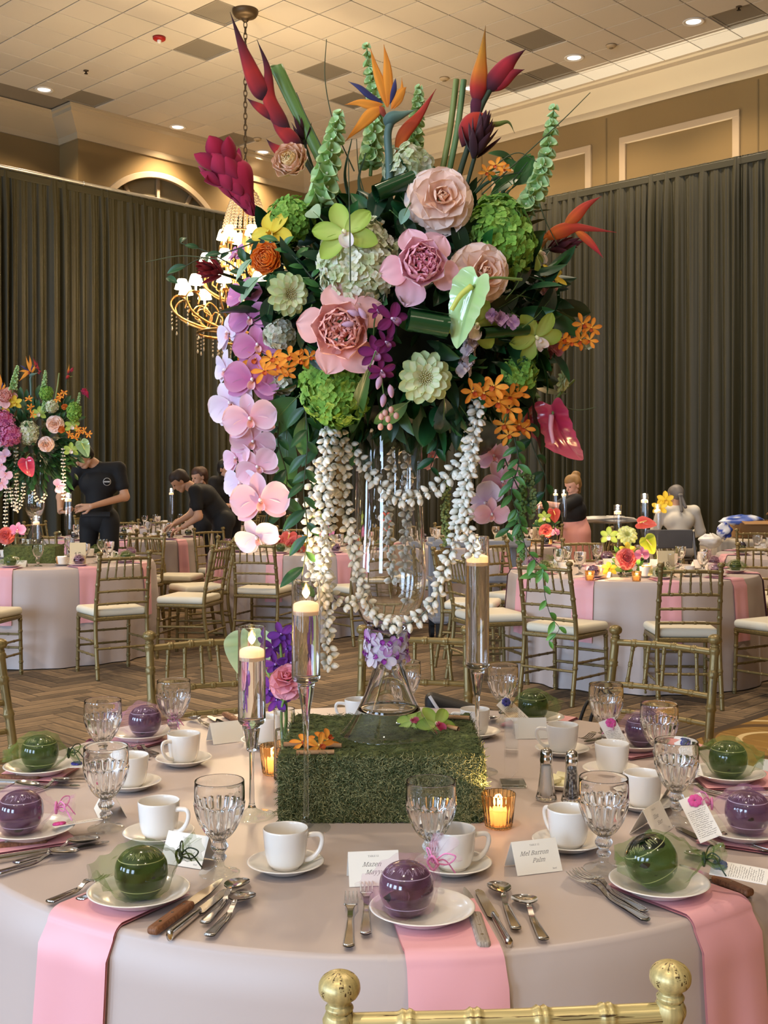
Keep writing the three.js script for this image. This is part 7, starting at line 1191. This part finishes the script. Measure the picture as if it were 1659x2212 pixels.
// ---------------------------------------------------------------- service cart, folding chair, boxes and wrapping
{
  const gm = std('#8d8f94', 0.5), dk = std('#1a1a1c', 0.6), o = P(1030, 1330, 10.2), cart = thing('service_cart', 'grey two-shelf service cart behind the tall candle at right', 'cart', V(o.x, 0, o.z), 0.12);
  for (const y of [0.2, 0.55, 0.86]) { part('shelf', box(0.86, 0.035, 0.46, 0.012, 2), gm, cart, [0, y, 0]); part('shelf_lip', box(0.88, 0.05, 0.02, 0.008), gm, cart, [0, y + 0.02, 0.23]); }
  for (const x of [-0.38, 0.38]) for (const z of [-0.2, 0.2]) { part('post', box(0.06, 0.74, 0.06, 0.015, 2), gm, cart, [x, 0.55, z]); part('caster', move(new THREE.CylinderGeometry(0.06, 0.06, 0.035, 18), 0, 0, 0, 0, 0, Math.PI / 2), dk, cart, [x, 0.062, z]); part('fork', box(0.05, 0.09, 0.05), dk, cart, [x, 0.14, z]); }
  const fq = P(1447, 1150, 9.6), fcg = thing('folding_chair', 'dark grey folding chair between the number 18 card and the kneeling person', 'chair', V(fq.x, 0, fq.z), 0.1), fm = std('#55575c', 0.5, 0.3);
  part('backrest', box(0.40, 0.16, 0.02, 0.02, 2), fm, fcg, [0, 0.94, 0]); part('seat', box(0.40, 0.025, 0.40, 0.015, 2), fm, fcg, [0, 0.46, 0.22]); for (const x of [-0.21, 0.21]) { part('leg', sweep([V(x, 0, 0.42), V(x, 0.5, 0.12), V(x, 1.0, -0.01)], 0.012, 8), fm, fcg); part('leg', sweep([V(x, 0, -0.02), V(x, 0.44, 0.34)], 0.012, 8), fm, fcg); }
  const tq = P(1640, 1160, 12.9), bt = thing('work_table', 'long table under a pale cloth at the right, loaded with boxes', 'table', V(tq.x + 0.35, 0, tq.z), 0);
  part('table_cloth', gridGeo(120, 8, (u, v) => { const a = u * TAU, k = 8, x = Math.sign(Math.cos(a)) * Math.pow(Math.abs(Math.cos(a)), 2 / k), z = Math.sign(Math.sin(a)) * Math.pow(Math.abs(Math.sin(a)), 2 / k), w = v < 0.13 ? v / 0.13 : 1 + (v > 0.3 ? 0.03 * Math.sin(a * 24) * v : 0); return V(x * 0.95 * w, v < 0.2 ? 0.78 : 0.78 * (1 - (v - 0.2) / 0.8), z * 0.4 * w); }), std('#b9ad9a', 0.8), bt);
  const kraft = std('#9a7448', 0.85), bx = thing('cardboard_box', 'brown cardboard box on the right-hand work table', 'box', V(tq.x - 0.02, 0.785, tq.z), 0.05); for (const s of [-1, 1]) { part('side', box(0.52, 0.17, 0.012, 0.002), kraft, bx, [0, 0.085, s * 0.17]); part('side', box(0.012, 0.17, 0.34, 0.002), kraft, bx, [s * 0.26, 0.085, 0]); part('flap', box(0.5, 0.008, 0.13, 0.002), kraft, bx, [0, 0.172, s * 0.23], [s * 0.25, 0, 0]); } part('bottom', box(0.5, 0.01, 0.33), kraft, bx, [0, 0.006, 0]);
  const b2 = bx.clone(); put(b2, 'cardboard_box', 'second cardboard box cut by the right picture edge', 'box', V(tq.x + 0.42, 0.785, tq.z - 0.02)); b2.scale.set(0.9, 1.6, 1);
  const crump = (w, h, d, cs, sd) => tint(gridGeo(26, 16, (u, v) => { const a = u * TAU, b = (v - 0.5) * Math.PI, n = 0.75 + 0.45 * vnoise(u * 9 + sd, v * 7 + sd * 3, 9, sd) ; return V(Math.cos(b) * Math.cos(a) * w * n, Math.sin(b) * h * n + h * 0.8, Math.cos(b) * Math.sin(a) * d * n); }), (x, y, z) => mix(cs[0], cs[1], vnoise(x * 14 + 30, y * 20 + z * 9 + 30, 99, sd) > 0.55 ? 1 : 0));
  const wrapM = vcol(0.4);
  const w = (x, y, d, s, cs, l, sd, y0) => { const q = P(x, y, d); const t = thing('plastic_wrap', l, 'wrapping', V(q.x, y0, q.z)); part('crumpled_sheet', crump(...s, cs, sd), wrapM, t); };
  w(1600, 1120, 12.85, [0.26, 0.06, 0.14], ['#d9dde6', '#4a66b8'], 'crumpled white and blue plastic wrap on the cardboard box', 2, 0.93); w(1565, 1110, 12.5, [0.09, 0.09, 0.08], ['#e8e8ec', '#2a48a8'], 'blue and white plastic packet left of the boxes', 3, 0.80); w(1533, 1140, 11.6, [0.12, 0.07, 0.1], ['#f1efea', '#dcd8d0'], 'heap of crumpled white tissue left of the boxes', 4, 0.76);
  w(1310, 1105, 15.5, [0.5, 0.05, 0.2], ['#c9c6be', '#8c8a84'], 'clear plastic sheeting on a far table at the curtain', 6, 0.85);
}

// ---------------------------------------------------------------- people
function mcGeo(bones, cell, k = 0.03) {                                                      // bones: [a, b, ra, rb] tapered capsules, joined smoothly
  const lo = V(1e9, 1e9, 1e9), hi = V(-1e9, -1e9, -1e9);
  for (const [a, b, ra, rb] of bones) for (const [p, r] of [[a, ra], [b, rb]]) { lo.min(p.clone().addScalar(-r - k)); hi.max(p.clone().addScalar(r + k)); }
  const c = lo.clone().add(hi).multiplyScalar(0.5), half = Math.max(hi.x - lo.x, hi.y - lo.y, hi.z - lo.z) / 2 + cell * 2, n = Math.min(150, Math.ceil(2 * half / cell)), mc = new MarchingCubes(n, new THREE.MeshBasicMaterial(), false, false, 120000), f = mc.field, h = n / 2, W1 = half / h;
  f.fill(9);
  const ab = V(), ap = V();
  for (const [a, b, ra, rb] of bones) {
    const m = Math.max(ra, rb) + 3 * k + 2 * W1; ab.copy(b).sub(a); const L2 = Math.max(ab.lengthSq(), 1e-8);
    const R = ax => [Math.max(0, Math.floor((Math.min(a[ax], b[ax]) - m - c[ax]) / W1 + h)), Math.min(n - 1, Math.ceil((Math.max(a[ax], b[ax]) + m - c[ax]) / W1 + h))];
    const [x0, x1] = R('x'), [y0, y1] = R('y'), [z0, z1] = R('z');
    for (let z = z0; z <= z1; z++) for (let y = y0; y <= y1; y++) for (let x = x0; x <= x1; x++) {
      ap.set((x - h) * W1 + c.x - a.x, (y - h) * W1 + c.y - a.y, (z - h) * W1 + c.z - a.z);
      const t = clamp(ap.dot(ab) / L2), dx = ap.x - ab.x * t, dy = ap.y - ab.y * t, dz = ap.z - ab.z * t, d = Math.sqrt(dx * dx + dy * dy + dz * dz) - lerp(ra, rb, t), i = x + y * n + z * n * n, o = f[i];
      const q = clamp(0.5 + 0.5 * (d - o) / k); f[i] = lerp(d, o, q) - k * q * (1 - q);
    }
  }
  for (let i = 0; i < f.length; i++) f[i] = -f[i];
  mc.isolation = 0; mc.update();
  const g = new THREE.BufferGeometry(), cnt = mc.count;
  const p = mc.positionArray.slice(0, cnt * 3), nn = mc.normalArray.slice(0, cnt * 3);
  for (let i = 0; i < cnt; i++) { p[3 * i] = p[3 * i] * half + c.x; p[3 * i + 1] = p[3 * i + 1] * half + c.y; p[3 * i + 2] = p[3 * i + 2] * half + c.z; }
  g.setAttribute('position', new THREE.BufferAttribute(p, 3)); g.setAttribute('normal', new THREE.BufferAttribute(nn, 3));
  return g;
}
function headBones(c, f, u) {
  const s = f.clone().cross(u).normalize(), q = (a, b, d) => c.clone().addScaledVector(f, a).addScaledVector(u, b).addScaledVector(s, d);
  return [[q(-0.022, 0.03, 0), q(0.012, 0.035, 0), 0.083, 0.08], [q(0.012, 0, 0), q(0.03, -0.035, 0), 0.07, 0.056], [q(0.045, -0.085, 0.012), q(0.045, -0.085, -0.012), 0.027, 0.027], [q(0.0, -0.06, 0.045), q(0.04, -0.085, 0.015), 0.024, 0.024], [q(0.0, -0.06, -0.045), q(0.04, -0.085, -0.015), 0.024, 0.024],
    [q(0.082, 0.012, 0), q(0.098, -0.024, 0), 0.009, 0.013], [q(0.074, -0.055, 0.014), q(0.074, -0.055, -0.014), 0.010, 0.010], [q(0.072, 0.024, 0.03), q(0.072, 0.024, -0.03), 0.014, 0.014], [q(-0.005, 0.012, 0.08), q(-0.008, -0.022, 0.077), 0.014, 0.010], [q(-0.005, 0.012, -0.08), q(-0.008, -0.022, -0.077), 0.014, 0.010]];
}
function handBones(w, dir, palm) {                                                            // wrist, direction of the fingers, the way the palm faces
  const d = dir.clone().normalize(), n = palm.clone().sub(d.clone().multiplyScalar(palm.dot(d))).normalize(), s = d.clone().cross(n), q = (a, b, c) => w.clone().addScaledVector(d, a).addScaledVector(s, b).addScaledVector(n, c), out = [];
  for (const b of [-0.026, -0.009, 0.009, 0.026]) out.push([q(0.0, b * 0.5, 0), q(0.085, b, 0), 0.017, 0.012]);
  [[-0.029, 0.062], [-0.010, 0.078], [0.010, 0.083], [0.029, 0.074]].forEach(([b, L]) => { out.push([q(0.085, b, 0), q(0.085 + L * 0.42, b * 1.08, L * 0.16), 0.0098, 0.009]); out.push([q(0.085 + L * 0.42, b * 1.08, L * 0.16), q(0.085 + L * 0.72, b * 1.08, L * 0.46), 0.009, 0.0085]); out.push([q(0.085 + L * 0.72, b * 1.08, L * 0.46), q(0.085 + L * 0.84, b * 1.08, L * 0.72), 0.0085, 0.0075]); });
  out.push([q(0.022, 0.026, 0.004), q(0.05, 0.05, 0.018), 0.014, 0.0115]); out.push([q(0.05, 0.05, 0.018), q(0.082, 0.052, 0.034), 0.011, 0.009]);
  return out;
}
const skinM = std('#c99a7c', 0.55), blackCloth = phy('#0d0d0f', 0.8, 0, { sheen: 0.3, sheenColor: col('#303038') }), hairM = { brown: std('#2e1f16', 0.6), dark: std('#17110d', 0.6), blonde: std('#8f6c3e', 0.6) };
function person(label, pos, j, o) {
  const t = thing('person', label, 'person', pos), B = [];
  const f = j.face.clone().normalize(), u = V(0, 1, 0).addScaledVector(f, -f.y + (j.bow ?? 0) * 0); const up = u.sub(f.clone().multiplyScalar(u.dot(f))).normalize(), side = j.shR.clone().sub(j.shL).normalize();
  const mid = (a, b, k) => a.clone().lerp(b, k);
  B.push([j.pelvis.clone().addScaledVector(side, -0.07), j.pelvis.clone().addScaledVector(side, 0.07), 0.105, 0.105], [j.pelvis, j.chest, 0.115, 0.125], [j.chest.clone().addScaledVector(side, -0.07), j.chest.clone().addScaledVector(side, 0.07), 0.115, 0.115], [j.shL, j.shR, 0.058, 0.058], [mid(j.shL, j.shR, 0.5), j.neck, 0.06, 0.052], [j.neck, j.head, 0.05, 0.055]);
  for (const s of ['L', 'R']) { B.push([j['sh' + s], j['el' + s], 0.054, 0.04], [j['el' + s], j['wr' + s], 0.041, 0.027], [j['hip' + s], j['kn' + s], 0.085, 0.056], [j['kn' + s], j['an' + s], 0.056, 0.038], [j['an' + s], j['an' + s].clone().addScaledVector(j.fwd, 0.14).setY(0.035), 0.04, 0.032]); }
  const parts = [mcGeo(B, 0.016), mcGeo(headBones(j.head, f, up), 0.0042, 0.014)];
  for (const s of ['L', 'R']) parts.push(mcGeo(handBones(j['wr' + s], j['hd' + s], j['pm' + s] ?? V(0, -1, 0)), 0.0038, 0.006));
  part('body', merge(parts), o.skin ?? skinM, t);
  const shirt = []; for (const [a, b, ra, rb] of B.slice(0, 4)) shirt.push([a, b, ra + 0.014, rb + 0.014]); shirt.push([mid(j.shL, j.shR, 0.5), mid(mid(j.shL, j.shR, 0.5), j.neck, 0.45), 0.075, 0.062]);
  const sl = o.sleeve ?? 0.62;
  for (const s of ['L', 'R']) { if (sl <= 1) shirt.push([j['sh' + s], mid(j['sh' + s], j['el' + s], sl), 0.071, 0.064]); else shirt.push([j['sh' + s], j['el' + s], 0.075, 0.062], [j['el' + s], mid(j['el' + s], j['wr' + s], 0.9), 0.062, 0.048]); }
  const sh = part('shirt', mcGeo(shirt, 0.015, 0.02), o.shirt, t);
  if (o.skirt) { const sk = [[j.pelvis.clone().add(V(0, 0.14, 0)), j.pelvis, 0.13, 0.17], [j.pelvis, mid(j.knL, j.knR, 0.5), 0.17, 0.24], [j.hipL, j.knL, 0.13, 0.15], [j.hipR, j.knR, 0.13, 0.15]]; if (o.bib) sk.push([j.chest.clone().addScaledVector(f, 0.05), j.pelvis, 0.125, 0.15]); part('dress', mcGeo(sk, 0.016, 0.04), o.skirt, t); }
  else { const tr = [[...B[0].slice(0, 2), 0.122, 0.122]]; for (const s of ['L', 'R']) tr.push([j['hip' + s], j['kn' + s], 0.1, 0.075], [j['kn' + s], j['an' + s], 0.075, 0.065]); part('trousers', mcGeo(tr, 0.016), o.trousers ?? blackCloth, t); }
  for (const s of ['L', 'R']) part('shoe', mcGeo([[j['an' + s].clone().setY(0.045).addScaledVector(j.fwd, -0.03), j['an' + s].clone().setY(0.04).addScaledVector(j.fwd, 0.16), 0.047, 0.04]], 0.012, 0.01), std('#0c0b0b', 0.4), t);
  const q = (a, b, d) => j.head.clone().addScaledVector(f, a).addScaledVector(up, b).addScaledVector(f.clone().cross(up), d);
  if (o.hair) { const hb = [[q(-0.03, 0.042, 0), q(0.014, 0.058, 0), 0.089, 0.077], [q(-0.05, -0.01, 0.02), q(-0.05, -0.01, -0.02), 0.058, 0.058], [q(-0.01, 0.035, 0.055), q(-0.01, 0.035, -0.055), 0.042, 0.042]]; for (const e of o.extra ?? []) hb.push([q(...e[0]), q(...e[1]), e[2], e[3]]); part('hair', mcGeo(hb, 0.006, 0.02), o.hair, t); }
  if (o.scarf) { part('headscarf', mcGeo([[q(-0.03, 0.035, 0), q(0.02, 0.045, 0), 0.094, 0.088], [q(-0.06, -0.01, 0), q(-0.04, -0.02, 0), 0.07, 0.06]], 0.007, 0.02), o.scarf, t); const kn = part('knot', mcGeo([[q(-0.125, -0.045, 0.012), q(-0.125, -0.045, -0.012), 0.024, 0.024], [q(-0.125, -0.05, 0.01), q(-0.135, -0.2, 0.035), 0.016, 0.022], [q(-0.125, -0.05, -0.01), q(-0.13, -0.25, -0.02), 0.016, 0.02]], 0.007, 0.012), o.scarf, t); }
  const ey = std('#1c1512', 0.3); for (const s of [-1, 1]) { part('eye', new THREE.SphereGeometry(0.009, 10, 8), ey, t, q(0.078, 0.004, s * 0.031)); part('eyebrow', sweep([q(0.084, 0.026, s * 0.016), q(0.084, 0.03, s * 0.032), q(0.074, 0.024, s * 0.047)], 0.0035, 5), o.hair ?? hairM.dark, t); }
  part('mouth', sweep([q(0.078, -0.056, -0.02), q(0.085, -0.055, 0), q(0.078, -0.056, 0.02)], 0.0045, 6), std('#9a5a4e', 0.5), t);
  return t;
}
const legs = (fwd, side, x = 0, z = 0, w = 0.1, kneeF = 0.02, hip = 0.95) => { const S = side, b = V(x, 0, z), g = (k, y, ff) => b.clone().addScaledVector(S, k).addScaledVector(fwd, ff).setY(y); return { hipL: g(-w, hip, 0), hipR: g(w, hip, 0), knL: g(-w * 1.1, hip * 0.54, kneeF), knR: g(w * 1.1, hip * 0.54, kneeF), anL: g(-w * 1.1, 0.08, -0.02), anR: g(w * 1.1, 0.08, -0.02), fwd }; };
{
  // standing waiter
  const p1 = P(215, 1100, 11.35); p1.y = 0;
  const st = person('waiter standing in a black polo shirt, polishing a spoon, behind the left flowers', p1, { ...legs(V(-0.25, 0, 0.97), V(1, 0, 0.2), 0, 0, 0.105, 0.02, 1.0), pelvis: V(0, 1.05, 0), chest: V(0, 1.40, 0.01), neck: V(-0.05, 1.6, 0.04), head: V(-0.13, 1.67, 0.13), face: V(-0.55, -0.62, 0.62), shL: V(-0.19, 1.54, 0.02), shR: V(0.19, 1.55, 0.0), elL: V(-0.36, 1.27, 0.1), elR: V(0.27, 1.27, 0.06), wrL: V(-0.30, 1.13, 0.33), wrR: V(-0.0, 1.18, 0.33), hdL: V(0.6, -0.05, 0.4), hdR: V(-0.9, -0.1, 0.3), pmL: V(0.2, 1, 0), pmR: V(0, -0.3, -1) }, { shirt: blackCloth, hair: hairM.dark });
  part('shirt_badge', lathe([[0.034, 0], [0.04, 0.002], [0.034, 0.004]], 24).rotateX(Math.PI / 2), std('#b9b9b4', 0.6), st, [0.11, 1.42, 0.142]); part('shirt_badge_bar', box(0.06, 0.014, 0.004), std('#b9b9b4', 0.6), st, [0.11, 1.42, 0.148]); part('apron_tie', box(0.28, 0.05, 0.01), std('#141416', 0.7), st, [0, 1.1, 0.135]);
  const sp = flat.spoon.clone(); put(sp, 'spoon', 'spoon held in the standing waiter\'s hand', 'spoon', p1.clone().add(V(-0.14, 1.17, 0.40)), 0.9); sp.rotation.set(0.3, 2.2, 0.3);
  // bending waiter
  const p2 = P(480, 1100, 12.55); p2.y = 0; const lf = V(-1, 0, 0.12).normalize(), ls = V(-0.12, 0, -1).normalize();
  person('waiter in black bending over a table, short brown hair, left of the pink orchids', p2, { ...legs(lf, ls, 0.02, 0, 0.1, 0.03, 0.94), pelvis: V(0.02, 0.99, 0), chest: V(-0.19, 1.25, 0.01), neck: V(-0.36, 1.37, 0.03), head: V(-0.46, 1.42, 0.04), face: V(-0.75, -0.62, 0.25), shL: V(-0.27, 1.31, 0.18), shR: V(-0.29, 1.32, -0.16), elL: V(-0.22, 1.04, 0.24), elR: V(-0.36, 1.06, -0.16), wrL: V(-0.40, 0.92, 0.2), wrR: V(-0.53, 0.95, -0.08), hdL: V(-0.9, -0.3, 0), hdR: V(-0.9, -0.3, 0.1) }, { shirt: blackCloth, hair: hairM.brown });
  // two more behind him
  const p3 = P(440, 1100, 14.2); p3.y = 0;
  person('brown-haired helper half hidden behind the bending waiter', p3, { ...legs(lf, ls, 0, 0, 0.1, 0.02, 0.86), pelvis: V(0, 0.9, 0), chest: V(-0.02, 1.2, 0), neck: V(-0.03, 1.37, 0), head: V(-0.05, 1.47, 0.02), face: V(-0.8, -0.25, 0.6), shL: V(-0.02, 1.32, 0.16), shR: V(-0.02, 1.32, -0.16), elL: V(0.02, 1.05, 0.2), elR: V(0.0, 1.05, -0.2), wrL: V(-0.2, 0.95, 0.16), wrR: V(-0.2, 0.95, -0.16), hdL: V(-1, 0, 0), hdR: V(-1, 0, 0) }, { shirt: blackCloth, hair: std('#4a2f20', 0.6), extra: [[[-0.06, -0.02, 0.03], [-0.07, -0.12, 0.03], 0.05, 0.03]] });
  const p4 = P(489, 1100, 13.7); p4.y = 0; const rf = V(0.75, 0, 0.66);
  person('dark-haired man in black standing beside the pink orchid cascade', p4, { ...legs(rf, V(0.66, 0, -0.75), 0, 0, 0.1, 0.02, 0.9), pelvis: V(0, 0.95, 0), chest: V(0, 1.27, 0), neck: V(0.01, 1.45, 0), head: V(0.0, 1.56, 0.02), face: V(0.8, -0.15, 0.55), shL: V(-0.12, 1.41, 0.14), shR: V(0.13, 1.41, -0.13), elL: V(-0.1, 1.12, 0.2), elR: V(0.2, 1.12, -0.1), wrL: V(0.08, 1.13, 0.34), wrR: V(0.28, 1.1, 0.1), hdL: V(1, 0, 0.2), hdR: V(1, 0, 0.4) }, { shirt: blackCloth, hair: hairM.dark });
  // blonde woman
  const p5 = P(1240, 1100, 13.5); p5.y = 0; const pinkD = phy('#d99a92', 0.7, 0, { sheen: 0.3 });
  person('blonde woman in a black cardigan and pink dress reaching left over candles', p5, { ...legs(lf, ls, 0.02, 0, 0.1, 0.03, 0.78), pelvis: V(0.02, 0.82, 0), chest: V(0.0, 1.08, 0.01), neck: V(-0.01, 1.25, 0.02), head: V(-0.02, 1.37, 0.03), face: V(-0.78, -0.3, 0.55), shL: V(0.0, 1.2, 0.17), shR: V(-0.03, 1.2, -0.14), elL: V(-0.16, 1.12, 0.25), elR: V(-0.2, 1.1, -0.1), wrL: V(-0.34, 1.16, 0.18), wrR: V(-0.4, 1.12, 0.0), hdL: V(-1, 0, 0), hdR: V(-1, 0, 0.2) }, { shirt: blackCloth, skirt: pinkD, sleeve: 1, hair: hairM.blonde, extra: [[[-0.07, -0.02, 0.02], [-0.07, -0.1, 0.02], 0.06, 0.04], [[-0.1, 0.1, 0], [-0.08, 0.11, 0], 0.045, 0.045]], skin: std('#d2a088', 0.55) });
  // seated person in white, seen from behind
  const p6 = P(1467, 1100, 14.3); p6.y = 0; const bf = V(0.1, 0, -1).normalize(), bs = V(1, 0, 0.1), whiteC = phy('#d8d2c4', 0.8, 0, { sheen: 0.3 });
  const stool = thing('stool', 'low stool under the person in white', 'stool', p6.clone()); part('seat', lathe([[0, 0.42], [0.18, 0.42], [0.19, 0.435], [0.18, 0.45], [0, 0.45]], 28), std('#4a4038', 0.6), stool); for (let k = 0; k < 4; k++) { const a = k * 1.571 + 0.4; part('leg', sweep([V(Math.cos(a) * 0.12, 0.42, Math.sin(a) * 0.12), V(Math.cos(a) * 0.17, 0, Math.sin(a) * 0.17)], 0.014, 8), std('#4a4038', 0.6), stool); }
  person('person in a white jacket and grey headscarf sitting with their back turned', p6, { fwd: bf, hipL: V(-0.12, 0.56, 0), hipR: V(0.12, 0.56, 0), knL: V(-0.2, 0.52, -0.42), knR: V(0.2, 0.52, -0.42), anL: V(-0.2, 0.08, -0.4), anR: V(0.2, 0.08, -0.4), pelvis: V(0, 0.6, 0), chest: V(0, 0.92, -0.03), neck: V(-0.01, 1.12, -0.06), head: V(-0.015, 1.24, -0.10), face: V(-0.2, -0.35, -1), shL: V(-0.2, 1.04, -0.04), shR: V(0.2, 1.04, -0.04), elL: V(-0.27, 0.8, -0.12), elR: V(0.3, 0.78, -0.1), wrL: V(-0.14, 0.72, -0.36), wrR: V(0.2, 0.7, -0.36), hdL: V(0.3, -0.1, -1), hdR: V(-0.2, -0.1, -1) }, { shirt: whiteC, sleeve: 2, trousers: whiteC, scarf: phy('#6f6a66', 0.5, 0, { sheen: 0.6 }) });
}

// ---------------------------------------------------------------- the chandelier behind the arrangement
{
  const CP = P(530, 5, 14.9), ctr = V(CP.x, CEIL, CP.z), yOf = py => EYE - (py - YH) / F * 14.9;
  const t = thing('chandelier', 'gold crystal chandelier with glowing shades hanging behind the left side of the flowers', 'chandelier', ctr), rel = (x, y, z) => V(x, y - CEIL, z);
  const gold = std('#b98f55', 0.3, 0.85), dark = std('#5a4a34', 0.5, 0.6), shadeM = std('#fff6e2', 0.6, 0, { emissive: col([1, 0.86, 0.62]), emissiveIntensity: 3.2 }), crys = phy('#fff3dc', 0.03, 0, { transmission: 0.85, thickness: 0.01, ior: 1.6, side: THREE.FrontSide });
  part('ceiling_canopy', lathe(smoothProfile([[0, -0.16], [0.03, -0.15], [0.06, -0.11], [0.14, -0.08], [0.17, -0.03], [0.17, 0]], 24), 36), dark, t);
  const links = [], lk = new THREE.TorusGeometry(0.03, 0.0085, 6, 14), top = yOf(400) + 0.02; let k = 0;
  for (let y = CEIL - 0.16; y > top; y -= 0.075) { const g = lk.clone(); g.applyMatrix4(new THREE.Matrix4().makeScale(0.72, 1.5, 1)); links.push(move(g, 0, y - 0.03 - CEIL, 0, 0, (k++ % 2) * Math.PI / 2 + 0.4, 0)); }
  part('chain', merge(links), dark, t);
  // centre column
  const Y = py => yOf(py) - CEIL;
  part('column', lathe(smoothProfile([[0.0, Y(400)], [0.03, Y(403)], [0.10, Y(415)], [0.05, Y(430)], [0.035, Y(500)], [0.06, Y(540)], [0.035, Y(570)], [0.05, Y(610)], [0.14, Y(650)], [0.09, Y(690)], [0.05, Y(715)], [0.16, Y(735)], [0.10, Y(750)], [0.02, Y(765)], [0, Y(772)]], 60), 28), gold, t);
  // crystal basket below the crown: strings of beads from a top ring to a wider ring
  const bead = new THREE.OctahedronGeometry(0.024, 1), drop = lathe([[0, 0.045], [0.008, 0.03], [0.016, 0.005], [0.010, -0.012], [0, -0.018]], 6);
  const ringB = (r, y, n, sc) => { const l = []; for (let q = 0; q < n; q++) { const a = q / n * TAU; l.push(move(bead.clone(), Math.cos(a) * r, y, Math.sin(a) * r, 0, a, 0, sc)); } return l; };
  const strands = []; for (let q = 0; q < 26; q++) { const a = q / 26 * TAU; for (let i = 0; i < 15; i++) { const u = i / 14, r = lerp(0.10, 0.30, Math.pow(u, 0.55)), y = lerp(Y(412), Y(505), u); strands.push(move(bead.clone(), Math.cos(a) * r, y, Math.sin(a) * r, 0, a, 0, lerp(0.6, 1, u))); } }
  part('crystal_basket', merge(strands), crys, t).userData.kind = 'stuff';
  part('crown_ring', move(new THREE.TorusGeometry(0.11, 0.014, 8, 40), 0, Y(412), 0, Math.PI / 2), gold, t); part('basket_ring', move(new THREE.TorusGeometry(0.305, 0.014, 8, 60), 0, Y(506), 0, Math.PI / 2), gold, t);
  const shade = lathe([[0.055, 0.13], [0.07, 0.10], [0.098, 0], [0.096, 0], [0.068, 0.10], [0.053, 0.13]], 24), candle = new THREE.CylinderGeometry(0.016, 0.016, 0.1, 12), bobeche = lathe([[0.012, 0], [0.05, 0.004], [0.06, 0.016], [0.052, 0.012], [0.012, 0.006]], 20);
  const arms = (n, r, y0, y1, off, lightEvery) => {
    for (let q = 0; q < n; q++) {
      const a = off + q / n * TAU, g = grp('arm', t); g.rotation.y = -a;
      const S = l => spline(l.map(([x, y]) => V(x, y, 0)), 26);
      part('scroll', sweep(S([[0.05, y0 + 0.05], [r * 0.3, y0 - 0.06], [r * 0.65, y0 - 0.02], [r * 0.98, y0 + 0.12], [r * 1.06, y0 + 0.27], [r * 0.96, y0 + 0.36], [r * 0.84, y0 + 0.30], [r * 0.86, y0 + 0.2]]), t2 => lerp(0.019, 0.011, t2), 8), gold, g);
      part('scroll', sweep(S([[r * 0.55, y0 - 0.03], [r * 0.5, y0 + 0.14], [r * 0.66, y0 + 0.24], [r * 0.76, y0 + 0.13], [r * 0.66, y0 + 0.08]]), 0.009, 8), gold, g);
      part('bobeche', bobeche, gold, g, [r * 0.9, y1 - 0.1, 0]); part('candle_tube', candle, std('#f3e6c8', 0.6, 0, { emissive: col([1, 0.8, 0.5]), emissiveIntensity: 0.6 }), g, [r * 0.9, y1 - 0.04, 0]); part('shade', shade, shadeM, g, [r * 0.9, y1, 0]);
      const l = []; for (let i = 0; i < 5; i++) l.push(move(bead.clone(), r * 1.04, y0 + 0.2 - i * 0.05, 0, 0, i, 0, 0.55)); l.push(move(drop.clone(), r * 1.04, y0 - 0.08, 0)); part('crystal_string', merge(l), crys, g);
      if (q % lightEvery === 0) { const p = V(Math.cos(a) * r * 0.9, y1 + 0.06 + CEIL, Math.sin(a) * r * 0.9).add(V(ctr.x, 0, ctr.z)), L = new THREE.PointLight(col(LIGHT.chandColor), LIGHT.chand, 0, 2); L.position.copy(p); L.castShadow = true; L.shadow.radius = 3; scene.add(L); }
    }
  };
  arms(12, 0.92, Y(705), Y(632), 0.2, 3); arms(8, 0.58, Y(640), Y(575), 0.4, 4); arms(6, 0.32, Y(580), Y(517), 0.1, 6);
  // hanging drops round the lower ring
  part('lower_ring', move(new THREE.TorusGeometry(0.62, 0.02, 8, 60), 0, Y(722), 0, Math.PI / 2), gold, t); part('hub_ring', move(new THREE.TorusGeometry(0.34, 0.016, 8, 48), 0, Y(738), 0, Math.PI / 2), gold, t);
  for (let q = 0; q < 28; q++) { const a = q / 28 * TAU, r = q % 2 ? 0.62 : 0.36, l = []; const n = 4; for (let i = 0; i < n; i++) l.push(move(bead.clone(), 0, -i * 0.048, 0, 0, i, 0, 0.6)); l.push(move(drop.clone(), 0, -n * 0.048 - 0.03, 0)); part('crystal_string', merge(l), crys, t, [Math.cos(a) * r, Y(q % 2 ? 727 : 742), Math.sin(a) * r]); }
}

scene.traverse(o => { if (o.isMesh) { o.castShadow = true; o.receiveShadow = true; } });
renderer.render(scene, camera);
